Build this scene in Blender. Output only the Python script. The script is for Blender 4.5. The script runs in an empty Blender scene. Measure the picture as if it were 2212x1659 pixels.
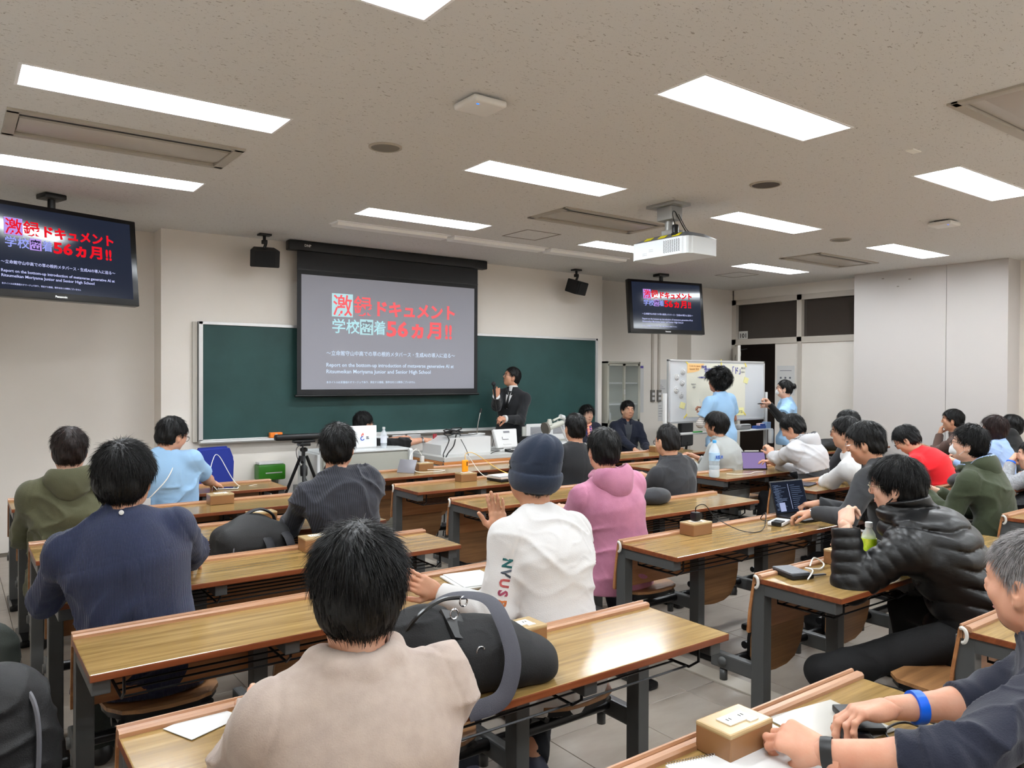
import bpy, bmesh, math, random
import numpy as np
from mathutils import Vector, Matrix
PI = math.pi
random.seed(7); RNG = np.random.default_rng(11)
S = bpy.context.scene; COL = S.collection
# ------------------------------------------------------------------ camera, world, exposure
CAMZ = 1.6
cam_d = bpy.data.cameras.new('camera'); cam = bpy.data.objects.new('camera', cam_d); COL.objects.link(cam)
cam_d.sensor_width = 36; FPX = 1657.8; cam_d.lens = FPX/2212*36; cam_d.clip_start = .05
YAW, PIT, ROL = math.radians(36.3035), math.radians(-.576), math.radians(.2525)
_f = Vector((math.sin(YAW)*math.cos(PIT), math.cos(YAW)*math.cos(PIT), math.sin(PIT)))
_r = Vector((math.cos(YAW), -math.sin(YAW), 0)); _u = _r.cross(_f)
_r, _u = _r*math.cos(ROL)+_u*math.sin(ROL), -_r*math.sin(ROL)+_u*math.cos(ROL)
_m = Matrix((( _r.x,_u.x,-_f.x,0),(_r.y,_u.y,-_f.y,0),(_r.z,_u.z,-_f.z,CAMZ),(0,0,0,1)))
cam.matrix_world = _m; S.camera = cam
W = bpy.data.worlds.new('world'); S.world = W; W.use_nodes = True
W.node_tree.nodes['Background'].inputs[0].default_value = (.75, .85, 1, 1)
W.node_tree.nodes['Background'].inputs[1].default_value = .15
S.view_settings.view_transform = 'Standard'; S.view_settings.look = 'None'
S.view_settings.gamma = 1; S.view_settings.use_curve_mapping = False
S.view_settings.exposure = 0.0
S.cycles.use_denoising = True
S.cycles.max_bounces = 7; S.cycles.diffuse_bounces = 6; S.cycles.glossy_bounces = 3
S.cycles.transmission_bounces = 6; S.cycles.transparent_max_bounces = 8
S.cycles.caustics_reflective = False; S.cycles.caustics_refractive = False
LAMP = 60   # radiance of the ceiling light bars

# ------------------------------------------------------------------ materials
MATS = {}
def srgb(h):
    if isinstance(h, str):
        h = h.lstrip('#'); c = [int(h[i:i+2], 16)/255 for i in (0, 2, 4)]
    else: c = h
    return tuple((x/12.92 if x <= .04045 else ((x+.055)/1.055)**2.4) for x in c)+(1,)
def mat(name, col, rough=.6, metal=0, spec=.5, bump=None, var=None, emit=0, coat=0, trans=0, ior=1.45, sheen=0, alpha=1, stripes=None, fabric=0):
    """bump=(scale,strength[,stretch]); var=(colour2,scale,stretch[,lo,hi]); stripes=(axis,scale,strength,colour|None)"""
    if name in MATS: return MATS[name]
    m = bpy.data.materials.new(name); m.use_nodes = True; MATS[name] = m
    nt = m.node_tree; N = nt.nodes; L = nt.links; b = N['Principled BSDF']
    b.inputs['Base Color'].default_value = srgb(col); b.inputs['Roughness'].default_value = rough
    b.inputs['Metallic'].default_value = metal; b.inputs['Specular IOR Level'].default_value = spec
    b.inputs['IOR'].default_value = ior
    if coat: b.inputs['Coat Weight'].default_value = coat; b.inputs['Coat Roughness'].default_value = .08
    if trans: b.inputs['Transmission Weight'].default_value = trans
    if sheen: b.inputs['Sheen Weight'].default_value = sheen; b.inputs['Sheen Roughness'].default_value = .5
    if alpha < 1: b.inputs['Alpha'].default_value = alpha
    if emit: b.inputs['Emission Color'].default_value = srgb(col); b.inputs['Emission Strength'].default_value = emit
    tc = N.new('ShaderNodeTexCoord')
    def noise(scale, stretch=(1, 1, 1), detail=3, rough_=.55):
        mp = N.new('ShaderNodeMapping'); mp.inputs['Scale'].default_value = stretch
        L.new(tc.outputs['Object'], mp.inputs['Vector'])
        t = N.new('ShaderNodeTexNoise'); t.inputs['Scale'].default_value = scale; t.inputs['Detail'].default_value = detail
        t.inputs['Roughness'].default_value = rough_
        L.new(mp.outputs[0], t.inputs['Vector']); return t.outputs['Fac']
    colsock = None
    if var:
        f = noise(var[1], var[2] if len(var) > 2 else (1, 1, 1), 5, .6)
        r = N.new('ShaderNodeValToRGB'); lo, hi = (var[3], var[4]) if len(var) > 4 else (.35, .65)
        r.color_ramp.elements[0].position = lo; r.color_ramp.elements[1].position = hi
        r.color_ramp.elements[0].color = srgb(col); r.color_ramp.elements[1].color = srgb(var[0])
        L.new(f, r.inputs[0]); colsock = r.outputs[0]
    height = None
    if stripes:
        ax, sc, st, c2 = stripes
        sx = N.new('ShaderNodeSeparateXYZ'); L.new(tc.outputs['Object'], sx.inputs[0])
        ml = N.new('ShaderNodeMath'); ml.operation = 'MULTIPLY'; ml.inputs[1].default_value = sc; L.new(sx.outputs[ax], ml.inputs[0])
        sn = N.new('ShaderNodeMath'); sn.operation = 'SINE'; L.new(ml.outputs[0], sn.inputs[0])
        if c2:
            gt = N.new('ShaderNodeMath'); gt.operation = 'GREATER_THAN'; gt.inputs[1].default_value = .86; L.new(sn.outputs[0], gt.inputs[0])
            mx = N.new('ShaderNodeMix'); mx.data_type = 'RGBA'; L.new(gt.outputs[0], mx.inputs[0])
            mx.inputs[6].default_value = srgb(col); mx.inputs[7].default_value = srgb(c2)
            if colsock: L.new(colsock, mx.inputs[6])
            colsock = mx.outputs[2]
        if st: 
            bp = N.new('ShaderNodeBump'); bp.inputs['Strength'].default_value = st; bp.inputs['Distance'].default_value = .002
            L.new(sn.outputs[0], bp.inputs['Height']); L.new(bp.outputs[0], b.inputs['Normal'])
    if colsock: L.new(colsock, b.inputs['Base Color'])
    if bump:
        f = noise(bump[0], bump[2] if len(bump) > 2 else (1, 1, 1), 4)
        bp = N.new('ShaderNodeBump'); bp.inputs['Strength'].default_value = bump[1]; bp.inputs['Distance'].default_value = .004
        L.new(f, bp.inputs['Height'])
        if b.inputs['Normal'].is_linked: L.new(b.inputs['Normal'].links[0].from_socket, bp.inputs['Normal'])
        L.new(bp.outputs[0], b.inputs['Normal'])
    return m
def emitmat(name, col, strength):
    if name in MATS: return MATS[name]
    m = bpy.data.materials.new(name); m.use_nodes = True; MATS[name] = m
    nt = m.node_tree; nt.nodes.clear(); e = nt.nodes.new('ShaderNodeEmission'); o = nt.nodes.new('ShaderNodeOutputMaterial')
    e.inputs[0].default_value = srgb(col); e.inputs[1].default_value = strength; nt.links.new(e.outputs[0], o.inputs[0]); return m
def woodmat(name, c1, c2, c3, rough=.22, axis='x', spec=.5, freq=1.0):
    m = bpy.data.materials.new(name); m.use_nodes = True; MATS[name] = m
    nt = m.node_tree; N = nt.nodes; L = nt.links; b = N['Principled BSDF']
    b.inputs['Roughness'].default_value = rough; b.inputs['Specular IOR Level'].default_value = spec
    tc = N.new('ShaderNodeTexCoord'); oi = N.new('ShaderNodeObjectInfo'); ad = N.new('ShaderNodeVectorMath'); ad.operation = 'ADD'
    ms = N.new('ShaderNodeVectorMath'); ms.operation = 'SCALE'; ms.inputs['Scale'].default_value = 7.0
    L.new(tc.outputs['Object'], ad.inputs[0]); L.new(oi.outputs['Location'], ms.inputs[0]); L.new(ms.outputs[0], ad.inputs[1])
    mp = N.new('ShaderNodeMapping'); s = {'x': (1.0, 22, 22), 'y': (22, 1.0, 22), 'z': (22, 22, 1.0)}[axis]
    mp.inputs['Scale'].default_value = tuple(v*freq for v in s); L.new(ad.outputs[0], mp.inputs['Vector'])
    n1 = N.new('ShaderNodeTexNoise'); n1.inputs['Scale'].default_value = 1.6; n1.inputs['Detail'].default_value = 8; n1.inputs['Roughness'].default_value = .65
    n1.inputs['Distortion'].default_value = .3; L.new(mp.outputs[0], n1.inputs['Vector'])
    r = N.new('ShaderNodeValToRGB'); e = r.color_ramp.elements; e[0].position = .30; e[0].color = srgb(c1); e[1].position = .68; e[1].color = srgb(c3)
    k = e.new(.5); k.color = srgb(c2); L.new(n1.outputs['Fac'], r.inputs[0]); L.new(r.outputs[0], b.inputs['Base Color'])
    bp = N.new('ShaderNodeBump'); bp.inputs['Strength'].default_value = .06; bp.inputs['Distance'].default_value = .001
    L.new(n1.outputs['Fac'], bp.inputs['Height']); L.new(bp.outputs[0], b.inputs['Normal'])
    return m
# ------------------------------------------------------------------ object helpers
def tag(o, label=None, cat=None, group=None, kind=None):
    if label: o['label'] = label
    if cat: o['category'] = cat
    if group: o['group'] = group
    if kind: o['kind'] = kind
    return o
def empty(name, loc=(0, 0, 0), rz=0):
    o = bpy.data.objects.new(name, None); COL.objects.link(o); o.location = loc; o.rotation_euler = (0, 0, rz)
    o.empty_display_size = .1; return o
def thing(name, label, cat, loc=(0, 0, 0), rz=0, group=None):
    return tag(empty(name, loc, rz), label, cat, group)
def obj(name, bm, m, parent=None, smooth=False, loc=None):
    me = bpy.data.meshes.new(name); bm.to_mesh(me); bm.free()
    for q in (m if isinstance(m, (list, tuple)) else [m]): me.materials.append(q)
    if smooth:
        me.polygons.foreach_set('use_smooth', [True]*len(me.polygons))
        try: me.set_sharp_from_angle(angle=math.radians(38))
        except Exception: pass
    o = bpy.data.objects.new(name, me); COL.objects.link(o)
    if parent: o.parent = parent
    if loc: o.location = loc
    return o
def npobj(name, V, Fq, m, parent=None, smooth=True, mi=None):
    """mesh from numpy arrays, Fq (n,3|4)"""
    me = bpy.data.meshes.new(name); n = len(Fq); k = Fq.shape[1]
    me.vertices.add(len(V)); me.vertices.foreach_set('co', np.ascontiguousarray(V, dtype=np.float32).ravel())
    me.loops.add(n*k); me.loops.foreach_set('vertex_index', np.ascontiguousarray(Fq, dtype=np.int32).ravel())
    me.polygons.add(n); me.polygons.foreach_set('loop_start', np.arange(0, n*k, k, dtype=np.int32))
    me.polygons.foreach_set('loop_total', np.full(n, k, dtype=np.int32))
    for q in (m if isinstance(m, (list, tuple)) else [m]): me.materials.append(q)
    if mi is not None: me.polygons.foreach_set('material_index', np.ascontiguousarray(mi, dtype=np.int32))
    me.polygons.foreach_set('use_smooth', np.full(n, smooth)); me.update(calc_edges=True); me.validate()
    o = bpy.data.objects.new(name, me); COL.objects.link(o)
    if parent: o.parent = parent
    return o
def BM(): return bmesh.new()
def box(bm, c, s, bev=0, rot=None, seg=2, mi=0):
    r = bmesh.ops.create_cube(bm, size=1); vs = r['verts']
    bmesh.ops.scale(bm, vec=s, verts=vs)
    es = list({e for v in vs for e in v.link_edges}); fs = list({f for v in vs for f in v.link_faces})
    if bev:
        q = bmesh.ops.bevel(bm, geom=es, offset=bev, segments=seg, affect='EDGES', profile=.6)
        vs = list({v for f in q['faces'] for v in f.verts} | {v for v in vs if v.is_valid}); fs = list({f for v in vs for f in v.link_faces})
    if rot is not None: bmesh.ops.transform(bm, matrix=(rot if isinstance(rot, Matrix) else Matrix.Rotation(rot, 4, 'Z')), verts=vs)
    bmesh.ops.translate(bm, vec=c, verts=vs)
    if mi:
        for f in fs: f.material_index = mi
    return vs
def boxb(bm, a, b, bev=0, mi=0):
    a, b = Vector(a), Vector(b); return box(bm, (a+b)/2, tuple(abs(x) for x in (b-a)), bev, mi=mi)
def tube(bm, pts, r, n=8, closed=False, cap=True, flat=None, mi=0):
    pts = [Vector(p) for p in pts]; N_ = len(pts); rs = r if isinstance(r, (list, tuple)) else [r]*N_
    rings = []; up = None
    for i, p in enumerate(pts):
        if closed: d = pts[(i+1) % N_]-pts[i-1]
        else: d = pts[min(i+1, N_-1)]-pts[max(i-1, 0)]
        d.normalize()
        if up is None: up = Vector((0, 0, 1)) if abs(d.z) < .9 else Vector((1, 0, 0))
        x = d.cross(up)
        if x.length < 1e-5: x = d.orthogonal()
        x.normalize(); y = x.cross(d).normalized(); up = y
        fx, fy = flat or (1, 1)
        rings.append([bm.verts.new(p+x*(math.cos(2*PI*k/n)*rs[i]*fx)+y*(math.sin(2*PI*k/n)*rs[i]*fy)) for k in range(n)])
    m = N_ if closed else N_-1
    for i in range(m):
        a, b = rings[i], rings[(i+1) % N_]
        for k in range(n):
            f = bm.faces.new((a[k], a[(k+1) % n], b[(k+1) % n], b[k])); f.material_index = mi; f.smooth = True
    if cap and not closed:
        f = bm.faces.new(rings[0][::-1]); f.material_index = mi; f = bm.faces.new(rings[-1]); f.material_index = mi
    return rings
def lathe(bm, prof, n=20, c=(0, 0, 0), mi=0, M=None):
    rings = []
    for r, z in prof:
        ring = [Vector((max(r, 1e-4)*math.cos(2*PI*k/n), max(r, 1e-4)*math.sin(2*PI*k/n), z)) for k in range(n)]
        if M is not None: ring = [M @ v for v in ring]
        rings.append([bm.verts.new(v+Vector(c)) for v in ring])
    for a, b in zip(rings, rings[1:]):
        for k in range(n):
            f = bm.faces.new((a[k], a[(k+1) % n], b[(k+1) % n], b[k])); f.material_index = mi; f.smooth = True
    f = bm.faces.new(rings[0][::-1]); f.material_index = mi; f = bm.faces.new(rings[-1]); f.material_index = mi
def prism(bm, poly, d0, d1, axis='y', mi=0, M=None):
    """poly 2D outline extruded along axis between d0 and d1 (x: (y,z), y: (x,z), z: (x,y))"""
    def P(a, b, d): return {'x': Vector((d, a, b)), 'y': Vector((a, d, b)), 'z': Vector((a, b, d))}[axis]
    A = [P(a, b, d0) for a, b in poly]; B = [P(a, b, d1) for a, b in poly]
    if M is not None: A = [M @ v for v in A]; B = [M @ v for v in B]
    A = [bm.verts.new(v) for v in A]; B = [bm.verts.new(v) for v in B]
    fs = [bm.faces.new(A), bm.faces.new(B[::-1])]+[bm.faces.new((A[i-1], B[i-1], B[i], A[i])) for i in range(len(A))]
    for f in fs: f.material_index = mi
    bmesh.ops.recalc_face_normals(bm, faces=fs); return fs
def spline(pts, n=8):
    P = [Vector(p) for p in pts]; P = [P[0]*2-P[1]]+P+[P[-1]*2-P[-2]]; out = []
    for i in range(1, len(P)-2):
        for k in range(n):
            t = k/n; a, b, c, d = P[i-1:i+3]
            out.append(.5*((2*b)+(c-a)*t+(2*a-5*b+4*c-d)*t*t+(-a+3*b-3*c+d)*t**3))
    out.append(P[-2]); return out
def cable(name, label, pts, r, m, parent=None, group=None, n=10):
    bm = BM(); tube(bm, spline(pts, n), r, 6); o = obj(name, bm, m, parent, True)
    if not parent: tag(o, label, 'cable', group)
    return o
def shared(name, src, parent=None, loc=(0, 0, 0), rot=(0, 0, 0)):
    o = bpy.data.objects.new(name, src.data); COL.objects.link(o); o.location = loc; o.rotation_euler = rot
    if parent: o.parent = parent
    return o
def textmesh(name, body, size, m, parent, M, bold=0, depth=.001, align='LEFT', sx=1):
    cu = bpy.data.curves.new('t', 'FONT'); cu.body = body; cu.size = size; cu.extrude = depth; cu.offset = bold
    cu.align_x = align; cu.resolution_u = 2; cu.fill_mode = 'BOTH'
    t = bpy.data.objects.new('t', cu); COL.objects.link(t)
    dg = bpy.context.evaluated_depsgraph_get(); me = bpy.data.meshes.new_from_object(t.evaluated_get(dg))
    COL.objects.unlink(t); bpy.data.objects.remove(t)
    if sx != 1: me.transform(Matrix.Diagonal((sx, 1, 1, 1)))
    me.materials.clear(); me.materials.append(m)
    o = bpy.data.objects.new(name, me); COL.objects.link(o)
    if parent: o.parent = parent
    o.matrix_local = M
    return o
# ------------------------------------------------------------------ setting
YF = 7.90      # front wall plane
CEIL = 3.0
XL, XR = -.75, 10.25; YB = -1.6; YR = 8.2   # left/right/back walls and the recessed front walls
m_wall = mat('wall_paint', (.885, .86, .83), .85, bump=(60, .12), var=((.87, .845, .81), 1.2))
m_closet = mat('partition_paint', (.735, .715, .70), .6, bump=(40, .05))
m_trim = mat('trim_paint', (.73, .70, .66), .5)
def struct(name, bm, m, parent=None, smooth=False):
    o = obj(name, bm, m, parent, smooth)
    o['kind'] = 'structure'
    return o
def wallbox(name, a, b, m=m_wall):
    bm = BM(); boxb(bm, a, b); return struct(name, bm, m)
wallbox('wall_front', (1.64, YF, 0), (7.36, YF+.5, CEIL+.1))
wallbox('wall_front_left_recess', (XL-.1, YR, 0), (1.64, YR+.2, CEIL+.1))
wallbox('wall_front_right_recess', (7.36, YR, 0), (XR+.1, YR+.2, CEIL+.1))
wallbox('wall_front_pillar', (9.25, YR-.28, 0), (XR, YR, CEIL+.1))
wallbox('wall_left', (XL-.15, YB, 0), (XL, YR+.2, CEIL+.1))
wallbox('wall_back', (XL-.15, YB-.15, 0), (XR+.4, YB, CEIL+.1))
# right wall with door opening and transom windows (7.97 > y > 5.7)
bm = BM()
boxb(bm, (XR, YB, 0), (XR+.15, 5.45, CEIL+.1))
boxb(bm, (XR, 5.45, 0), (XR+.15, 6.68, 2.16))
boxb(bm, (XR, 5.45, 2.80), (XR+.15, 7.92, CEIL+.1))
boxb(bm, (XR, 7.9, 0), (XR+.15, YR, CEIL+.1))
boxb(bm, (XR, 6.72, 0), (XR+.12, 7.12, 2.12))
struct('wall_right', bm, m_wall)
# transom and door frame
bm = BM()
for y0, y1 in ((7.84, 7.92), (6.66, 6.74), (5.45, 5.51)): boxb(bm, (XR-.02, y0, 2.14), (XR+.12, y1, 2.84))
for z0, z1 in ((2.12, 2.21), (2.76, 2.84)): boxb(bm, (XR-.02, 5.45, z0), (XR+.13, 7.92, z1))
boxb(bm, (XR-.02, 7.86, 0), (XR+.13, 7.92, 2.14)); boxb(bm, (XR-.025, 6.66, 0), (XR+.13, 6.72, 2.14))
struct('trim_1', bm, m_trim)
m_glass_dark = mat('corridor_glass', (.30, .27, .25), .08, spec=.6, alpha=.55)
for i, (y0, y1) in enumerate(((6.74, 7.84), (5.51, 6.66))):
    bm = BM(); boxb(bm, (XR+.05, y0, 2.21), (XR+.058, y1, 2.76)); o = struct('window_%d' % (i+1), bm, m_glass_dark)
bm = BM(); boxb(bm, (XR+.046, 7.66, 2.215), (XR+.049, 7.83, 2.34)); pl = obj('room_number_plate', bm, mat('plate_white', (.8, .8, .78), .4))
tag(pl, 'white room number plate reading 101 behind the transom glass over the door', 'sign')
RX = Matrix(((0, 0, -1, 0), (-1, 0, 0, 0), (0, 1, 0, 0), (0, 0, 0, 1)))   # text on a wall that faces -x
textmesh('number', '101', .10, mat('ink_black', (.06, .06, .06), .5), pl, Matrix.Translation((XR+.0445, 7.82, 2.235)) @ RX, .002)
# dark corridor beyond
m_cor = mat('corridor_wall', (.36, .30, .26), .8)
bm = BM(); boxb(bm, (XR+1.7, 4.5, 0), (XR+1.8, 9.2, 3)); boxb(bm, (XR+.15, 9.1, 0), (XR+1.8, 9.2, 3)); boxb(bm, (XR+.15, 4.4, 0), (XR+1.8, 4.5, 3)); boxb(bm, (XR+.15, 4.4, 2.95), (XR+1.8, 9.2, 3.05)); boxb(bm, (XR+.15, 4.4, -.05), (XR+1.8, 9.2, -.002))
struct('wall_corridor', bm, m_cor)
# open door leaf swung into the room
door = empty('door_1', (XR-.03, 7.86, 0)); door['kind'] = 'structure'
door.rotation_euler = (0, 0, math.radians(42))
bm = BM()
boxb(bm, (-.92, -.02, .01), (-.62, .02, 2.08)); boxb(bm, (-.42, -.02, .01), (0, .02, 2.08)); boxb(bm, (-.62, -.02, .01), (-.42, .02, .95)); boxb(bm, (-.62, -.02, 1.93), (-.42, .02, 2.08))
obj('door_leaf', bm, mat('door_paint', (.80, .78, .74), .45), door)
bm = BM(); boxb(bm, (-.62, -.004, .95), (-.42, .004, 1.93)); obj('door_pane', bm, m_glass_dark, door)
bm = BM()
for a, b in (((-.63, -.026, .94), (-.61, .026, 1.94)), ((-.43, -.026, .94), (-.41, .026, 1.94)), ((-.63, -.026, 1.92), (-.41, .026, 1.945)), ((-.63, -.026, .935), (-.41, .026, .96))): boxb(bm, a, b)
obj('pane_frame', bm, m_trim, door)
bm = BM(); boxb(bm, (-.42, -.07, 1.93), (-.16, -.022, 2.0), .008); tube(bm, [(-.2, -.05, 2.0), (-.2, -.05, 2.03), (.02, -.2, 2.06)], .008, 6)
obj('door_closer', bm, mat('closer_metal', (.45, .45, .44), .35, .8), door, True)
bm = BM(); tube(bm, [(-.86, -.02, 1.0), (-.86, -.06, 1.0), (-.75, -.06, 1.0)], .01, 8); obj('door_handle', bm, mat('steel', (.62, .62, .62), .3, 1), door, True)
# storage closet standing proud of the right wall
clo = empty('wall_closet', (9.92, 0, 0)); clo['kind'] = 'structure'
bm = BM(); boxb(bm, (0, 3.78, 0), (.33, 4.462, CEIL)); obj('panel', bm, m_closet, clo)
bm = BM(); boxb(bm, (0, 4.468, 0), (.33, 5.66, CEIL)); obj('panel', bm, m_closet, clo)
bm = BM(); boxb(bm, (.02, 4.46, 0), (.3, 4.47, CEIL)); obj('joint', bm, m_trim, clo)
for y, z in ((5.25, 2.90), (4.9, 2.86), (5.05, 2.78)):
    bm = BM(); boxb(bm, (-.003, y, z), (0, y+.03, z+.012)); obj('scuff', bm, mat('scuff', (.55, .52, .48), .8), clo)
# floor slab, tiles
bm = BM(); boxb(bm, (XL-.15, YB-.15, -.2), (XR+.15, YR+.2, -.004))
floor = struct('floor', bm, mat('tile_joint', (.36, .33, .29), .7))
T = .45; m_tile = mat('floor_tile', (.60, .565, .525), .28, spec=.45, var=((.53, .49, .445), 2.2, (1, 3, 1), .4, .75), bump=(9, .04))
bmt = BM(); box(bmt, (0, 0, -.001), (T-.003, T-.003, .006), .0012, seg=1); t0 = obj('tile', bmt, m_tile, floor)
cells = []
for i in range(-2, 23):
    for j in range(-4, 19):
        x, y = i*T+.1, j*T+.13
        if x-T/2 > XR or y > YR: continue
        dd = math.hypot(x-1.2, y-1.8) + (0 if (2.1 < x < 3 or x < .4) else .8)
        cells.append((dd if y > -.5 else dd+9, x, y))
cells.sort(); first = True; bms = BM()
for k, (dd, x, y) in enumerate(cells):
    if k < 290:
        if first: t0.location = (x, y, 0); first = False
        else: shared('tile', t0, floor, (x, y, 0))
    else: boxb(bms, (x-T/2+.0015, y-T/2+.0015, -.004), (x+T/2-.0015, y+T/2-.0015, .002))
o = obj('tiles', bms, m_tile, floor); o['kind'] = 'stuff'
bm = BM(); boxb(bm, (3.235, -1.2, .001), (3.36, 7.2, .012), .003)
tag(obj('floor_cable_duct', bm, mat('duct_plastic', (.70, .67, .62), .4)), 'pale flat cable duct running along the tiled floor between desks', 'cable duct')
# ------------------------------------------------------------------ ceiling with recesses
LX = [.27, 2.83, 5.39, 7.95]; LY = [2.35, 4.11, 5.87, .59, -1.17]; LW, LD = 1.24, .30
ACX = [(.27, 4.84), (4.13, 4.86), (7.88, 4.90), (4.13, 1.34)]; AW, AD = 1.20, .50
DISC = [(2.16, 4.26, .09), (4.78, 3.41, .10), (7.29, 4.31, .09)]
SLOT = [(2.82, 6.51, 1.2), (4.06, 6.51, 1.2), (5.30, 6.51, 1.2)]
m_ceil = mat('ceiling_board', (.84, .835, .825), .95)
nt = m_ceil.node_tree; N = nt.nodes; b_ = N['Principled BSDF']
tc = N.new('ShaderNodeTexCoord'); mp = N.new('ShaderNodeMapping'); mp.inputs['Scale'].default_value = (42, 90, 40); mp.inputs['Rotation'].default_value = (0, 0, .5)
n1 = N.new('ShaderNodeTexNoise'); n1.inputs['Scale'].default_value = 1.0; n1.inputs['Detail'].default_value = 3; n1.inputs['Distortion'].default_value = 1.2
rr = N.new('ShaderNodeValToRGB'); rr.color_ramp.elements[0].position = .31; rr.color_ramp.elements[1].position = .375
rr.color_ramp.elements[0].color = srgb((.63, .61, .585)); rr.color_ramp.elements[1].color = srgb((.84, .835, .825))
nt.links.new(tc.outputs['Object'], mp.inputs[0]); nt.links.new(mp.outputs[0], n1.inputs['Vector']); nt.links.new(n1.outputs[0], rr.inputs[0]); nt.links.new(rr.outputs[0], b_.inputs['Base Color'])
bp = N.new('ShaderNodeBump'); bp.inputs['Strength'].default_value = .5; bp.inputs['Distance'].default_value = .004; nt.links.new(rr.outputs[0], bp.inputs['Height']); nt.links.new(bp.outputs[0], b_.inputs['Normal'])
holes = [(x, y, x+LW, y+LD) for x in LX for y in LY]+[(x, y, x+AW, y+AD) for x, y in ACX]
xs = sorted({XL-.15, XR+.15} | {h[0] for h in holes} | {h[2] for h in holes}); ys = sorted({YB-.15, YR+.2} | {h[1] for h in holes} | {h[3] for h in holes})
bm = BM(); vv = {}
def gv(x, y):
    if (x, y) not in vv: vv[(x, y)] = bm.verts.new((x, y, CEIL))
    return vv[(x, y)]
for x0, x1 in zip(xs, xs[1:]):
    for y0, y1 in zip(ys, ys[1:]):
        cx, cy = (x0+x1)/2, (y0+y1)/2
        if any(a < cx < c and b < cy < d for a, b, c, d in holes): continue
        bm.faces.new((gv(x0, y0), gv(x0, y1), gv(x1, y1), gv(x1, y0)))
r = bmesh.ops.extrude_face_region(bm, geom=bm.faces[:]); bmesh.ops.translate(bm, vec=(0, 0, .2), verts=[v for v in r['geom'] if isinstance(v, bmesh.types.BMVert)])
bmesh.ops.recalc_face_normals(bm, faces=bm.faces[:]); struct('ceiling', bm, m_ceil)
bm = BM(); boxb(bm, (XL-.3, YB-.3, 3.2), (XR+2.2, YR+1.2, 3.25)); struct('ceiling_slab', bm, m_cor)
# light fixtures
m_refl = mat('lamp_reflector', (.93, .93, .93), .4); m_lamp = emitmat('lamp_light', (.955, .98, 1), LAMP)
m_dull = mat('unlit_diffuser', (.95, .95, .94), .35)
place = {(.27, 2.35): 'at the top edge, left of the round access point', (.27, 4.11): 'upper left, nearer than the air vent', (.27, 5.87): 'left edge, beyond the left air vent',
 (2.83, 2.35): 'largest one, upper right', (2.83, 4.11): 'middle, between access point and projector', (2.83, 5.87): 'beside the unlit front strips, above the screen',
 (5.39, 2.35): 'right edge, near the corner air vent', (5.39, 4.11): 'right of the projector', (5.39, 5.87): 'half hidden behind the projector',
 (7.95, 4.11): 'far right above the partition wall', (7.95, 5.87): 'far end near the door side hatch'}
proto = None
for x in LX:
    for y in LY:
        if x > 7 and y < 4: 
            pass
        t = thing('ceiling_light', 'lit recessed ceiling light, '+place.get((x, y), 'behind the photographer'), 'light', (x, y, CEIL), 0, 'recessed ceiling lights')
        if not proto:
            bm = BM()   # trough: four sloping sides and a narrow top
            A = [(0, 0), (LW, 0), (LW, LD), (0, LD)]; B = [(.05, .075), (LW-.05, .075), (LW-.05, LD-.075), (.05, LD-.075)]
            va = [bm.verts.new((a, b, 0)) for a, b in A]; vb = [bm.verts.new((a, b, .075)) for a, b in B]
            for i in range(4): bm.faces.new((va[i-1], va[i], vb[i], vb[i-1]))
            bm.faces.new(vb)
            rf = obj('reflector', bm, m_refl, t)
            bm = BM(); boxb(bm, (.055, .085, .012), (LW-.055, LD-.085, .07), .02); lb = obj('light_bar', bm, m_lamp, t)
            bm = BM()
            for a, b in (((-.012, -.012, -.003), (LW+.012, .002, .004)), ((-.012, LD-.002, -.003), (LW+.012, LD+.012, .004)), ((-.012, 0, -.003), (.002, LD, .004)), ((LW-.002, 0, -.003), (LW+.012, LD, .004))): boxb(bm, a, b)
            fr = obj('frame', bm, m_refl, t); proto = (rf, lb, fr)
        else:
            for q in proto: shared(q.name.split('.')[0], q, t)
for i, (x, y, w) in enumerate(SLOT):
    t = thing('slot_light', ['unlit shallow strip light over the screen, leftmost of the front row', 'unlit shallow strip light in the middle of the front row', 'unlit shallow strip light at the right end, under the projector'][i], 'light', (x, y, CEIL), 0, 'unlit strip lights')
    bm = BM(); A = [(0, 0, 0), (w, 0, 0), (w, .18, 0), (0, .18, 0)]; box(bm, (w/2, .09, -.004), (w, .2, .01), .003); obj('frame', bm, m_refl, t)
    bm = BM(); prism(bm, [(0.02, -.009), (.18, -.009), (.165, -.035), (.035, -.035)], .02, w-.02, 'x'); obj('diffuser', bm, m_dull, t)
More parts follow.
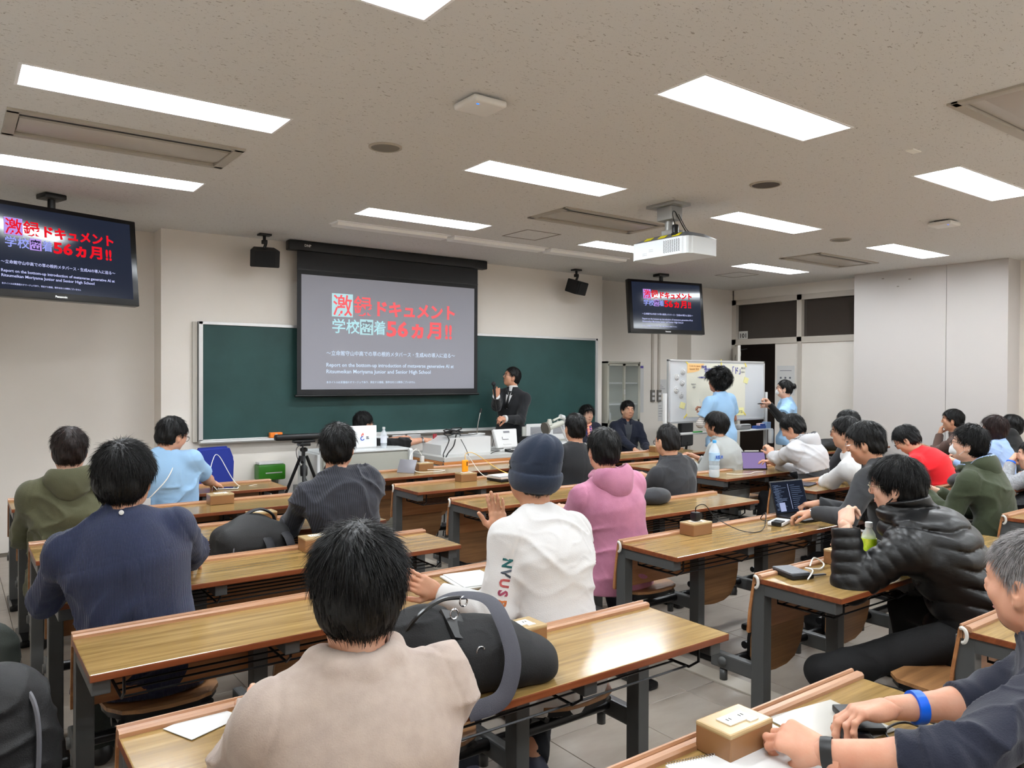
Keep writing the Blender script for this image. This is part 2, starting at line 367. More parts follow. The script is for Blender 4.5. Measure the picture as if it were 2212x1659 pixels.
# air conditioner cassettes
m_ac = mat('vent_plastic', (.66, .63, .58), .45); m_acd = mat('vent_dark', (.05, .05, .05), .6); m_acl = mat('vent_panel', (.70, .67, .63), .35)
acl = ['long ceiling air conditioner vent at the upper left', 'ceiling air conditioner vent just left of the projector', 'ceiling air conditioner vent farthest away, near the door side', 'ceiling air conditioner vent cut off by the right edge']
for i, (x, y) in enumerate(ACX):
    t = thing('air_conditioner', acl[i], 'air conditioner', (x, y, CEIL), 0, 'ceiling air conditioners')
    bm = BM()
    for a, b in (((-.02, -.02, -.012), (AW+.02, .035, .02)), ((-.02, AD-.035, -.012), (AW+.02, AD+.02, .02)), ((-.02, 0, -.012), (.04, AD, .02)), ((AW-.04, 0, -.012), (AW+.02, AD, .02))): boxb(bm, a, b, .003)
    obj('frame', bm, m_ac, t, True)
    bm = BM(); boxb(bm, (0, 0, .08), (AW, AD, .1)); boxb(bm, (.03, .035, .0), (AW-.03, .1, .08)); obj('duct', bm, m_acd, t)
    bm = BM(); boxb(bm, (.045, .12, -.008), (AW-.045, AD-.13, .01), .004); obj('panel', bm, m_acl, t, True)
    bm = BM(); prism(bm, [(AD-.125, -.002), (AD-.12, .004), (AD-.04, .012), (AD-.04, .006)], .045, AW-.045, 'x'); obj('louver', bm, m_acl, t)
    bm = BM(); boxb(bm, (.03, .1, -.004), (AW-.03, .112, .01)); boxb(bm, (.03, AD-.13, -.004), (AW-.03, AD-.126, .01)); obj('trim', bm, m_ac, t)
for i, (x, y, r) in enumerate(DISC):
    t = thing('ceiling_speaker', ['round grey ceiling speaker below the access point, left', 'round dark ceiling speaker right of the projector mount', 'small pale round ceiling speaker farther right'][i], 'speaker', (x, y, CEIL), 0, 'round ceiling speakers')
    bm = BM(); lathe(bm, [(r+.012, 0), (r+.012, -.006), (r, -.01), (r-.004, -.004), (r-.004, 0)], 32); obj('rim', bm, m_ac, t, True)
    bm = BM(); lathe(bm, [(r-.004, -.003), (r-.004, -.006), (.001, -.0065)], 32); obj('grille', bm, mat('grille_grey%d' % i, [(.50, .48, .44), (.30, .27, .24), (.50, .48, .44)][i], .7, bump=(400, .6)), t, True)
for i, (x, y) in enumerate(((2.18, 3.25), (7.16, 3.25))):
    t = thing('access_point', ['white square wireless access point with a small blue lamp on the ceiling', 'small white wireless access point on the ceiling at the far right'][i], 'access point', (x, y, CEIL))
    bm = BM(); box(bm, (0, 0, -.028), (.20, .20, .035), .016, seg=3); obj('body', bm, mat('ap_white', (.88, .87, .85), .4), t, True)
    bm = BM(); box(bm, (0, 0, -.004), (.12, .12, .012)); boxb(bm, (-.03, .08, -.02), (.03, .11, 0)); obj('bracket', bm, m_acd, t)
    bm = BM(); box(bm, (-.055, -.06, -.0465), (.012, .008, .003)); obj('indicator', bm, emitmat('led_blue', (.1, .4, 1), 3), t)
for i, (x, y, a) in enumerate(((4.45, 5.82, .42), (8.48, 6.44, .42))):
    bm = BM()
    for q in (((0, 0, -.003), (a, .012, .004)), ((0, a-.012, -.003), (a, a, .004)), ((0, 0, -.003), (.012, a, .004)), ((a-.012, 0, -.003), (a, a, .004))): boxb(bm, q[0], q[1])
    o = obj('access_hatch', bm, mat('hatch_frame', (.52, .49, .45), .5)); o.location = (x, y, CEIL)
    tag(o, ['square ceiling access hatch frame left of the projector', 'square ceiling access hatch frame above the right television'][i], 'hatch', 'ceiling access hatches')
bm = BM(); box(bm, (4.79, 2.36, CEIL-.003), (.10, .05, .008), .002); tag(obj('ceiling_plate', bm, mat('plate_white2', (.93, .93, .9), .5)), 'tiny white blank plate on the ceiling, upper right', 'plate')
# speakers on brackets
for i, (x, az) in enumerate(((2.53, -.25), (6.62, .35))):
    t = thing('wall_speaker', ['black box loudspeaker hung from the ceiling left of the screen', 'black box loudspeaker hung from the ceiling right of the screen'][i], 'speaker', (x, 7.6, CEIL), 0, 'hanging box loudspeakers')
    bm = BM(); box(bm, (0, 0, -.01), (.12, .09, .02), .004); tube(bm, [(0, 0, -.02), (0, 0, -.07), (.01, -.01, -.10), (0, 0, -.14)], .016, 8); box(bm, (0, 0, -.08), (.05, .05, .04), .008); obj('bracket', bm, mat('black_metal', (.03, .03, .035), .4), t, True)
    bm = BM(); M_ = Matrix.Rotation(az, 4, 'Z') @ Matrix.Rotation(.32, 4, 'X')
    prism(bm, [(-.10, .10), (.10, .10), (.14, -.09), (-.14, -.09)], -.085, .085, 'z', M=M_ @ Matrix.Rotation(0, 4, 'X'))
    for v in bm.verts: v.co.z -= .23
    bmesh.ops.bevel(bm, geom=bm.edges[:], offset=.006, segments=2, affect='EDGES')
    obj('cabinet', bm, mat('speaker_black', (.035, .037, .045), .55, bump=(300, .3)), t, True)
    bm = BM(); box(bm, (0, 0, 0), (.19, .006, .14), .002); M2 = Matrix.Translation((0, 0, -.23)) @ M_ @ Matrix.Translation((0, -.094, 0)); bm.transform(M2); obj('grille', bm, mat('speaker_grille', (.05, .052, .06), .7, bump=(500, .8)), t)
# ------------------------------------------------------------------ front of the room
m_alu = mat('aluminium', (.80, .80, .80), .35, .6); m_black = mat('black_plastic', (.035, .036, .042), .45)
m_white = mat('white_plastic', (.80, .80, .795), .4); m_bm = MATS['black_metal']; m_paper = mat('paper', (.80, .80, .795), .8)
m_ink = mat('ink_black', (.06, .06, .06), .5); m_blueink = mat('ink_blue', (.12, .15, .55), .6); m_steel = MATS['steel']
m_chrome = mat('chrome', (.75, .75, .76), .15, 1)
t = thing('chalkboard', 'long dark green chalkboard with an aluminium frame on the front wall', 'chalkboard', (0, YF, 0))
bm = BM(); boxb(bm, (2.0, -.045, .96), (7.2, 0, 2.10)); obj('board', bm, mat('chalkboard_green', (.14, .245, .235), .5, spec=.3, var=((.165, .285, .275), 1.5)), t)
bm = BM()
for a, b in (((1.97, -.06, .94), (2.01, 0, 2.125)), ((7.19, -.06, .94), (7.23, 0, 2.125)), ((1.97, -.06, 2.095), (7.23, 0, 2.125)), ((1.97, -.06, .94), (7.23, 0, .965))): boxb(bm, a, b, .003)
obj('frame', bm, m_alu, t)
bm = BM(); boxb(bm, (1.92, -.03, .94), (1.965, 0, 2.12), .003); obj('side_rail', bm, mat('rail_beige', (.72, .70, .66), .5), t)
bm = BM(); prism(bm, [(-.115, .955), (-.05, .955), (-.05, .925), (-.10, .925), (-.118, .94)], 1.97, 7.23, 'x'); obj('chalk_tray', bm, m_white, t)
bm = BM(); boxb(bm, (4.05, -.10, .86), (4.22, -.02, .925), .006); boxb(bm, (4.24, -.10, .85), (4.42, -.02, .925), .006); obj('tray_box', bm, m_alu, t)
bm = BM(); box(bm, (2.72, YF-.085, .985), (.13, .05, .055), .008); o = obj('chalk_case', bm, mat('orange_plastic', (.93, .50, .14), .4)); tag(o, 'orange chalk case standing on the chalk tray at the left', 'case')
bm = BM(); box(bm, (2.72, YF-.111, .985), (.025, .003, .022)); obj('label', bm, m_paper, o)
for i, (x, w, c) in enumerate(((2.93, .05, (.75, .62, .45)), (3.16, .05, (.75, .62, .45)), (3.06, .045, (.15, .14, .14)))):
    bm = BM(); box(bm, (x, YF-.085, .968), (w, .035, .025), .005); tag(obj('board_eraser', bm, mat('eraser%d' % i, c, .8)), ['tan wooden chalk eraser just right of the orange chalk case', 'tan wooden chalk eraser above the camera bar end', 'dark chalk eraser between two tan erasers'][i], 'eraser')
# ---- slide content
SL_PROJ = dict(red=(1, .43, .45), lb=(.74, .92, .95), box=(.74, .90, .92), txt=(.85, .92, 1), dark=(.52, .53, .56), e=1.0)  # these colours emit by themselves, standing in for light thrown by the projector
SL_TV = dict(red=(.93, .10, .16), lb=(.62, .66, .97), box=(.74, .60, .93), txt=(.80, .82, 1), dark=(.10, .11, .18), e=1.0)
def fit(parent, body, u, v, W_, H_, m, T0, bold=.004, name='text', y=0.0):
    """text fitted into the rectangle u0..u1, v0..v1 (v downwards) of a W_ x H_ panel whose top-left corner is the origin of T0, x right, z up"""
    o = textmesh(name, body, .1, m, parent, Matrix.Identity(4), bold, .0006)
    vs = np.empty(len(o.data.vertices)*3, np.float32); o.data.vertices.foreach_get('co', vs); vs = vs.reshape(-1, 3)
    lo, hi = vs.min(0), vs.max(0)
    X = (vs[:, 0]-lo[0])/(hi[0]-lo[0])*(u[1]-u[0])*W_+u[0]*W_
    Z = -(v[1]*H_)+(vs[:, 1]-lo[1])/(hi[1]-lo[1])*(v[1]-v[0])*H_
    out = np.stack([X, vs[:, 2]*-1-.001-y, Z], 1); o.data.vertices.foreach_set('co', out.astype(np.float32).ravel()); o.data.update()
    o.matrix_local = T0; return o
def slide(parent, W_, H_, T0, P, tagp):
    E_ = lambda n, c: emitmat(tagp+n, c, P['e'])
    red, lb, tx, bx, dk = E_('red', P['red']), E_('lblue', P['lb']), E_('text', P['txt']), E_('box', P['box']), E_('dark', P['dark'])
    def rect(u0, v0, u1, v1, m, name):
        bm = BM(); boxb(bm, (u0*W_, -.0012, -v1*H_), (u1*W_, 0, -v0*H_)); o = obj(name, bm, m, parent); o.matrix_local = T0
    rect(.156, .146, .268, .352, bx, 'title_square'); rect(.307, .365, .380, .505, bx, 'title_square')
    fit(parent, '激', (.162, .264), (.155, .345), W_, H_, red, T0, .0012, 'title_text', .001)
    fit(parent, '録', (.272, .375), (.155, .345), W_, H_, red, T0, .0012, 'title_text')
    fit(parent, 'ドキュメント', (.402, .872), (.19, .33), W_, H_, red, T0, .004, 'title_text')
    fit(parent, '学校', (.158, .305), (.37, .50), W_, H_, lb, T0, .0012, 'title_text')
    fit(parent, '密', (.311, .376), (.375, .497), W_, H_, dk, T0, .001, 'title_text', .001)
    fit(parent, '着', (.383, .45), (.37, .50), W_, H_, lb, T0, .0012, 'title_text')
    fit(parent, '56', (.456, .582), (.365, .515), W_, H_, red, T0, .0035, 'title_text')
    fit(parent, 'ヵ', (.60, .675), (.385, .525), W_, H_, red, T0, .005, 'title_text')
    fit(parent, '月', (.695, .785), (.36, .525), W_, H_, red, T0, .0035, 'title_text')
    fit(parent, '!!', (.81, .853), (.375, .52), W_, H_, red, T0, .0035, 'title_text')
    fit(parent, '～立命館守山中高での草の根的メタバース・生成AIの導入に迫る～', (.128, .873), (.655, .70), W_, H_, tx, T0, .0004, 'subtitle_text')
    fit(parent, 'Report on the bottom-up introduction of metaverse generative AI at', (.128, .866), (.765, .81), W_, H_, tx, T0, .0008, 'body_text')
    fit(parent, 'Ritsumeikan Moriyama Junior and Senior High School', (.128, .72), (.823, .868), W_, H_, tx, T0, .0008, 'body_text')
    fit(parent, '本タイトルは某番組のオマージュであり、実在する番組、製作会社とは関係ございません', (.128, .625), (.925, .948), W_, H_, tx, T0, .0002, 'footnote_text')
# ---- projection screen
t = thing('projection_screen', 'pulled-down projection screen with black borders showing the red title slide', 'screen', (2.92, 7.75, 0))
bm = BM(); boxb(bm, (-.10, -.05, 2.895), (2.36, .06, 2.995), .012); obj('housing', bm, m_black, t, True)
textmesh('brand_text', 'DNP', .035, m_white, t, Matrix.Translation((.06, -.052, 2.935)) @ Matrix.Rotation(PI/2, 4, 'X'), .001)
bm = BM(); boxb(bm, (0, -.002, 1.385), (2.25, .002, 2.90)); obj('border', bm, mat('screen_black', (.05, .05, .062), .6), t)
bm = BM(); boxb(bm, (.045, -.004, 1.452), (2.2, -.0021, 2.655)); 
m_scr = mat('screen_fabric', (.47, .47, .50), .75); m_scr.node_tree.nodes['Principled BSDF'].inputs['Emission Color'].default_value = (.30, .30, .33, 1); m_scr.node_tree.nodes['Principled BSDF'].inputs['Emission Strength'].default_value = .35  # faint emission put into the fabric in place of projected light
obj('image_area', bm, m_scr, t)
bm = BM(); tube(bm, [(-.02, 0, 1.385), (2.27, 0, 1.385)], .014, 10); obj('bottom_bar', bm, m_black, t, True)
bm = BM(); boxb(bm, (0, -.006, 2.70), (2.25, .0, 2.712)); obj('fabric_crease', bm, m_black, t)  # black strip drawn in for the dark line of a crease
slide(t, 2.155, 1.203, Matrix.Translation((.045, -.0045, 2.655)), SL_PROJ, 'proj_')
# ---- ceiling televisions
def tv(label, c, az, tilt, ztop):
    Wd, Hd = 1.21, .715
    t = thing('ceiling_television', label, 'television', (c[0], c[1], 0), az, 'ceiling televisions')
    T0 = Matrix.Translation((0, 0, ztop)) @ Matrix.Rotation(tilt, 4, 'X')
    def P(name, bm, m, sm=False): bm.transform(T0); return obj(name, bm, m, t, sm)
    bm = BM(); boxb(bm, (-Wd/2, -.02, -Hd), (Wd/2, .05, 0), .008); boxb(bm, (-.42, .05, -.6), (.42, .10, -.12), .01); P('housing', bm, mat('tv_black', (.025, .026, .032), .22), True)
    bm = BM(); boxb(bm, (-.555, -.0225, -.66), (.555, -.0198, -.035)); m = mat('tv_screen', (.012, .014, .024), .12); P('screen', bm, m)
    m.node_tree.nodes['Principled BSDF'].inputs['Emission Color'].default_value = (.010, .016, .035, 1); m.node_tree.nodes['Principled BSDF'].inputs['Emission Strength'].default_value = 1
    slide(t, 1.11, .625, T0 @ Matrix.Translation((-.555, -.0235, -.035)), SL_TV, 'tv_')
    textmesh('brand_text', 'Panasonic', .022, MATS['white_plastic'], t, T0 @ Matrix.Translation((-.05, -.0215, -.695)) @ Matrix.Rotation(PI/2, 4, 'X'), .0008)
    bm = BM(); tube(bm, [(0, .09, CEIL), (0, .09, ztop-.22)], .028, 12); box(bm, (0, .09, CEIL-.02), (.16, .16, .04), .01); obj('ceiling_pole', bm, m_bm, t, True)
    return t
tv('ceiling television at the left edge showing the red title slide', (.68, 6.88), math.radians(18), -.10, 2.875)
tv('ceiling television right of the projector, showing the red title slide', (7.80, 7.14), math.radians(-11.5), -.10, 2.89)
# ---- projector
t = thing('projector', 'white ceiling projector with yellow warning stickers on a short mount', 'projector', (4.60, 3.98, 2.565))
bm = BM(); prism(bm, [(0, .04), (.04, 0), (.36, 0), (.36, .6), (0, .6)], 0, .135, 'z'); bmesh.ops.bevel(bm, geom=[e for e in bm.edges if abs(e.verts[0].co.z-e.verts[1].co.z) > .1], offset=.02, segments=3, affect='EDGES'); obj('housing', bm, mat('projector_white', (.86, .88, .89), .4), t, True)
bm = BM(); A = [(0.006, .03), (.04, .003), (.355, .003), (.355, .597), (.006, .597)]; B = [(.09, .10), (.10, .09), (.30, .09), (.30, .5), (.09, .5)]
va = [bm.verts.new((x, y, .134)) for x, y in A]; vb = [bm.verts.new((x, y, .185)) for x, y in B]
for i in range(5): bm.faces.new((va[i-1], va[i], vb[i], vb[i-1]))
bm.faces.new(vb); obj('cover', bm, mat('projector_grey', (.36, .37, .39), .45), t)
bm = BM()
for i in range(16):
    for j in range(8):
        y = .08+j*.022; z = .022+i*.0062
        boxb(bm, (-.0006, y+(.006 if i % 2 else 0), z), (.001, y+.014+(.004 if i % 2 else 0), z+.0034))
obj('vent_grille', bm, mat('vent_grey', (.10, .10, .11), .6), t)
bm = BM()
for y in (.15, .30, .45): 
    vs = box(bm, (0, 0, 0), (.004, .075, .045)); bmesh.ops.rotate(bm, verts=vs, matrix=Matrix.Rotation(math.radians(58), 3, 'Y')); bmesh.ops.translate(bm, verts=vs, vec=(.047, y, .163))
obj('warning_sticker', bm, mat('sticker_yellow', (.85, .80, .12), .5), t)
for dy, zz in ((.47, .035), (.40, .06)):
    bm = BM()
    for q in range(4): boxb(bm, (-.0008, dy-.012*q, zz-.01), (.001, dy+.007-.012*q, zz-.004)); boxb(bm, (-.0008, dy-.012*q, zz+.004), (.001, dy+.007-.012*q, zz+.009))
    obj('marking', bm, mat('marking_grey', (.68, .69, .71), .5), t)
m_mount = mat('mount_grey', (.60, .60, .59), .4, .3)
bm = BM(); boxb(bm, (.02, .16, .41), (.22, .46, .436), .004); tube(bm, [(.13, .31, .42), (.13, .31, .18)], .035, 14); boxb(bm, (.06, .22, .30), (.19, .38, .41), .01); box(bm, (.15, .29, .20), (.12, .14, .05), .01); obj('ceiling_mount', bm, m_mount, t, True)
bm = BM(); lathe(bm, [(.03, .16), (.034, .175), (.026, .18), (.026, .24), (.022, .245)], 14, (.06, .18, 0)); tube(bm, spline([(.06, .18, .24), (.05, .2, .33), (.1, .22, .36), (.17, .2, .25), (.24, .2, .18)]), .004, 6); tube(bm, spline([(.12, .2, .34), (.2, .18, .22), (.28, .15, .18)]), .003, 6); obj('connector_cable', bm, m_black, t, True)
# ---- boxes on the wall below the board
t = thing('eraser_cleaner', 'green chalk eraser cleaner machine with a white lid under the chalkboard', 'cleaner', (2.66, YF-.09, .5))
bm = BM(); boxb(bm, (-.14, -.075, .03), (.14, .08, .19), .02); obj('housing', bm, mat('cleaner_green', (.17, .42, .09), .35), t, True)
bm = BM(); boxb(bm, (-.13, -.06, .19), (.12, .07, .215), .01); obj('lid', bm, m_white, t, True)
bm = BM(); boxb(bm, (-.07, -.078, .10), (.10, -.074, .112)); obj('nameplate', bm, m_alu, t)
bm = BM(); boxb(bm, (-.10, -.03, .0), (-.06, .08, .035)); boxb(bm, (.05, -.03, -.06), (.075, .08, .035)); obj('bracket', bm, m_steel, t)
t = thing('wall_socket', 'wall socket plate with a white plug behind the tripod', 'socket', (2.98, YF, .38))
bm = BM(); boxb(bm, (-.045, -.008, -.065), (.045, 0, .065), .003); obj('plate', bm, m_mount, t)
bm = BM(); boxb(bm, (-.018, -.03, -.03), (.018, -.008, .03), .006); obj('plug', bm, m_white, t)
# ---- storage cabinet in the recess
m_cab = mat('cabinet_grey', (.66, .65, .60), .45)
t = thing('storage_cabinet', 'beige steel storage cabinet with two sliding glass doors beside the chalkboard', 'cabinet', (7.40, 7.83, 0))
bm = BM()
for a, b in (((0, 0, 0), (.02, .35, 1.815)), ((.63, 0, 0), (.65, .35, 1.815)), ((0, 0, 1.79), (.65, .35, 1.815)), ((0, .33, 0), (.65, .35, 1.8)), ((0, 0, .86), (.65, .35, .95)), ((0, 0, 0), (.65, .35, .06))): boxb(bm, a, b)
obj('carcass', bm, m_cab, t)
m_cglass = mat('cabinet_glass', (.75, .78, .76), .05, spec=.6, alpha=.22)
for k, (x0, x1, y) in enumerate(((.02, .34, .012), (.32, .63, -.004))):
    d = obj('door', (lambda b_: ([boxb(b_, q[0], q[1]) for q in (((x0, y, .955), (x0+.028, y+.012, 1.785)), ((x1-.028, y, .955), (x1, y+.012, 1.785)), ((x0, y, 1.755), (x1, y+.012, 1.785)), ((x0, y, .955), (x1, y+.012, .99)))], b_)[1])(BM()), m_cab, t)
    bm = BM(); boxb(bm, (x0+.028, y+.004, .99), (x1-.028, y+.008, 1.755)); obj('pane', bm, m_cglass, d)
    bm = BM(); boxb(bm, (x0+.006 if k else x1-.02, y-.004, 1.35), (x0+.02 if k else x1-.006, y+.001, 1.42)); obj('pull', bm, m_alu, d)
    bm = BM(); boxb(bm, (x0, y, .07), (x1, y+.012, .85)); obj('door', bm, m_cab, t)
for z in (1.2, 1.5):
    bm = BM(); boxb(bm, (.02, .03, z), (.63, .33, z+.018)); obj('shelf', bm, m_white, t)
bm = BM(); lathe(bm, [(.025, 0), (.027, .02), (.027, .12), (.01, .15), (.01, .19), (.012, .2)], 14); o = obj('spray_bottle', bm, m_white, None, True); o.location = (7.60, 8.0, .951); tag(o, 'white bottle inside the storage cabinet behind the glass', 'bottle')
# posters, switches, trunking in the recess
def sheet(x0, x1, z0, z1, y, label, lines, cat='poster', mt=m_paper, head=None):
    bm = BM(); boxb(bm, (x0, y-.003, z0), (x1, y, z1)); o = obj('wall_poster', bm, mt); tag(o, label, cat)
    if head: bm = BM(); boxb(bm, (x0+.01, y-.0045, z1-.05), (x1-.01, y-.003, z1-.015)); obj('heading', bm, head, o)
    bm = BM(); z = z1-.09
    for i in range(lines):
        w = random.uniform(.4, .92); boxb(bm, (x0+.012, y-.0042, z), (x0+.012+(x1-x0-.03)*w, y-.003, z+.006)); z -= (z1-z0-.12)/lines
    obj('print_lines', bm, mat('print_grey', (.42, .42, .45), .7), o); return o
sheet(8.16, 8.50, 1.06, 1.78, YR, 'tall white printed poster with a purple heading right of the glass cabinet', 11, head=mat('head_purple', (.36, .30, .60), .6))
sheet(8.80, 9.02, 1.33, 1.56, YR, 'small white notice above the switches left of the whiteboard', 4, 'notice')
sheet(8.82, 8.95, .92, 1.24, YR, 'narrow white notice strip below the wall switches', 5, 'notice')
for i, x in enumerate((8.68, 8.82)):
    bm = BM(); boxb(bm, (x-.02, YR-.025, 1.38), (x+.02, YR, 2.6), .004); tag(obj('cable_trunking', bm, m_trim), ['vertical white cable trunking on the recess wall, left of the two', 'vertical white cable trunking on the recess wall, right of the two'][i], 'trunking', 'wall trunking')
    bm = BM(); boxb(bm, (x-.035, YR-.03, 1.22), (x+.045, YR, 1.40), .006); o = obj('wall_switch', bm, mat('switch_grey', (.42, .41, .39), .5), None, True); tag(o, ['grey wall switch box under the left trunking', 'grey wall switch box under the right trunking'][i], 'switch', 'wall switches')
    bm = BM(); boxb(bm, (x-.02, YR-.035, 1.25), (x+.03, YR-.028, 1.29)); boxb(bm, (x-.02, YR-.035, 1.32), (x+.03, YR-.028, 1.36)); obj('rocker', bm, m_white, o)
bm = BM(); boxb(bm, (XR-.004, 6.78, 1.33), (XR-.001, 7.08, 1.78)); o = obj('wall_notice', bm, m_paper); tag(o, 'white notice sheet on the panel beside the open doorway', 'notice')
bm = BM()
for z in (1.70, 1.5, 1.46, 1.42): boxb(bm, (XR-.0055, 6.83, z), (XR-.004, 7.03, z+.008))
for y in (6.86, 6.94, 7.02): boxb(bm, (XR-.0055, y-.02, 1.58), (XR-.004, y+.01, 1.61))
obj('print_lines', bm, MATS['print_grey'], o)
# ---- rolling whiteboard
t = thing('whiteboard', 'large rolling whiteboard with taped paper and handwriting in front of the door', 'whiteboard', (7.05, 6.40, 0))
m_wb = mat('whiteboard_face', (.78, .79, .80), .18, spec=.5)
bm = BM(); boxb(bm, (.02, -.01, 1.05), (1.89, .01, 1.80)); obj('board', bm, m_wb, t)
bm = BM()
for a, b in (((0, -.018, 1.03), (.025, .018, 1.815)), ((1.885, -.018, 1.03), (1.91, .018, 1.815)), ((0, -.018, 1.79), (1.91, .018, 1.815)), ((0, -.018, 1.03), (1.91, .018, 1.055))): boxb(bm, a, b, .004)
obj('frame', bm, m_alu, t)
for x in (-.045, 1.955):
    bm = BM(); boxb(bm, (x-.02, -.02, .06), (x+.02, .02, 1.40), .006); box(bm, (x, 0, .07), (.05, .6, .035), .008); obj('leg', bm, m_white, t, True)
    for yy in (-.26, .26): bm = BM(); lathe(bm, [(.001, -.012), (.03, -.012), (.03, .012), (.001, .012)], 14, (x, yy, .031), M=Matrix.Rotation(PI/2, 4, 'Y')); obj('caster', bm, m_black, t, True)
bm = BM(); boxb(bm, (-.03, -.13, .895), (1.94, .0, .912), .003); obj('tray', bm, m_white, t)
bm = BM(); boxb(bm, (-.04, -.015, .42), (1.95, .015, .46)); obj('cross_bar', bm, m_alu, t)
def wbp(name, u0, z0, u1, z1, m, d=.012): bm = BM(); boxb(bm, (u0, -d, z0), (u1, -d+.002, z1)); return obj(name, bm, m, t)
wbp('paper_sheet', .33, 1.10, 1.49, 1.775, mat('sheet_cream', (.84, .83, .77), .7), .0125)
bm = BM(); prism(bm, [(.34, 1.77), (.66, 1.77), (.56, 1.68), (.46, 1.66), (.34, 1.65)], -.0155, -.0135, 'y'); obj('note_orange', bm, mat('note_orange', (.93, .76, .52), .7), t)
tape = mat('tape_yellow', (.90, .82, .35), .6)
for x, z, a in ((.325, 1.785, .7), (.31, 1.115, -.7), (.99, 1.79, 1.5), (1.49, 1.77, 1.0), (1.475, 1.12, .7)):
    bm = BM(); vs = box(bm, (0, 0, 0), (.075, .002, .018)); bm.transform(Matrix.Translation((x, -.0155, z)) @ Matrix.Rotation(a, 4, 'Y')); obj('tape', bm, tape, t)
wbp('note_yellow', 1.27, 1.10, 1.46, 1.20, mat('note_cream', (.93, .91, .66), .7), .0155)
for x, z in ((.25, 1.25), (1.50, 1.56)):
    bm = BM(); box(bm, (0, 0, 0), (.09, .002, .075)); bm.transform(Matrix.Translation((x, -.018, z)) @ Matrix.Rotation(.25, 4, 'Y') @ Matrix.Rotation(.12, 4, 'X')); obj('sticky_note', bm, mat('note_cream', ()), t)
def wbt(body, u, z, m, bold=.0008): fit(t, body, (u[0], u[1]), (-z[1], -z[0]), 1, 1, m, Matrix.Translation((0, -.0152, 0)), bold, 'handwriting')
wbt('学校密着', (.66, .90), (1.64, 1.72), m_blueink); wbt('24h', (.92, 1.10), (1.66, 1.755), m_blueink); wbt('「ド」', (1.22, 1.38), (1.64, 1.74), m_blueink)
wbt('密着の夜', (.60, .70), (1.71, 1.75), m_blueink); wbt('～立命館守山中高での草の根～', (.53, .88), (1.585, 1.61), m_blueink, .0012)
wbt('Code for Japan', (.37, .58), (1.725, 1.75), mat('ink_orange', (.62, .40, .20), .6)); wbt('Summit 2024', (.38, .55), (1.69, 1.713), MATS['ink_orange'])
wbt('2024.11.16', (1.40, 1.48), (1.71, 1.735), mat('ink_grey', (.45, .45, .47), .6)); wbt('生成AI', (1.39, 1.47), (1.66, 1.68), MATS['ink_grey']); wbt('今日の', (.41, .50), (1.50, 1.52), MATS['ink_grey']); wbt('内容', (.44, .49), (1.465, 1.485), MATS['ink_grey'])
wbt('かつてる', (1.30, 1.43), (1.125, 1.165), m_ink)
for k, (x, z) in enumerate(((.26, 1.665), (.15, 1.60), (.25, 1.53), (.14, 1.44), (.23, 1.375))):
    bm = BM(); lathe(bm, [(.001, 0), (.042, 0), (.042, .004), (.001, .004)], 20, M=Matrix.Rotation(PI/2, 4, 'X')); bm.transform(Matrix.Translation((x, -.012, z)))
    d = obj('round_sticker', bm, m_paper, t)
    bm = BM(); tube(bm, [(x+.036*math.cos(a*.35), -.0165, z+.036*math.sin(a*.35)) for a in range(3, 16)], .0018, 4); tube(bm, [(x+.015*math.cos(a*.7), -.0165, z+.018*math.sin(a*.7)) for a in range(0, 8)], .0022, 4); obj('drawing', bm, MATS['ink_grey'], d)
bm = BM(); box(bm, (8.42, 6.33, .950), (.26, .09, .075), .03, seg=3); o = obj('pencil_case', bm, mat('case_grey', (.52, .52, .52), .8), None, True); tag(o, 'grey zipped pencil case on the whiteboard tray', 'pencil case')
bm = BM(); boxb(bm, (8.33, 6.283, .965), (8.52, 6.288, .972)); obj('zip', bm, m_black, o)
bm = BM(); box(bm, (8.78, 6.34, .932), (.2, .08, .04), .004); boxb(bm, (8.80, 6.30, .952), (8.86, 6.36, .975)); tag(obj('pen_box', bm, mat('box_blue', (.16, .27, .52), .5)), 'open blue marker box at the right end of the whiteboard tray', 'box')
bm = BM(); box(bm, (8.93, 6.33, .955), (.10, .07, .085), .003); tag(obj('tissue_box', bm, mat('box_pale', (.55, .65, .78), .6)), 'small pale blue box beside the blue marker box', 'box')
bm = BM(); box(bm, (8.84, 6.36, .966), (.12, .05, .03), .004); tag(obj('paper_stack', bm, mat('paper_pink', (.86, .74, .72), .7)), 'small pinkish paper pad behind the marker box', 'paper')
bm = BM(); box(bm, (7.50, 6.31, .9205), (.16, .025, .016), .005); tag(obj('green_marker', bm, mat('marker_green', (.22, .62, .27), .5)), 'green marker lying on the left part of the whiteboard tray', 'marker')
# ---- white console on the left
m_con = mat('console_grey', (.67, .67, .645), .5); m_edge = mat('console_edge', (.82, .83, .83), .4)
t = thing('white_console', 'pale grey teaching console desk with a rounded raised side panel behind the man in pinstripes', 'console', (2.80, 6.85, 0))
bm = BM(); boxb(bm, (0, .02, 0), (.94, .46, .855), .004); obj('cabinet', bm, m_con, t)
bm = BM(); boxb(bm, (.04, 0, .02), (.94, .02, .835), .003); obj('front_panel', bm, mat('console_panel', (.63, .63, .59), .55), t)
bm = BM(); prism(bm, [(-.03, 0), (-.03, .85), (-.01, .87), (.36, .87), (.44, .93), (.48, .93), (.48, 0)], .94, .975, 'x'); obj('side_panel', bm, m_edge, t)
bm = BM(); boxb(bm, (-.03, -.02, 0), (.0, .48, .86), .008); obj('side_panel', bm, m_edge, t)
bm = BM(); prism(bm, [(.55, .86), (.94, .86), (.94, .965), (.90, .975), (.57, .975), (.55, .96)], .44, .48, 'y'); obj('back_guard', bm, m_edge, t)
bm = BM(); boxb(bm, (0, 0, .855), (.94, .48, .872), .003); obj('top', bm, m_edge, t)
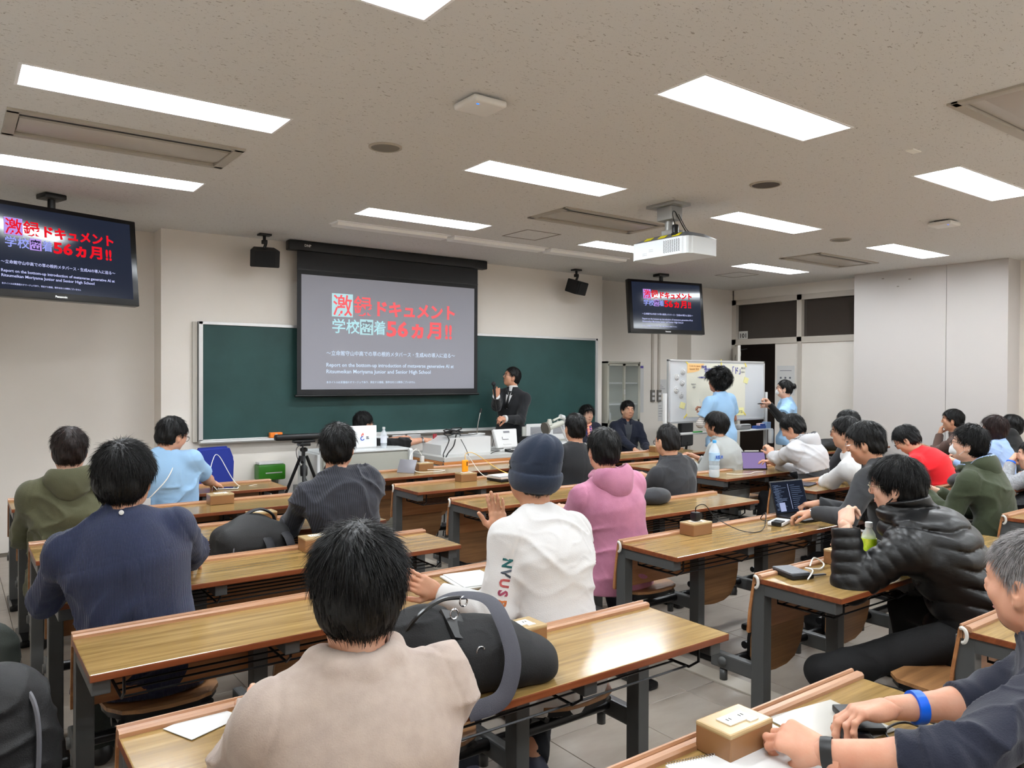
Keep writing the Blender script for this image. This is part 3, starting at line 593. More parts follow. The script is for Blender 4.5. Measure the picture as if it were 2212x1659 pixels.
t = thing('open_laptop', 'open white laptop seen from behind with a small flame logo on its lid', 'laptop', (3.33, 7.06, .873))
bm = BM(); boxb(bm, (-.16, 0, 0), (.16, .22, .014), .004); obj('base', bm, m_white, t, True)
bm = BM(); boxb(bm, (-.16, -.004, 0), (.16, .004, .215), .0035); bm.transform(Matrix.Translation((0, .0, .012)) @ Matrix.Rotation(-.03, 4, 'X')); obj('lid', bm, mat('laptop_white', (.90, .91, .92), .35), t, True)
bm = BM(); tube(bm, [(.003+.018*math.cos(a), -.0055, .10+.018*math.sin(a)) for a in np.linspace(1.2, 6.0, 14)], .004, 6); obj('logo', bm, mat('logo_blue', (.15, .35, .75), .5), t)
bm = BM(); tube(bm, spline([(.0, -.0055, .118), (-.006, -.0055, .13), (.008, -.0055, .15), (.012, -.0055, .13)]), [.004]*24+[.001], 6); obj('logo', bm, mat('logo_red', (.93, .45, .38), .5), t)
bm = BM(); boxb(bm, (.045, -.0055, .092), (.075, -.004, .102)); boxb(bm, (.045, -.0055, .108), (.07, -.004, .118)); obj('logo_text', bm, mat('ink_grey', ()), t)
# right desk unit with the wooden band
m_pale = mat('lectern_white', (.73, .73, .715), .45); m_band = woodmat('band_wood', (.66, .40, .20), (.74, .47, .25), (.82, .56, .33), .35)
t = thing('teaching_desk', 'long white teaching desk with an orange wooden band in front of the presenter', 'desk', (3.98, 6.55, 0))
bm = BM(); boxb(bm, (0, .02, 0), (2.35, .78, .70), .004); boxb(bm, (0, .0, .74), (2.35, .8, .785), .004); obj('body', bm, m_pale, t)
bm = BM(); boxb(bm, (-.01, -.012, .705), (2.36, .80, .738), .004); obj('wood_band', bm, m_band, t)
bm = BM()
for x in (.58, 1.17, 1.76): boxb(bm, (x, .014, .02), (x+.006, .02, .70))
obj('door_gap', bm, MATS['ink_grey'], t)
bm = BM(); prism(bm, [(0, 0), (.62, 0), (.62, .17), (.18, .17), (0, .10)], 0, .38, 'y'); o = obj('equipment_box', bm, m_white); o.location = (4.08, 6.78, .786); tag(o, 'white equipment box with coiled black cables on the teaching desk', 'box')
# ------- cables on it
m_cb = mat('cable_black', (.02, .02, .022), .45); m_cw = mat('cable_white', (.86, .86, .84), .4)
bm = BM(); pts = []
for k in range(90):
    a = k*.37; r = .085+.018*math.sin(k*.9); pts.append((r*math.cos(a)*1.1, r*math.sin(a)*.7, .012+.03*abs(math.sin(k*.31))+.0006*k))
tube(bm, spline(pts, 3), .0055, 6); o = obj('coiled_cable', bm, m_cb, None, True); o.location = (4.30, 6.90, .955); tag(o, 'heap of coiled black cable on the white equipment box', 'cable')
cable('desk_cable', 'black cable sagging across the front of the white equipment box', [(4.22, 6.88, .965), (4.15, 6.74, .93), (4.04, 6.66, .82), (4.00, 6.60, .79), (3.95, 6.50, .6), (3.94, 6.48, .2), (3.94, 6.5, .02)], .006, m_cb)
cable('desk_cable', 'thick black cable hanging down the left side of the teaching desk', [(4.30, 6.84, .98), (4.18, 6.70, .88), (4.02, 6.58, .79), (3.90, 6.52, .55), (3.88, 6.5, .1), (3.88, 6.52, .02)], .007, m_cb)
cable('desk_cable', 'thin black cable drooping over the wooden band to the monitor', [(4.33, 6.82, .96), (4.30, 6.66, .86), (4.32, 6.56, .72), (4.42, 6.55, .70), (4.60, 6.62, .79), (4.76, 6.70, .80)], .004, m_cb)
cable('desk_cable', 'black cable running from the coil to the monitor', [(4.38, 6.9, .97), (4.55, 6.95, .965), (4.66, 6.98, .97)], .004, m_cb)
# monitor seen from behind
t = thing('touch_monitor', 'white touch monitor on the teaching desk seen from behind', 'monitor', (4.93, 6.82, .786))
bm = BM(); prism(bm, [(-.135, 0), (.135, 0), (.17, .21), (-.15, .21)], -.02, .02, 'y'); bmesh.ops.bevel(bm, geom=bm.edges[:], offset=.006, segments=2, affect='EDGES'); bm.transform(Matrix.Translation((0, -.02, .03)) @ Matrix.Rotation(-.35, 4, 'X')); obj('housing', bm, m_white, t, True)
bm = BM(); box(bm, (0, .03, .01), (.22, .18, .02), .006); boxb(bm, (-.05, -.03, .01), (.06, .01, .08), .006); obj('stand', bm, m_white, t, True)
bm = BM(); boxb(bm, (-.02, -.024, .165), (.06, -.021, .185)); boxb(bm, (-.05, -.024, .09), (-.045, -.021, .12)); boxb(bm, (-.045, -.024, .09), (.03, -.021, .096)); bm.transform(Matrix.Translation((0, -.02, .03)) @ Matrix.Rotation(-.35, 4, 'X')); obj('marking', bm, MATS['ink_grey'], t)
t = thing('control_keyboard', 'black control panel with a row of white keys in front of the monitor', 'keyboard', (5.10, 6.66, .786), .02)
bm = BM(); prism(bm, [(-.06, 0), (.06, 0), (.06, .03), (-.06, .008)], -.26, .26, 'x'); obj('base', bm, m_black, t)
bm = BM()
for k in range(11): box(bm, (-.2+k*.04, 0, .024), (.026, .035, .008), .002)
obj('keys', bm, m_white, t)
bm = BM(); box(bm, (0, 0, .065), (.24, .16, .13), .006); box(bm, (.05, -.081, .03), (.06, .003, .03), mi=0); o = obj('black_unit', bm, m_black); o.location = (5.36, 6.92, .786); tag(o, 'small black box unit on the teaching desk right of the keyboard', 'device')
t = thing('document_camera', 'white folding arm document camera on the teaching desk', 'document camera', (5.95, 6.95, .786))
bm = BM(); box(bm, (-.10, 0, .02), (.42, .30, .04), .012); obj('base', bm, m_white, t, True)
bm = BM(); tube(bm, [(.06, 0, .03), (-.10, -.02, .33)], [.026, .02], 12); tube(bm, [(.02, .04, .03), (-.16, .02, .29)], .012, 8); tube(bm, [(-.10, -.02, .33), (-.16, -.03, .345)], .028, 12); obj('arm', bm, m_white, t, True)
bm = BM(); tube(bm, [(-.12, -.02, .27), (-.36, -.05, .22)], [.032, .036], 14); tube(bm, [(-.14, -.02, .34), (-.28, -.04, .30)], .014, 8); lathe(bm, [(.02, .32), (.03, .29), (.035, .25), (.03, .245)], 14, (-.34, -.05, 0)); obj('camera_head', bm, mat('doccam_silver', (.70, .70, .66), .35), t, True)
bm = BM(); lathe(bm, [(.03, 0), (.07, -.02), (.075, -.05), (.06, -.05)], 18, M=Matrix.Rotation(math.radians(80), 4, 'Y')); bm.transform(Matrix.Translation((-.36, -.05, .22))); obj('hood', bm, mat('doccam_dark', (.36, .34, .31), .4), t, True)
t = thing('goose_neck_microphone', 'chrome gooseneck microphone on a white base left of the monitor', 'microphone', (4.70, 7.05, .955))
bm = BM(); box(bm, (0, 0, .008), (.16, .10, .018), .005); obj('base', bm, m_white, t, True)
bm = BM(); tube(bm, [(0, 0, .015), (.02, 0, .14), (.045, 0, .24)], .006, 8); obj('neck', bm, m_chrome, t, True)
bm = BM(); tube(bm, [(.045, 0, .24), (.06, 0, .285)], .012, 8); obj('head', bm, m_black, t, True)
for i, (x, lab) in enumerate(((5.55, 'left white document sheet propped behind the document camera'), (5.90, 'right white document sheet propped behind the document camera'))):
    bm = BM(); boxb(bm, (x, 7.26, .83), (x+.29, 7.264, 1.03)); o = obj('document_sheet', bm, m_paper); tag(o, lab, 'sheet', 'document sheets')
    bm = BM()
    for k in range(12): boxb(bm, (x+.06, 7.258, .90+k*.008), (x+.23, 7.26, .904+k*.008))
    obj('print_lines', bm, MATS['print_grey'], o)
bm = BM(); boxb(bm, (5.50, 7.265, .80), (6.22, 7.285, 1.0)); boxb(bm, (5.86, 7.25, .80), (5.885, 7.265, 1.05)); boxb(bm, (5.5, 7.2, 0), (6.22, 7.5, .80)); tag(obj('copy_stand', bm, m_con), 'low grey cabinet and board holding the two document sheets', 'stand')
# ---- tripod with camera bar
t = thing('tripod', 'black camera tripod with a wide camera bar left of the console', 'tripod', (2.62, 6.78, 0))
bm = BM(); tube(bm, [(0, 0, .28), (0, 0, .93)], .014, 10); lathe(bm, [(.03, .68), (.034, .7), (.034, .76), (.02, .78)], 12); lathe(bm, [(.02, .9), (.035, .91), (.035, .93), (.02, .94)], 12); obj('column', bm, m_bm, t, True)
for a in (-1.9, .2, 2.3):
    bm = BM(); d = Vector((math.cos(a), math.sin(a), 0)); tube(bm, [d*.03+Vector((0, 0, .86)), d*.22+Vector((0, 0, .42))], .015, 8); tube(bm, [d*.20+Vector((0, 0, .46)), d*.37+Vector((0, 0, .02))], .010, 8); lathe(bm, [(.018, -.01), (.018, .03)], 8, d*.22+Vector((0, 0, .42))); tube(bm, [d*.2+Vector((0, 0, .45)), (0, 0, .42)], .004, 6); obj('leg', bm, m_bm, t, True)
bm = BM(); box(bm, (0, 0, .97), (.10, .09, .03), .006); tube(bm, [(-.02, -.03, .97), (-.10, -.22, .88)], .007, 8); tube(bm, [(-.10, -.22, .88), (-.13, -.3, .84)], .014, 8); obj('pan_head', bm, m_bm, t, True)
t = thing('camera_bar', 'wide black camera and microphone bar mounted on the tripod', 'camera', (2.62, 6.78, .985))
bm = BM(); box(bm, (0.04, 0, .055), (.62, .07, .055), .022, seg=3); obj('housing', bm, m_black, t, True)
bm = BM(); box(bm, (0, 0, .012), (.2, .06, .025), .005); obj('bracket', bm, m_bm, t, True)
cable('bar_cable', 'thin black cable looping down from the camera bar', [(2.60, 6.73, 1.0), (2.52, 6.70, .93), (2.55, 6.70, .8), (2.64, 6.72, .62), (2.72, 6.76, .58), (2.66, 6.8, .5)], .003, m_cb)
bm = BM(); box(bm, (0, 0, .03), (.09, .07, .06), .008); boxb(bm, (-.06, -.04, -.06), (.05, .04, 0), .006); o = obj('cable_box', bm, m_black, None, True); o.location = (2.93, 6.95, .93); tag(o, 'small black box hanging on the corner of the pale console', 'device')
bm = BM(); box(bm, (0, 0, .03), (.06, .05, .06), .008); o = obj('tape_roll_box', bm, mat('card_tan', (.78, .66, .45), .6), None, True); o.location = (2.93, 6.95, .99); tag(o, 'small tan box on the console corner beside the camera bar', 'box')
# ---- blue office chair
t = thing('office_chair', 'blue fabric office chair standing in front of the left wall end', 'chair', (1.86, 6.95, 0), .25)
bm = BM(); prism(bm, [(-.19, .62), (-.14, .56), (.14, .56), (.19, .62), (.20, .85), (.15, .97), (-.15, .97), (-.20, .85)], -.03, .03, 'y'); bmesh.ops.bevel(bm, geom=bm.edges[:], offset=.02, segments=3, affect='EDGES'); obj('backrest', bm, mat('chair_blue', (.10, .17, .52), .85, bump=(300, .4)), t, True)
bm = BM(); box(bm, (0, .26, .45), (.46, .44, .08), .03, seg=3); obj('seat', bm, MATS['chair_blue'], t, True)
bm = BM(); tube(bm, [(0, .03, .70), (0, .06, .42), (0, .2, .38)], .02, 8); tube(bm, [(0, .26, .4), (0, .26, .1)], .025, 10); 
for k in range(5): tube(bm, [(0, .26, .12), (.28*math.cos(k*1.257), .26+.28*math.sin(k*1.257), .06)], .016, 8)
obj('base', bm, m_black, t, True)
# ------------------------------------------------------------------ fixed rows of desks with folding seats
YK = [1.22+.853*k for k in range(7)]          # far edge of each row's desk top
XB = [.33, 2.86, 5.41, 7.97]; DW = 1.83; DZ = .72
m_top = woodmat('desk_wood', (.44, .345, .185), (.56, .45, .265), (.645, .535, .345), .17, 'x', .55)
m_rim = woodmat('desk_edge', (.36, .17, .08), (.45, .23, .12), (.52, .29, .16), .35)
m_rail = woodmat('rail_wood', (.56, .40, .28), (.63, .46, .335), (.69, .52, .385), .35)
m_ply = woodmat('plywood', (.42, .29, .17), (.52, .37, .23), (.60, .44, .28), .4)
m_back = woodmat('backrest_wood', (.54, .34, .20), (.62, .42, .26), (.68, .48, .31), .35)
m_leg = mat('desk_steel', (.30, .305, .305), .42, .2); m_tube = mat('seat_steel', (.10, .10, .105), .3, .5)
m_hook = mat('hook_white', (.82, .81, .78), .35)
def P_top():
    bm = BM(); boxb(bm, (0, -.40, DZ-.024), (DW, -.004, DZ), .004, mi=0)
    for f in bm.faces:
        if f.normal.z < .9: f.material_index = 1
    return bm
def P_rail():
    bm = BM(); prism(bm, [(-.028, DZ-.001), (-.028, DZ+.010), (-.022, DZ+.016), (-.006, DZ+.016), (.0, DZ+.010), (0, DZ-.03), (-.005, DZ-.03)], 0, DW, 'x')
    prism(bm, [(.003, DZ-.03), (.003, DZ+.012), (.006, DZ+.018), (.012, DZ+.018), (.014, DZ-.03)], 0, DW, 'x'); return bm
def P_back():
    bm = BM(); pr = [(.004, DZ+.004), (.016, DZ+.004), (.030, .64), (.042, .56), (.050, .47), (.038, .465), (.030, .56), (.018, .64)]
    prism(bm, pr, 0, DW, 'x'); return bm
def P_leg():
    bm = BM(); boxb(bm, (-.028, -.035, .03), (.028, .03, DZ-.024), .004); boxb(bm, (-.026, -.37, DZ-.075), (.026, -.03, DZ-.026), .004)
    return bm
def P_foot():
    bm = BM(); box(bm, (0, -.05, .022), (.075, .34, .04), .016); return bm
def P_arm():
    bm = BM(); boxb(bm, (-.02, .02, .255), (.02, .26, .325), .008); tube(bm, [(0, .20, .25), (0, .20, .20)], .018, 10); lathe(bm, [(.001, -.03), (.022, -.03), (.022, .03), (.001, .03)], 12, (0, .19, .29), M=Matrix.Rotation(PI/2, 4, 'Y')); return bm
def P_beam():
    bm = BM(); tube(bm, [(.04, .15, .30), (DW-.04, .15, .30)], .022, 12); return bm
def P_wire():
    bm = BM()
    for y in (-.06, -.12, -.18, -.24, -.30): tube(bm, [(.10, y, DZ-.12), (DW-.10, y, DZ-.12)], .004, 5)
    for x in (.10, .62, 1.2, DW-.10): tube(bm, [(x, -.04, DZ-.03), (x, -.04, DZ-.12), (x, -.31, DZ-.12), (x, -.35, DZ-.09), (x, -.35, DZ-.03)], .005, 5)
    return bm
def P_hook():
    bm = BM(); tube(bm, spline([(-.002, .008, DZ+.004), (-.007, .0, DZ+.008), (-.009, -.012, DZ), (-.009, -.016, DZ-.02), (-.009, -.010, DZ-.038), (-.006, .0, DZ-.044)], 5), .0065, 8); return bm
def seat_outline(w, d):
    pts = []
    for a in range(0, 7): t = a/6*PI/2; pts.append((w/2-.07+.07*math.sin(t), -.07*(1-math.cos(t))+.0-.0))
    p = [(w/2-.05, d), (w/2, d-.05), (w/2+.01, d*.5), (w/2, .10), (w/2-.04, .035), (w/2-.10, .008), (0, 0)]
    return p+[(-x, y) for x, y in p[-2::-1]]
def P_seat():      # local: y from 0 (hinge end, towards desk) to .36, slightly dished
    bm = BM(); prism(bm, seat_outline(.38, .36), 0, .014, 'z')
    return bm
def P_pan():
    bm = BM(); prism(bm, [(x*.97, y*.96+.008) for x, y in seat_outline(.38, .36)], -.022, -.001, 'z')
    tube(bm, [(-.15, .05, -.03), (-.15, .3, -.035)], .012, 8); tube(bm, [(.15, .05, -.03), (.15, .3, -.035)], .012, 8)
    tube(bm, [(-.17, .13, -.05), (.17, .13, -.05)], .018, 10)
    return bm
DP = {}
def part(root, key, fn, m, name, loc=(0, 0, 0), rot=(0, 0, 0), smooth=False):
    if key not in DP:
        DP[key] = obj(name, fn(), m, root, smooth); DP[key].location = loc; DP[key].rotation_euler = rot; return DP[key]
    return shared(name, DP[key], root, loc, rot)
# (block,row): label ; seats open at positions given
DESK = {
 (0, 0): ('long desk at the bottom right under the ring-bound pad and the grey-haired man\'s hands', [0]),
 (0, 1): ('long desk carrying the big black handbag, glossy glare on its right end', [1, 2]),
 (0, 2): ('long desk right behind the man in the navy corduroy shirt', [0]),
 (0, 3): ('long desk on which the man in navy rests his arms, outlet box at its middle', [2]),
 (0, 4): ('long desk carrying the black backpack and the small drink bottle', [0]),
 (0, 5): ('long desk behind the man in the light blue T-shirt at the left', [1]),
 (0, 6): ('front-row desk at the left with a phone lying on it beside the blue chair', []),
 (1, 0): ('desk at the right edge behind the man in the black puffer jacket', [0, 1]),
 (1, 1): ('desk under the puffer-jacket man\'s elbow with the grey wallet and white cable', [2]),
 (1, 2): ('desk with the open dark laptop and the black charger, empty at its left end', [0]),
 (1, 3): ('empty desk behind the man with the undercut, glare on its right end', [2]),
 (1, 4): ('desk between the blue beanie and the pink hoodie, its left end empty', [2]),
 (1, 5): ('desk with the orange power bank and the packed lunch tray', []),
 (1, 6): ('front-row desk with the small tablet charging on a stand', []),
 (2, 1): ('desk at the right edge behind the man in the dark green parka', [0, 2]),
 (2, 2): ('desk under the green-parka man\'s arms, mostly hidden by people', [0, 2]),
 (2, 3): ('desk with phones and notebook at the white-shirt man\'s elbow', [1, 2]),
 (2, 4): ('desk with the large water bottle and the purple tablet', [1]),
 (2, 5): ('desk in front of the bowl-cut man, partly hidden by the undercut man', []),
 (2, 6): ('front-row desk with an outlet box before the man in the navy blazer', []),
 (3, 2): ('desk at the far right below the brown-haired woman', [0]),
 (3, 3): ('far right desk under the red-shirted man\'s shoulder', [1]),
 (3, 5): ('far right desk with a white bottle and a black bag on it', []),
}
for (b, k), (lab, open_) in DESK.items():
    t = thing('long_desk', lab, 'desk', (XB[b], YK[k], 0), 0, 'fixed rows of long wooden desks')
    part(t, 'top', P_top, [m_top, m_rim], 'desk_top'); part(t, 'rail', P_rail, m_rail, 'top_rail'); part(t, 'back', P_back, m_back, 'backrest_panel')
    for x in (.035, .62, 1.22, DW-.035):
        part(t, 'leg', P_leg, m_leg, 'leg', (x, 0, 0)); part(t, 'foot', P_foot, m_tube, 'foot', (x, 0, 0)); part(t, 'arm', P_arm, m_leg, 'seat_bracket', (x, 0, 0))
    part(t, 'beam', P_beam, m_tube, 'seat_beam', smooth=True); part(t, 'wire', P_wire, m_tube, 'book_rack', smooth=True)
    if b: part(t, 'hook', P_hook, m_hook, 'bag_hook', smooth=True)
    for i in range(3):
        x = (.305, .915, 1.525)[i]
        if i in open_: s = part(t, 'seat', P_seat, m_ply, 'seat', (x, -.02, .415)); pan = part(s, 'pan', P_pan, m_tube, 'seat_frame', smooth=True)
        else:
            s = part(t, 'seat', P_seat, m_ply, 'seat', (x, .125, .215), (math.radians(96), 0, 0)); pan = part(s, 'pan', P_pan, m_tube, 'seat_frame', smooth=True)
# outlet boxes on the rail
m_obox = mat('outlet_brown', (.52, .37, .235), .32); m_olid = mat('outlet_lid', (.68, .585, .43), .25); m_osock = mat('outlet_socket', (.88, .86, .82), .3)
def P_ob():
    bm = BM(); box(bm, (0, 0, .03), (.158, .10, .06), .003); return bm
def P_ol():
    bm = BM(); box(bm, (0, 0, .064), (.160, .102, .012), .005); return bm
def P_os():
    bm = BM(); box(bm, (.0, 0, .0715), (.085, .042, .004), .0015); box(bm, (.03, -.028, .0712), (.03, .012, .003))
    for x in (-.02, .02):
        for y in (-.007, .007): pass
    return bm
def P_osl():
    bm = BM()
    for x in (-.022, .022):
        for d in (-.005, .005): box(bm, (x+d, 0, .0738), (.0022, .009, .001))
        for d in (-.005, .005): box(bm, (x+d, -.0, .0738), (.0022, .009, .001))
    return bm
OB = {(0, 0): 1.50, (0, 1): 1.50, (0, 3): 1.50, (0, 4): 1.50, (0, 5): 1.50, (1, 2): 3.38, (1, 5): 3.50, (1, 6): 3.58, (2, 6): 6.72, (1, 1): 3.42, (2, 1): 5.95}
OL = {(0, 0): 'brown outlet box beside the ring-bound pad, nearest of all', (0, 1): 'brown outlet box beside the black handbag', (0, 3): 'brown outlet box touching the top of the foreground man\'s hair',
 (0, 4): 'brown outlet box behind the black backpack handle', (0, 5): 'brown outlet box beside the elbow of the man in light blue', (1, 2): 'brown outlet box with the black charger plugged in',
 (1, 5): 'brown outlet box with the orange power bank standing on it', (1, 6): 'brown outlet box behind the small tablet stand', (2, 6): 'small brown outlet box in front of the man in the navy blazer',
 (1, 1): 'brown outlet box hidden behind the puffer jacket sleeve', (2, 1): 'brown outlet box on the desk behind the green parka'}
for (b, k), x in OB.items():
    t = thing('outlet_box', OL[(b, k)], 'outlet box', (x, YK[k]-.075, DZ+.001), 0, 'brown desk outlet boxes')
    part(t, 'ob', P_ob, m_obox, 'box_body'); part(t, 'ol', P_ol, m_olid, 'box_lid', smooth=False)
    s = part(t, 'os', P_os, m_osock, 'socket_plate'); part(s, 'osl', P_osl, m_ink, 'slots')
# ------------------------------------------------------------------ people: implicit surfaces sampled to meshes
A3 = lambda *v: np.array(v, dtype=np.float64)
def nrm(v): v = np.asarray(v, float); return v/max(np.linalg.norm(v), 1e-9)
class Field:
    def __init__(s, lo, hi, res):
        s.lo = np.array(lo, float); s.res = res; s.n = np.ceil((np.array(hi)-s.lo)/res).astype(int)+1
        s.F = np.full(s.n, .06, np.float32); s.ax = [s.lo[i]+res*np.arange(s.n[i]) for i in range(3)]
    def sub(s, lo, hi):
        a = np.clip(np.floor((np.array(lo)-s.lo)/s.res).astype(int), 0, s.n-1); b = np.clip(np.ceil((np.array(hi)-s.lo)/s.res).astype(int)+1, 1, s.n)
        if np.any(b-a < 1): return None, None
        sl = tuple(slice(a[i], b[i]) for i in range(3))
        return sl, [s.ax[0][sl[0]][:, None, None], s.ax[1][sl[1]][None, :, None], s.ax[2][sl[2]][None, None, :]]
    def comb(s, sl, d, k, op='u'):
        f = s.F[sl]; d = d.astype(np.float32)
        if op == 'u':
            if k > 0: h = np.clip(k-np.abs(f-d), 0, None)/k; s.F[sl] = np.minimum(f, d)-h*h*k*.25
            else: s.F[sl] = np.minimum(f, d)
        else:   # subtract
            d = -d
            if k > 0: h = np.clip(k-np.abs(f-d), 0, None)/k; s.F[sl] = np.maximum(f, d)+h*h*k*.25
            else: s.F[sl] = np.maximum(f, d)
    def cone(s, a, b, ra, rb, k=.02, flat=None, q=1, op='u', cut=None, disp=None):
        a, b = np.asarray(a, float), np.asarray(b, float); r = max(ra, rb)+.05+k
        sl, P = s.sub(np.minimum(a, b)-r, np.maximum(a, b)+r)
        if sl is None: return
        ba = b-a; L2 = max(ba@ba, 1e-9); px, py, pz = P[0]-a[0], P[1]-a[1], P[2]-a[2]
        tt = (px*ba[0]+py*ba[1]+pz*ba[2])/L2; t = np.clip(tt, 0, 1)
        vx, vy, vz = px-t*ba[0], py-t*ba[1], pz-t*ba[2]; sc = 1
        if flat is not None:
            f = nrm(flat); g = (vx*f[0]+vy*f[1]+vz*f[2])*(1/q-1); vx, vy, vz = vx+f[0]*g, vy+f[1]*g, vz+f[2]*g; sc = q**.5
        d = (np.sqrt(vx*vx+vy*vy+vz*vz)-(ra+t*(rb-ra)))*sc
        if disp is not None: d = d+disp(tt, math.sqrt(L2))
        if cut == 'b': d = np.maximum(d, (tt-1)*math.sqrt(L2))
        if cut == 'a': d = np.maximum(d, -tt*math.sqrt(L2))
        s.comb(sl, d, k, op)
    def ell(s, c, r, R=None, k=.02, op='u', clip=None):
        c = np.asarray(c, float); r = np.asarray(r, float); m = r.max()+.05+k
        sl, P = s.sub(c-m, c+m)
        if sl is None: return
        p = [P[i]-c[i] for i in range(3)]
        if R is not None: p = [p[0]*R[0, i]+p[1]*R[1, i]+p[2]*R[2, i] for i in range(3)]
        k0 = np.sqrt((p[0]/r[0])**2+(p[1]/r[1])**2+(p[2]/r[2])**2); k1 = np.sqrt((p[0]/r[0]**2)**2+(p[1]/r[1]**2)**2+(p[2]/r[2]**2)**2)
        d = k0*(k0-1)/np.maximum(k1, 1e-6)
        if clip is not None: d = np.maximum(d, clip(*p))
        s.comb(sl, d, k, op)
    def plane(s, p, n):       # keep the side opposite to n
        n = nrm(n); d = (s.ax[0][:, None, None]-p[0])*n[0]+(s.ax[1][None, :, None]-p[1])*n[1]+(s.ax[2][None, None, :]-p[2])*n[2]
        s.F = np.maximum(s.F, d.astype(np.float32))
    def displace(s, fn, band=.05):
        m = np.abs(s.F) < band; i, j, k = np.nonzero(m); P = np.stack([s.ax[0][i], s.ax[1][j], s.ax[2][k]], 1)
        s.F[m] += fn(P).astype(np.float32)
    def mesh(s):
        F = s.F; F[0] = F[-1] = .05; F[:, 0] = F[:, -1] = .05; F[:, :, 0] = F[:, :, -1] = .05
        I = F < 0; c = I[:-1, :-1, :-1].astype(np.uint8)
        cnt = sum(I[a:F.shape[0]-1+a, b:F.shape[1]-1+b, d:F.shape[2]-1+d].astype(np.uint8) for a in (0, 1) for b in (0, 1) for d in (0, 1))
        act = (cnt > 0) & (cnt < 8); idx = -np.ones(act.shape, np.int32); ijk = np.argwhere(act); n = len(ijk); idx[act] = np.arange(n)
        V = np.zeros((n, 3)); C = np.zeros(n)
        co = [(a, b, d) for a in (0, 1) for b in (0, 1) for d in (0, 1)]
        val = {o: F[ijk[:, 0]+o[0], ijk[:, 1]+o[1], ijk[:, 2]+o[2]].astype(np.float64) for o in co}
        for o in co:
            for ax in range(3):
                if o[ax]: continue
                e = list(o); e[ax] = 1; f0, f1 = val[o], val[tuple(e)]; x = (f0 < 0) != (f1 < 0)
                t = np.where(x, f0/np.where(x, f0-f1, 1), 0); p = np.tile(np.array(o, float), (n, 1)); p[:, ax] += t
                V[x] += p[x]; C[x] += 1
        V = V/C[:, None]+ijk; V = s.lo+V*s.res
        Q = []
        for ax in range(3):
            o = [0, 0, 0]; o[ax] = 1; u, w = [a for a in range(3) if a != ax]
            A_ = I[tuple(slice(0, F.shape[i]-(1 if i == ax else 0)) for i in range(3))]; B_ = I[tuple(slice(1 if i == ax else 0, F.shape[i]) for i in range(3))]
            e = np.argwhere(A_ != B_); ok = (e[:, u] > 0) & (e[:, w] > 0) & (e[:, u] < F.shape[u]-1) & (e[:, w] < F.shape[w]-1); e = e[ok]
            ins = A_[e[:, 0], e[:, 1], e[:, 2]]
            def g(du, dw): q = e.copy(); q[:, u] -= du; q[:, w] -= dw; return idx[q[:, 0], q[:, 1], q[:, 2]]
            q = np.stack([g(1, 1), g(0, 1), g(0, 0), g(1, 0)], 1); fl = ins if ax != 1 else ~ins; q[~fl] = q[~fl][:, ::-1]; Q.append(q)
        return V, np.concatenate(Q)
def join(parts):
    V, Fq, n = [], [], 0
    for v, f in parts: V.append(v); Fq.append(f+n); n += len(v)
    return np.concatenate(V), np.concatenate(Fq)
def folds(seed, amp, fr=(1, 1, 1), sharp=2.0):
    r = np.random.default_rng(seed)
    fr = np.array(fr, float); fr = fr/12 if fr.max() > 5 else fr
    def waves(n, k0, k1, aniso=(1, 1, 1)):
        d = r.normal(0, 1, (n, 3))*np.array(aniso); d /= np.linalg.norm(d, axis=1, keepdims=True)
        return d*r.uniform(k0, k1, (n, 1)), r.uniform(0, 6.28, n)
    K1, p1 = waves(5, 16, 34, (.8, .8, 1.3)); K2, p2 = waves(6, 42, 80, (.8, .8, 1.4)); KM, pm = waves(4, 7, 14); KW, pw = waves(3, 14, 26)
    def n_(P, K, p): return np.sin(P @ K.T+p).sum(1)/math.sqrt(len(p))
    def f(P):
        P = P*fr
        wv = .018*np.stack([np.sin(P @ KW[i]+pw[i]) for i in range(3)], 1); Q = P+wv
        a = np.clip(1-np.abs(n_(Q, K1, p1))*1.1, 0, 1)**sharp; b = np.clip(1-np.abs(n_(Q, K2, p2))*1.2, 0, 1)**sharp
        m = np.clip(.45+.55*n_(P, KM, pm), 0, 1.2); return (-a*m*1.25-b*m*.28+.35*np.sin(P @ K1[0]+p1[2])*.6)*amp+amp*.3
    return f
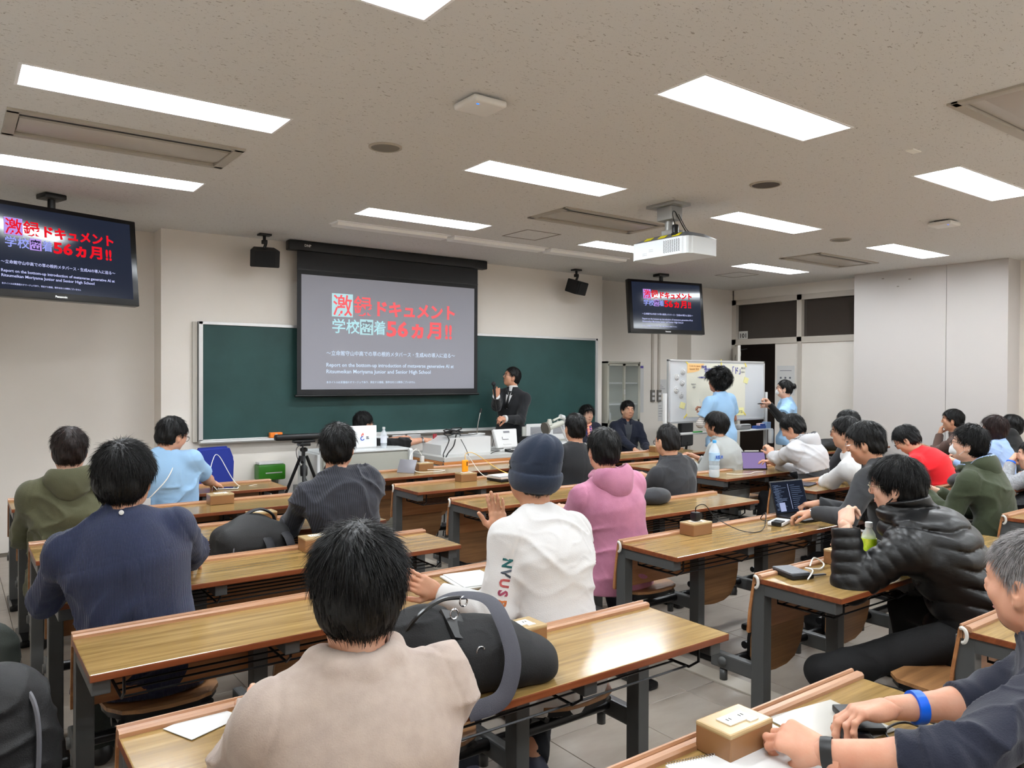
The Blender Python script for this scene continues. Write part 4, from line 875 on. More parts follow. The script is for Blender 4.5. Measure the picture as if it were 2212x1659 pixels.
# ---- hand: wrist p, direction d, palm normal n (pointing out of the palm), side +1 right / -1 left
HP = {'rest': ((18, 30, 22), .10), 'flat': ((4, 6, 4), .12), 'curl': ((40, 55, 35), .03), 'grip': ((68, 80, 50), .0), 'fist': ((80, 95, 60), .0), 'type': ((28, 42, 26), .14), 'point': ((12, 16, 10), .08)}
def hand(p, d, n, side, pose='rest', s=1.0, res=.004, thumb=None):
    d = nrm(d); n = nrm(np.asarray(n)-d*(np.asarray(n)@d)); x = np.cross(d, n)*side        # x points to the thumb side... flipped below
    x = -x; s_ = s; p = np.asarray(p, float)
    c = p+d*.09*s; Fd = Field(c-.135*s, c+.135*s, res)
    W_ = lambda a, b, e: p+s*(x*a+d*b+n*e)
    cur, spread = HP[pose]
    Fd.cone(W_(0, -.03, 0), W_(0, .02, 0), .026*s, .027*s, .012, flat=n, q=.72)
    for ax_ in (-.028, -.010, .010, .027): Fd.cone(W_(ax_*.55, .015, -.002), W_(ax_, .082-abs(ax_-.006)*.25, -.003), .0165*s, .0125*s, .012)
    Fd.ell(W_(.022, .035, .008), A3(.016, .028, .014)*s, np.stack([x, d, n], 1), .012); Fd.ell(W_(-.024, .035, .008), A3(.012, .03, .012)*s, np.stack([x, d, n], 1), .012)
    L = {0: (.040, .024, .020), 1: (.044, .028, .021), 2: (.041, .026, .020), 3: (.032, .020, .018)}
    for i, ax_ in enumerate((.027, .010, -.009, -.027)):
        base = W_(ax_, .084-abs(ax_-.006)*.3, -.003); ang = 0; o = base; sp = (1.5-i)*spread*.55; r0 = (.0088, .0092, .0088, .0076)[i]*s
        j = 1+.12*math.sin(i*2.3+p[0]*9)
        dirx = nrm(d+x*sp)
        for q in range(3):
            ang += math.radians(cur[q])*j*(1.12 if i > 1 else .95); dd = dirx*math.cos(ang)+n*math.sin(ang)
            e = o+dd*L[i][q]*s; Fd.cone(o, e, r0*(1-.06*q), r0*(.94-.07*q), .0035 if q else .006); Fd.ell(o, (r0*1.05,)*3, None, .003); o = e
    tdir = thumb or (.75, .62, .25)
    if pose in ('grip', 'fist', 'curl'): tdir = thumb or (.35, .62, .72)
    t0 = W_(.022, .022, .006); t1 = t0+s*.040*(x*tdir[0]+d*tdir[1]+n*tdir[2])/np.linalg.norm(tdir); dd = nrm(x*(tdir[0]*.35)+d*(tdir[1]+.25)+n*(tdir[2]*1.2+.05)); t2 = t1+dd*.031*s; t3 = t2+nrm(dd+n*.25)*.024*s
    Fd.cone(t0, t1, .0155*s, .0118*s, .012); Fd.cone(t1, t2, .0108*s, .0098*s, .004); Fd.cone(t2, t3, .0098*s, .0085*s, .004)
    return Fd.mesh()
def headframe(az, pitch, roll):
    cz, sz = math.cos(az), math.sin(az); Rz = np.array([[cz, sz, 0], [-sz, cz, 0], [0, 0, 1]])      # az clockwise from +Y
    cp, sp = math.cos(pitch), math.sin(pitch); Rx = np.array([[1, 0, 0], [0, cp, -sp], [0, sp, cp]]) # pitch up positive
    cr, sr = math.cos(roll), math.sin(roll); Ry = np.array([[cr, 0, sr], [0, 1, 0], [-sr, 0, cr]])
    return Rz @ Rx @ Ry
SKIN = {}
def skinmat(tone):
    if tone not in SKIN:
        m = mat('skin_%d' % len(SKIN), tone, .48, var=(tuple(min(1, c*k) for c, k in zip(tone, (.96, .86, .82))), 9, (1, 1, 1), .4, .75), bump=(160, .10), spec=.4)
        b = m.node_tree.nodes['Principled BSDF']; b.inputs['Subsurface Weight'].default_value = .12; b.inputs['Subsurface Radius'].default_value = (.9, .35, .2); b.inputs['Subsurface Scale'].default_value = .006
        SKIN[tone] = m
    return SKIN[tone]
def hairmat(c, name, rough=.46): return mat('hair_'+name, c, rough, spec=.28, var=(tuple(min(1, x*1.6+.012) for x in c), 30, (1, 1, 1), .4, .8))
T_ = (.78, .60, .50)
STY = dict(
 short=dict(t=.012, up=.014, hl=.038, nape=-.070, ear=.034, n=1500, L=.034, lift=.08, w=.0011),
 full=dict(t=.024, up=.020, hl=.050, nape=-.078, ear=.030, n=2000, L=.046, lift=.05, w=.0011),
 mid=dict(t=.017, up=.016, hl=.044, nape=-.072, ear=.034, n=1900, L=.040, lift=.05, w=.0010),
 bowl=dict(t=.026, up=.018, hl=.062, nape=-.075, ear=.020, n=1400, L=.06, lift=.04, w=.0012),
 spiky=dict(t=.016, up=.026, hl=.046, nape=-.066, ear=.036, n=2600, L=.036, lift=.75, w=.0012),
 under=dict(t=.005, up=.024, hl=.036, nape=-.062, ear=.036, n=900, L=.022, lift=.6, w=.0012, top=.045),
 bob=dict(t=.030, up=.022, hl=.066, nape=-.110, ear=.0, n=1600, L=.07, lift=.02, w=.0012),
 curly=dict(t=.042, up=.048, hl=.058, nape=-.085, ear=.012, n=2600, L=.05, lift=.9, w=.0016, curl=1),
 bun=dict(t=.013, up=.012, hl=.048, nape=-.055, ear=.034, n=900, L=.05, lift=.02, w=.0011, bun=1),
 none=dict(t=.0))
def human(label, head, pel=None, az=0, haz=0, hp=0, hr=0, sc=1.0, wide=1.0, tone=T_, hair='short', hcol=(.02, .018, .018), hname='black',
          LH=None, RH=None, LE=(-.42, -.35, -1), RE=(.42, -.35, -1), Lp='rest', Rp='rest', Ld=None, Rd=None, Ln=None, Rn=None,
          top=None, sleeve='long', coll='crew', loose=.016, fold=.006, legs=None, pants=(.05, .05, .06), shoes=(.06, .06, .06), stand=False,
          near=1, shear=None, extra=None, hs=1.0, fseed=None, trim=None, puff=False, body_lo=None, sleeveL=None, hem=.11, cap=None, beard=None, crown=(.012, -.055), swirl=.35, hd=1.0, zone=None, back=None, seam=None, lining=None):
    hres, gres = (.0035, .006) if near == 2 else (.005, .0085) if near == 1 else (.0065, .011)
    fwd = A3(math.sin(az), math.cos(az), 0); rgt = A3(math.cos(az), -math.sin(az), 0); up = A3(0, 0, 1)
    Hc = A3(*head); Rh = headframe(haz, hp, hr)
    if pel is None: pel = (head[0], head[1]-.02, .545)
    P = A3(*pel); t = thing('person', label, 'person', (P[0], P[1], 0)); org = A3(P[0], P[1], 0)
    hf = Rh[:, 1]; hu = Rh[:, 2]
    C7 = Hc-hu*.090*sc-hf*.045*sc-up*.045*sc
    sp = nrm(C7-P); SC = C7-sp*.062*sc
    tf = nrm(fwd-sp*(fwd@sp)); tr = nrm(np.cross(sp, tf))*-1
    tr = nrm(np.cross(tf, sp))
    ch = C7-sp*.19*sc+tf*.012; wa = P+(C7-P)*.34+tf*.01
    if back: ch = ch-tf*back; wa = wa-tf*back*.8
    sh = {-1: SC-tr*.160*sc*wide+tf*.005-up*.022, 1: SC+tr*.160*sc*wide+tf*.005-up*.022}
    # arms
    arms = {}
    for sd, H, E in ((-1, LH, LE), (1, RH, RE)):
        if H is None: H = P+fwd*.42+rgt*(sd*.12)+up*(.235 if not stand else -.25)
        H = A3(*H); S_ = sh[sd]; a, b = .285*sc, .250*sc; v = H-S_; d = np.linalg.norm(v)
        if d > (a+b)*.985: H = S_+v/d*(a+b)*.985; v = H-S_; d = np.linalg.norm(v)
        u = v/d; x = (a*a-b*b+d*d)/(2*d); h = math.sqrt(max(a*a-x*x, 1e-5)); e = rgt*E[0]+fwd*E[1]+up*E[2]; e = nrm(e-u*(e@u))
        arms[sd] = (S_, S_+u*x+e*h, H)
    # legs
    hj = {sd: P+rgt*sd*.09*sc-up*.01 for sd in (-1, 1)}; lg = {}
    for sd in (-1, 1):
        if legs and sd in legs: k_, a_ = [A3(*q) for q in legs[sd]]
        elif stand: k_, a_ = hj[sd]-up*.40*sc+fwd*.02, A3(hj[sd][0], hj[sd][1], .09)
        else: k_ = hj[sd]+fwd*.40*sc+rgt*sd*.06; k_[2] = .49; a_ = k_+fwd*.02; a_[2] = .09
        lg[sd] = (hj[sd], k_, a_)
    # ---------------- body mesh (one skin surface)
    sk = skinmat(tone)
    Fh = Field(Hc-A3(.13, .13, .24)*sc, Hc+A3(.13, .13, .15)*sc, hres)
    q = lambda x, y, z: Hc+sc*hs*(Rh @ A3(x, y, z)); r_ = lambda *v: np.array(v)*sc*hs
    Fh.ell(q(0, -.012, .028), r_(.075, .094, .088), Rh, .01); Fh.ell(q(0, .022, -.035), r_(.058, .068, .076), Rh, .03); Fh.ell(q(0, .045, -.088), r_(.030, .032, .024), Rh, .028)
    Fh.ell(q(0, .072, .030), r_(.050, .020, .030), Rh, .02)
    for sx in (-1, 1):
        Fh.ell(q(sx*.031, .098, .008), r_(.018, .014, .011), Rh, .010, 's'); Fh.ell(q(sx*.031, .080, .006), r_(.0155, .0125, .0115), Rh, .003)
        Fh.ell(q(sx*.040, .066, -.020), r_(.020, .016, .018), Rh, .03)
        Fh.ell(q(sx*.079, -.004, -.006), r_(.010, .019, .032), Rh, .006); Fh.ell(q(sx*.088, .003, -.002), r_(.007, .009, .017), Rh, .004, 's'); Fh.ell(q(sx*.077, .004, -.034), r_(.007, .008, .010), Rh, .006)
        Fh.ell(q(sx*.046, .012, -.060), r_(.014, .032, .024), Rh, .045)
    Fh.cone(q(0, .090, .018), q(0, .1045, -.014), .006*sc, .008*sc, .010); Fh.ell(q(0, .099, -.022), r_(.0145, .009, .008), Rh, .008)
    Fh.ell(q(0, .084, -.052), r_(.022, .0095, .0055), Rh, .006); Fh.ell(q(0, .082, -.063), r_(.018, .0095, .006), Rh, .006); Fh.ell(q(0, .098, -.0578), r_(.020, .008, .0018), Rh, .002, 's')
    nb = C7-sp*.02+tf*.02
    Fh.cone(q(0, -.022, -.03), nb, .054*sc, .058*sc, .03)
    parts = [Fh.mesh()]
    lo = np.min([P-.2, C7-.25]+[v-.1 for a in arms.values() for v in a]+[v-.12 for a in lg.values() for v in a], 0); hi = np.max([P+.2, C7+.25]+[v+.1 for a in arms.values() for v in a]+[v+.12 for a in lg.values() for v in a], 0)
    bres = .0075 if near == 2 else .011
    if body_lo: lo[2] = max(lo[2], body_lo)
    Fb = Field(lo, hi, bres)
    def torso(F, o, k=.05, limb=True):
        F.cone(P, wa, (.150*wide+o)*sc, (.132*wide+o)*sc, k, flat=tf, q=.74); F.cone(wa, ch, (.132*wide+o)*sc, (.158*wide+o)*sc, k, flat=tf, q=.70)
        F.cone(sh[-1]-sp*.02, sh[1]-sp*.02, .050*sc+o, .050*sc+o, .04, flat=tf, q=.95); [F.cone(ch+tr*sd*.085*sc*wide, sh[sd]-sp*.055*sc, .070*sc+o, .038*sc+o, .05, flat=tf, q=.85) for sd in (-1, 1)]; F.cone(ch, SC-sp*.04, (.150*wide+o)*sc, (.105*wide+o)*sc, k, flat=tf, q=.66)
        for sd in (-1, 1): F.cone(C7-sp*.018, sh[sd]+tr*sd*-.02, .036*sc+o*.8, .042*sc+o*.8, .035)
    torso(Fb, -.012)
    for sd in (-1, 1):
        S_, E_, H_ = arms[sd]; Fb.cone(S_, E_, .048*sc, .038*sc, .03); Fb.cone(E_, E_+(H_-E_)*.35, .040*sc, .041*sc, .02); Fb.cone(E_+(H_-E_)*.35, H_, .041*sc, .0275*sc, .02)
        h_, k_, a_ = lg[sd]; Fb.cone(h_, k_, .075*sc, .052*sc, .04); Fb.cone(k_, a_, .052*sc, .034*sc, .02); Fb.cone(a_-up*.03, a_+fwd*.15-up*.055, .034, .026, .02)
    Fb.cone(nb, q(0, -.022, -.05), .056*sc, .053*sc, .03)
    parts.append(Fb.mesh())
    for sd, pose, D, Nn in ((-1, Lp, Ld, Ln), (1, Rp, Rd, Rn)):
        S_, E_, H_ = arms[sd]
        if pose is None: continue
        d = nrm(A3(*D)) if D is not None else nrm(H_-E_); n = A3(*Nn) if Nn is not None else A3(0, 0, -1)
        parts.append(hand(H_, d, n, sd, pose, sc*hd, .0032 if near == 2 else .0045))
    V, Q = join(parts); npobj('body', V-org, Q, sk, t)
    # ---------------- garment
    seed = fseed or int(abs(P[0]*977+P[1]*331)) ; tm = top
    lo = np.min([P-.24, C7-.28]+[v-.12 for a in arms.values() for v in a], 0); hi = np.max([P+.24, C7+.28]+[v+.12 for a in arms.values() for v in a], 0)
    lo[2] = max(lo[2], P[2]-.16); G = Field(lo, hi, gres)
    torso(G, loose*.75, .05)
    G.cone(P-up*.02, P-up*.10+fwd*.03, (.158*wide)*sc+loose, (.17*wide)*sc+loose*1.4, .04, flat=fwd, q=.78)
    pf = (lambda sp_, am: (lambda tt, L: -am*np.abs(np.sin(np.clip(tt, -.3, 1.3)*L*PI/sp_))**.6)) if puff else None
    for sd in (-1, 1):
        S_, E_, H_ = arms[sd]; sl_ = (sleeveL if sd < 0 and sleeveL else sleeve); lo_ = loose*.8
        D1 = pf(.050, .007) if pf else None
        if sl_ == 'long':
            G.cone(S_, E_, .046*sc+lo_, .044*sc+lo_, .035, disp=D1); G.cone(E_, H_-nrm(H_-E_)*.01, .046*sc+lo_, .032*sc+lo_*.7, .02, cut='b', disp=D1)
            if not puff: G.cone(H_-nrm(H_-E_)*.055, H_-nrm(H_-E_)*.008, .034*sc+lo_*.6, .031*sc+lo_*.6, .006, cut='b')
        elif sl_ == 'push':
            G.cone(S_, E_, .048*sc+lo_, .046*sc+lo_, .05); m_ = E_+(H_-E_)*.38; G.cone(E_, m_, .046*sc+lo_, .042*sc+lo_, .02, cut='b'); G.cone(m_-nrm(H_-E_)*.03, m_, .046*sc+lo_, .044*sc+lo_, .01, cut='b')
        else:
            m_ = S_+(E_-S_)*.72; G.cone(S_, m_, .048*sc+lo_, .050*sc+lo_*1.6, .05, cut='b')
    ncd = nrm(q(0, -.022, -.03)-nb); ring = nb+ncd*.035
    if coll in ('shirt', 'suit', 'puffer', 'turtle'):
        hgt = {'shirt': .055, 'suit': .042, 'puffer': .085, 'turtle': .075}[coll]; rr = {'shirt': .066, 'suit': .070, 'puffer': .088, 'turtle': .064}[coll]
        G.cone(nb, ring+ncd*(hgt-.03), rr*sc+.006, rr*sc, .015, cut='b')
        G.cone(nb-ncd*.016, nb+ncd*(hgt-.034), rr*sc+.020, rr*sc+.011, .002, cut='b')
    elif coll == 'hood':
        G.cone(nb-ncd*.01, ring+ncd*.01, .078*sc, .070*sc, .03, cut='b')
    elif coll == 'crew': G.cone(nb-ncd*.01, ring-ncd*.012, .070*sc, .066*sc, .02, cut='b')
    G.cone(nb+ncd*.0, ring+ncd*.16, .056*sc, .060*sc if coll != 'puffer' else .085, .006, op='s')
    if coll == 'suit': G.cone(nb+tf*.085-sp*.035, nb+tf*.10+sp*.14, .018, .075, .008, op='s')
    if puff:
        zz = lambda Pt: (Pt-P) @ sp
        tor = lambda Pt: (np.minimum(np.linalg.norm(Pt-arms[-1][1], axis=1), np.linalg.norm(Pt-arms[1][1], axis=1)))
        def fpu(Pt):
            L_ = Pt[:, 2]+.10*(Pt@tr)+.012*np.sin((Pt@tr)*14)+.006*np.sin((Pt@tr)*41+1)
            ax = np.abs((Pt-ch)@tr); w = np.clip((.20*sc-ax)/.04, 0, 1)
            return -w*.021*np.abs(np.sin(L_*PI/.075))**.5
        G.displace(fpu)
    if fold: G.displace(folds(seed, fold*sc*1.9))
    if fold and near >= 1:
        def seams(Pt):
            o_ = np.zeros(len(Pt))
            for sd in (-1, 1):
                S_ = arms[sd][0]; v = Pt-S_; a_ = np.abs(v @ (tr*sd*.93+sp*.3)-.012); r_s = np.linalg.norm(v, axis=1); o_ += .0035*np.exp(-(a_/.005)**2)*(r_s < .17)
                E_ = arms[sd][1]; v = Pt-E_; dd = np.linalg.norm(v, axis=1); ax_ = nrm(arms[sd][2]-S_); o_ += .0035*np.exp(-(dd/.075)**2)*np.sin((v @ ax_)*150+np.sin(v @ tr*40))
            if coll in ('suit',): o_ += .003*np.exp(-(((Pt-P) @ tr)/.003)**2)*((((Pt-ch) @ tf) < -.02) & (((Pt-C7) @ sp) < -.05))
            if seam == 'yoke':
                bk = ((Pt-ch) @ tf) < -.02; o_ += .004*np.exp(-(((Pt-C7) @ sp+.145+.25*((Pt-P) @ tr)**2)/.003)**2)*bk
                lo_s = ((Pt-C7) @ sp) < -.145
                for x_ in (-.028, .028): o_ += .004*np.exp(-((((Pt-P) @ tr)-x_)/.003)**2)*bk*lo_s
            return o_
        G.displace(seams, .03)
    if extra: extra(G, dict(P=P, C7=C7, tf=tf, tr=tr, sp=sp, ch=ch, arms=arms, nb=nb, ncd=ncd, Hc=Hc))
    G.plane(P-up*hem, -up)
    V, Q = G.mesh(); mats = [tm]; mi = None
    if zone: zm, zf = zone[:2]; mats = [tm, zm]; ce = V[Q].mean(1); V = V if len(zone) < 3 else zone[2](V, dict(P=P, sp=sp, tr=tr, tf=tf, C7=C7, arms=arms)); mi = zf(ce, dict(P=P, sp=sp, tr=tr, tf=tf, C7=C7, arms=arms)).astype(int)
    g = npobj('jacket' if coll in ('suit', 'puffer') else 'hooded_jacket' if coll == 'hood' else 'shirt', V-org, Q, mats, t, mi=mi)
    if coll == 'hood':
        Rb = np.stack([tr, tf, sp], 1); c0 = C7-tf*.062-sp*.012; c1 = C7-tf*.020+sp*.075
        Fd = Field(c0-.22, c0+.22, gres*.9)
        Fd.ell(c0, A3(.128, .088, .092)*sc, Rb, .02); Fd.ell(C7-tf*.105-sp*.075, A3(.080, .040, .060)*sc, Rb, .04); Fd.ell(C7+tf*.03-sp*.0, A3(.100, .085, .038)*sc, Rb, .03)
        r1 = A3(.098, .108, .094)*sc; Fd.ell(c1, r1, Rb, .010, 's'); Fd.cone(nb, ring+ncd*.16, .060*sc, .075*sc, .008, op='s')
        Fd.displace(folds(seed+3, .007)); V, Q = Fd.mesh(); ce = V[Q].mean(1); l_ = ((ce-c1) @ Rb)/r1
        npobj('hood', V-org, Q, [tm, lining or tm], t, mi=(np.linalg.norm(l_, axis=1) < 1.16).astype(int))
    # ---------------- trousers and shoes
    pm = mat('trousers_%d%d%d' % tuple(int(c*99) for c in pants), pants, .9, bump=(250, .3)); lo = np.min([P-.2]+[v-.11 for a in lg.values() for v in a], 0); hi = np.max([P+.2]+[v+.11 for a in lg.values() for v in a], 0)
    tres = .009 if near == 2 else .013
    Fp = Field(lo, hi, tres)
    Fp.cone(P-up*.02, P+up*.03, .155*sc*wide, .148*sc*wide, .03, flat=fwd, q=.78)
    for sd in (-1, 1):
        h_, k_, a_ = lg[sd]; Fp.cone(h_, k_, .092*sc, .068*sc, .04); Fp.cone(k_, a_-up*.04, .068*sc, .058*sc, .02, cut='b')
    Fp.displace(folds(seed+5, .013)); V, Q = Fp.mesh(); npobj('trousers', V-org, Q, pm, t)
    smt = mat('shoes_%d%d%d' % tuple(int(c*99) for c in shoes), shoes, .5)
    for sd in (-1, 1):
        a_ = lg[sd][2]; fd = fwd+rgt*sd*.12; b0 = A3(a_[0], a_[1], .045)
        Fs = Field(b0-A3(.15, .15, .06)-fd*.0, b0+A3(.15, .15, .08)+np.abs(fd)*.1, .010); Fs.cone(b0-fd*.035, b0+fd*.16, .042, .038, .02); Fs.cone(b0-fd*.02, b0+fd*.0+up*.04, .045, .045, .02); Fs.plane(A3(0, 0, .004), -up)
        V, Q = Fs.mesh(); npobj('shoe', V-org, Q, smt, t)
    # ---------------- hair
    st = STY[hair] if isinstance(hair, str) else hair
    if st.get('t'):
        tt = st['t']; mx = A3(.17, .17, .2)*sc*hs
        Fk = Field(Hc-mx, Hc+mx, hres*1.05); hl = st['hl']; na = st['nape']; nx, nz = .80, -.60
        s_ = sc*hs
        def clip(x, y, z):   # in local coordinates of the ellipsoid centre (0,-.012,.028)
            yy, zz = y/s_-.012, z/s_+.028
            front = (yy*nx+zz*nz-hl*.62+np.abs(x/s_)*.12)*s_
            bot = (na-zz)*s_
            return np.maximum(front, bot)
        Fk.ell(q(0, -.012, .028), r_(.075+tt*.8, .094+tt, .088+st['up']), Rh, 0, clip=clip)
        lowc = lambda x, y, z: np.maximum(np.maximum(((y/s_-.034)*nx+(z/s_-.02)*nz-hl*.55+.0)*s_, (na-(z/s_-.02))*s_), (y/s_-.034-.028)*s_)
        Fk.ell(q(0, -.034, -.020), r_(.068+tt*.7, .070+tt*.8, .078), Rh, .012, clip=lowc)
        if st.get('bun'): Fk.ell(q(0, -.125, .045), r_(.036, .032, .036), Rh, .015)
        if hair == 'bob': 
            for sx in (-1, 1): Fk.ell(q(sx*.062, .0, -.045), r_(.034, .055, .075), Rh, .02)
            Fk.ell(q(0, -.045, -.055), r_(.072, .065, .065), Rh, .03)
        if st.get('curl'):
            for k in range(46):
                rr_ = np.random.default_rng(k+3); th = rr_.uniform(0, 2*PI); ph = rr_.uniform(-.5, 1.5); v = A3(math.cos(th)*math.cos(ph)*.105, math.sin(th)*math.cos(ph)*.12-.02, math.sin(ph)*.118+.035)*1.08
                if v[1]*nx+v[2]*nz > hl*.7: continue
                Fk.ell(q(*v), r_(.040, .040, .040)*rr_.uniform(.7, 1.15), Rh, .012)
        if st['ear']:
            for sx in (-1, 1): Fk.ell(q(sx*.088, .006, -.020), r_(.028, .030, .034)*(st['ear']/.034), Rh, .006, 's')
        Fk.ell(q(0, .115, -.02), r_(.062, .052, .085), Rh, .006, 's')
        cr = q(crown[0], crown[1], .115)
        rs = np.random.default_rng(seed+9); p1 = rs.uniform(0, 6, 4)
        def groove(Pt):
            L_ = (Pt-Hc) @ Rh/s_; dx, dy = L_[:, 0]-crown[0], L_[:, 1]-crown[1]; an = np.arctan2(dy, dx)+swirl*3*np.hypot(dx, dy)/.1*.3
            return (-.0032*np.abs(np.sin(an*9+p1[0]+L_[:, 2]*22))-.0022*np.abs(np.sin(an*21+p1[1]-L_[:, 2]*30))-.002*np.sin(L_[:, 2]*60+an*5+p1[2]))*s_+.002*s_
        Fk.displace(groove, .02)
        V, Q = Fk.mesh()
        # strands
        cen = q(0, -.015, .015); n_ = int(st['n']*(3.2 if near == 2 else 1 if near == 1 else .35)); pick = rs.integers(0, len(V), n_)
        p = V[pick]+rs.normal(0, .001, (n_, 3)); nn = p-cen; nn /= np.linalg.norm(nn, axis=1, keepdims=True)
        if st.get('top'): ok = ((p-Hc) @ Rh)[:, 2] > st['top']*s_; p, nn = p[ok], nn[ok]; n_ = len(p)
        out = p-cr; out -= nn*np.sum(out*nn, 1, keepdims=True); dist = np.linalg.norm(out, axis=1, keepdims=True); out /= np.maximum(dist, 1e-4)
        sw = np.cross(nn, out); dn = -Rh[:, 2][None]+0*nn; dn -= nn*np.sum(dn*nn, 1, keepdims=True)
        wgt = np.clip(dist/(.12*s_), 0, 1); d = out*(1-.5*wgt)+sw*swirl*(1-wgt)+dn*wgt*.9+rs.normal(0, .13, (n_, 3)); d /= np.linalg.norm(d, axis=1, keepdims=True)
        ns = 5; Ln_ = st['L']*s_*rs.uniform(.5, 1.15, (n_, 1)); li = st['lift']*rs.uniform(.2, 1.3, (n_, 1)); w_ = st['w']*s_*(1.0 if near == 2 else 1.5 if near == 1 else 2.2)*rs.uniform(.6, 1.3, (n_, 1))
        pts = []; cur = p-nn*.002; dirv = d+nn*li; dirv /= np.linalg.norm(dirv, axis=1, keepdims=True); cph = rs.uniform(0, 6, (n_, 1))
        for k in range(ns+1):
            w = w_*(1-k/ns)**.6 if k < ns else w_*0
            c_ = cur.copy()
            if st.get('curl'): c_ += sw*np.sin(cph+k*1.6)*.006+out*np.cos(cph+k*1.6)*.005
            pts.append((c_, w)); cur = cur+dirv*Ln_/ns; dirv = dirv-nn*li*.30+dn*.10; dirv /= np.linalg.norm(dirv, axis=1, keepdims=True)
        sd_ = np.cross(d, nn); sd_ /= np.maximum(np.linalg.norm(sd_, axis=1, keepdims=True), 1e-5)
        Vs = []; 
        for c_, w in pts: Vs += [c_-sd_*w, c_+sd_*w, c_+nn*w*.8]
        Vs = np.stack(Vs, 1); M_ = 3*(ns+1); base = (np.arange(n_)*M_)[:, None]; fq = []
        for k in range(ns):
            for a, b in ((0, 1), (1, 2), (2, 0)): fq.append(base+np.array([[k*3+a, k*3+b, k*3+3+b, k*3+3+a]]))
        fq = np.concatenate(fq); V, Q = join([(V, Q), (Vs.reshape(-1, 3), fq)])
        hm = hairmat(hcol, hname); npobj('hair', V-org, Q, hm, t)
    if near >= 1 or hf[1] < .5:
        # brows, eyes, lips
        bm = BM()
        for sx in (-1, 1): tube(bm, [q(sx*.048, .078, .028)-org, q(sx*.032, .0895, .033)-org, q(sx*.016, .093, .028)-org], [.0015*s1 for s1 in (1, 2.2, 1.6)], 6)
        o = obj('eyebrows', bm, hairmat((.03, .025, .022), 'brow'), t); o['kind'] = 'stuff'
        for sx in (-1, 1):
            bm = BM(); c = q(sx*.031, .0875, .0075)-org
            bmesh.ops.create_uvsphere(bm, u_segments=12, v_segments=8, radius=.0075*sc); bm.transform(Matrix.Translation(Vector(c)) @ Matrix([list(Rh[i])+[0] for i in range(3)]+[[0, 0, 0, 1]]) @ Matrix.Diagonal((1.5, .75, .55, 1))); o = obj('eye', bm, mat('eye_dark', (.10, .08, .08), .2), t, True)
        bm = BM()
        for z_, r1 in ((-.0535, .0022), (-.0620, .0028)): tube(bm, [q(-.019, .0855, z_-.002)-org, q(-.008, .0915, z_)-org, q(.008, .0915, z_)-org, q(.019, .0855, z_-.002)-org], [.0006, r1*sc, r1*sc, .0006], 8)
        o = obj('lips', bm, mat('lips', (.62, .36, .33), .45), t); o['kind'] = 'stuff'
    if beard:
        Fk = Field(Hc-.13, Hc+.13, .004); cl = lambda x, y, z: np.maximum(z+.02, -y+.0)
        Fk.ell(q(0, .022, -.035), r_(.0588, .0690, .0772), Rh, .03, clip=lambda x, y, z: np.maximum(z+.028, -(y+.01))); Fk.ell(q(0, .045, -.088), r_(.031, .0332, .0252), Rh, .028); Fk.ell(q(0, .11, -.045), r_(.026, .03, .030), Rh, .004, 's')
        V, Q = Fk.mesh(); npobj('beard', V-org, Q, hairmat(beard, 'beard', .7), t)
    t_ = dict(o=t, org=org, q=q, Rh=Rh, P=P, C7=C7, sp=sp, tf=tf, tr=tr, ch=ch, arms=arms, s=sc*hs, Hc=Hc, garment=g, sh=sh, nb=nb, ncd=ncd, torso=torso, loose=loose)
    return t_
def hv(H, v): return Vector(H['q'](*v)-H['org'])
def glasses(H, m=None, r=.022, lens=True, th=.0016):
    m = m or mat('glasses_black', (.03, .03, .03), .3); bm = BM()
    for sx in (-1, 1):
        tube(bm, [hv(H, (sx*.032+r*1.15*math.cos(a), .106-abs(sx*.032+r*1.15*math.cos(a))*.12, .004+r*.85*math.sin(a))) for a in np.linspace(0, 2*PI, 17)[:-1]], th*H['s'], 6, closed=True)
        tube(bm, [hv(H, (sx*.057, .099, .010)), hv(H, (sx*.076, .06, .010)), hv(H, (sx*.081, .0, .006)), hv(H, (sx*.079, -.014, -.008))], th*H['s'], 6)
    tube(bm, [hv(H, (-.008, .105, .008)), hv(H, (0, .110, .011)), hv(H, (.008, .105, .008))], th*H['s'], 6)
    o = obj('glasses', bm, m, H['o'], True)
    if lens:
        bm = BM()
        for sx in (-1, 1):
            vs = [bm.verts.new(hv(H, (sx*.032+r*1.12*math.cos(a), .106-abs(sx*.032+r*1.12*math.cos(a))*.12, .004+r*.82*math.sin(a)))) for a in np.linspace(0, 2*PI, 17)[:-1]]; bm.faces.new(vs)
        obj('lenses', bm, mat('lens_glass', (.9, .93, .95), .03, spec=.8, alpha=.18), o)
    return o
def mask(H, m=None, low=0):
    m = m or mat('mask_white', (.88, .89, .90), .8, bump=(120, .2)); Hc, Rh, s = H['Hc'], H['Rh'], H['s']; q = H['q']
    Fk = Field(Hc-.15, Hc+.15, .004); z0 = -.045-low
    Fk.ell(q(0, .036, z0), A3(.060, .072, .050)*s, Rh, 0, clip=lambda x, y, z: -(y-.014*s))
    Fk.cone(q(0, .094, z0+.035), q(0, .100, z0-.022), .004*s, .010*s, .022)
    V, Q = Fk.mesh(); o = npobj('mask', V-H['org'], Q, m, H['o'])
    bm = BM()
    for sx in (-1, 1):
        for za in (z0+.03, z0-.03): tube(bm, [hv(H, (sx*.06, .045, za)), hv(H, (sx*.078, .015, (za-.01)/2)), hv(H, (sx*.086, -.012, .012 if za > z0 else -.03))], .0014, 5)
    so = obj('ear_loops', bm, m, o, True); return o
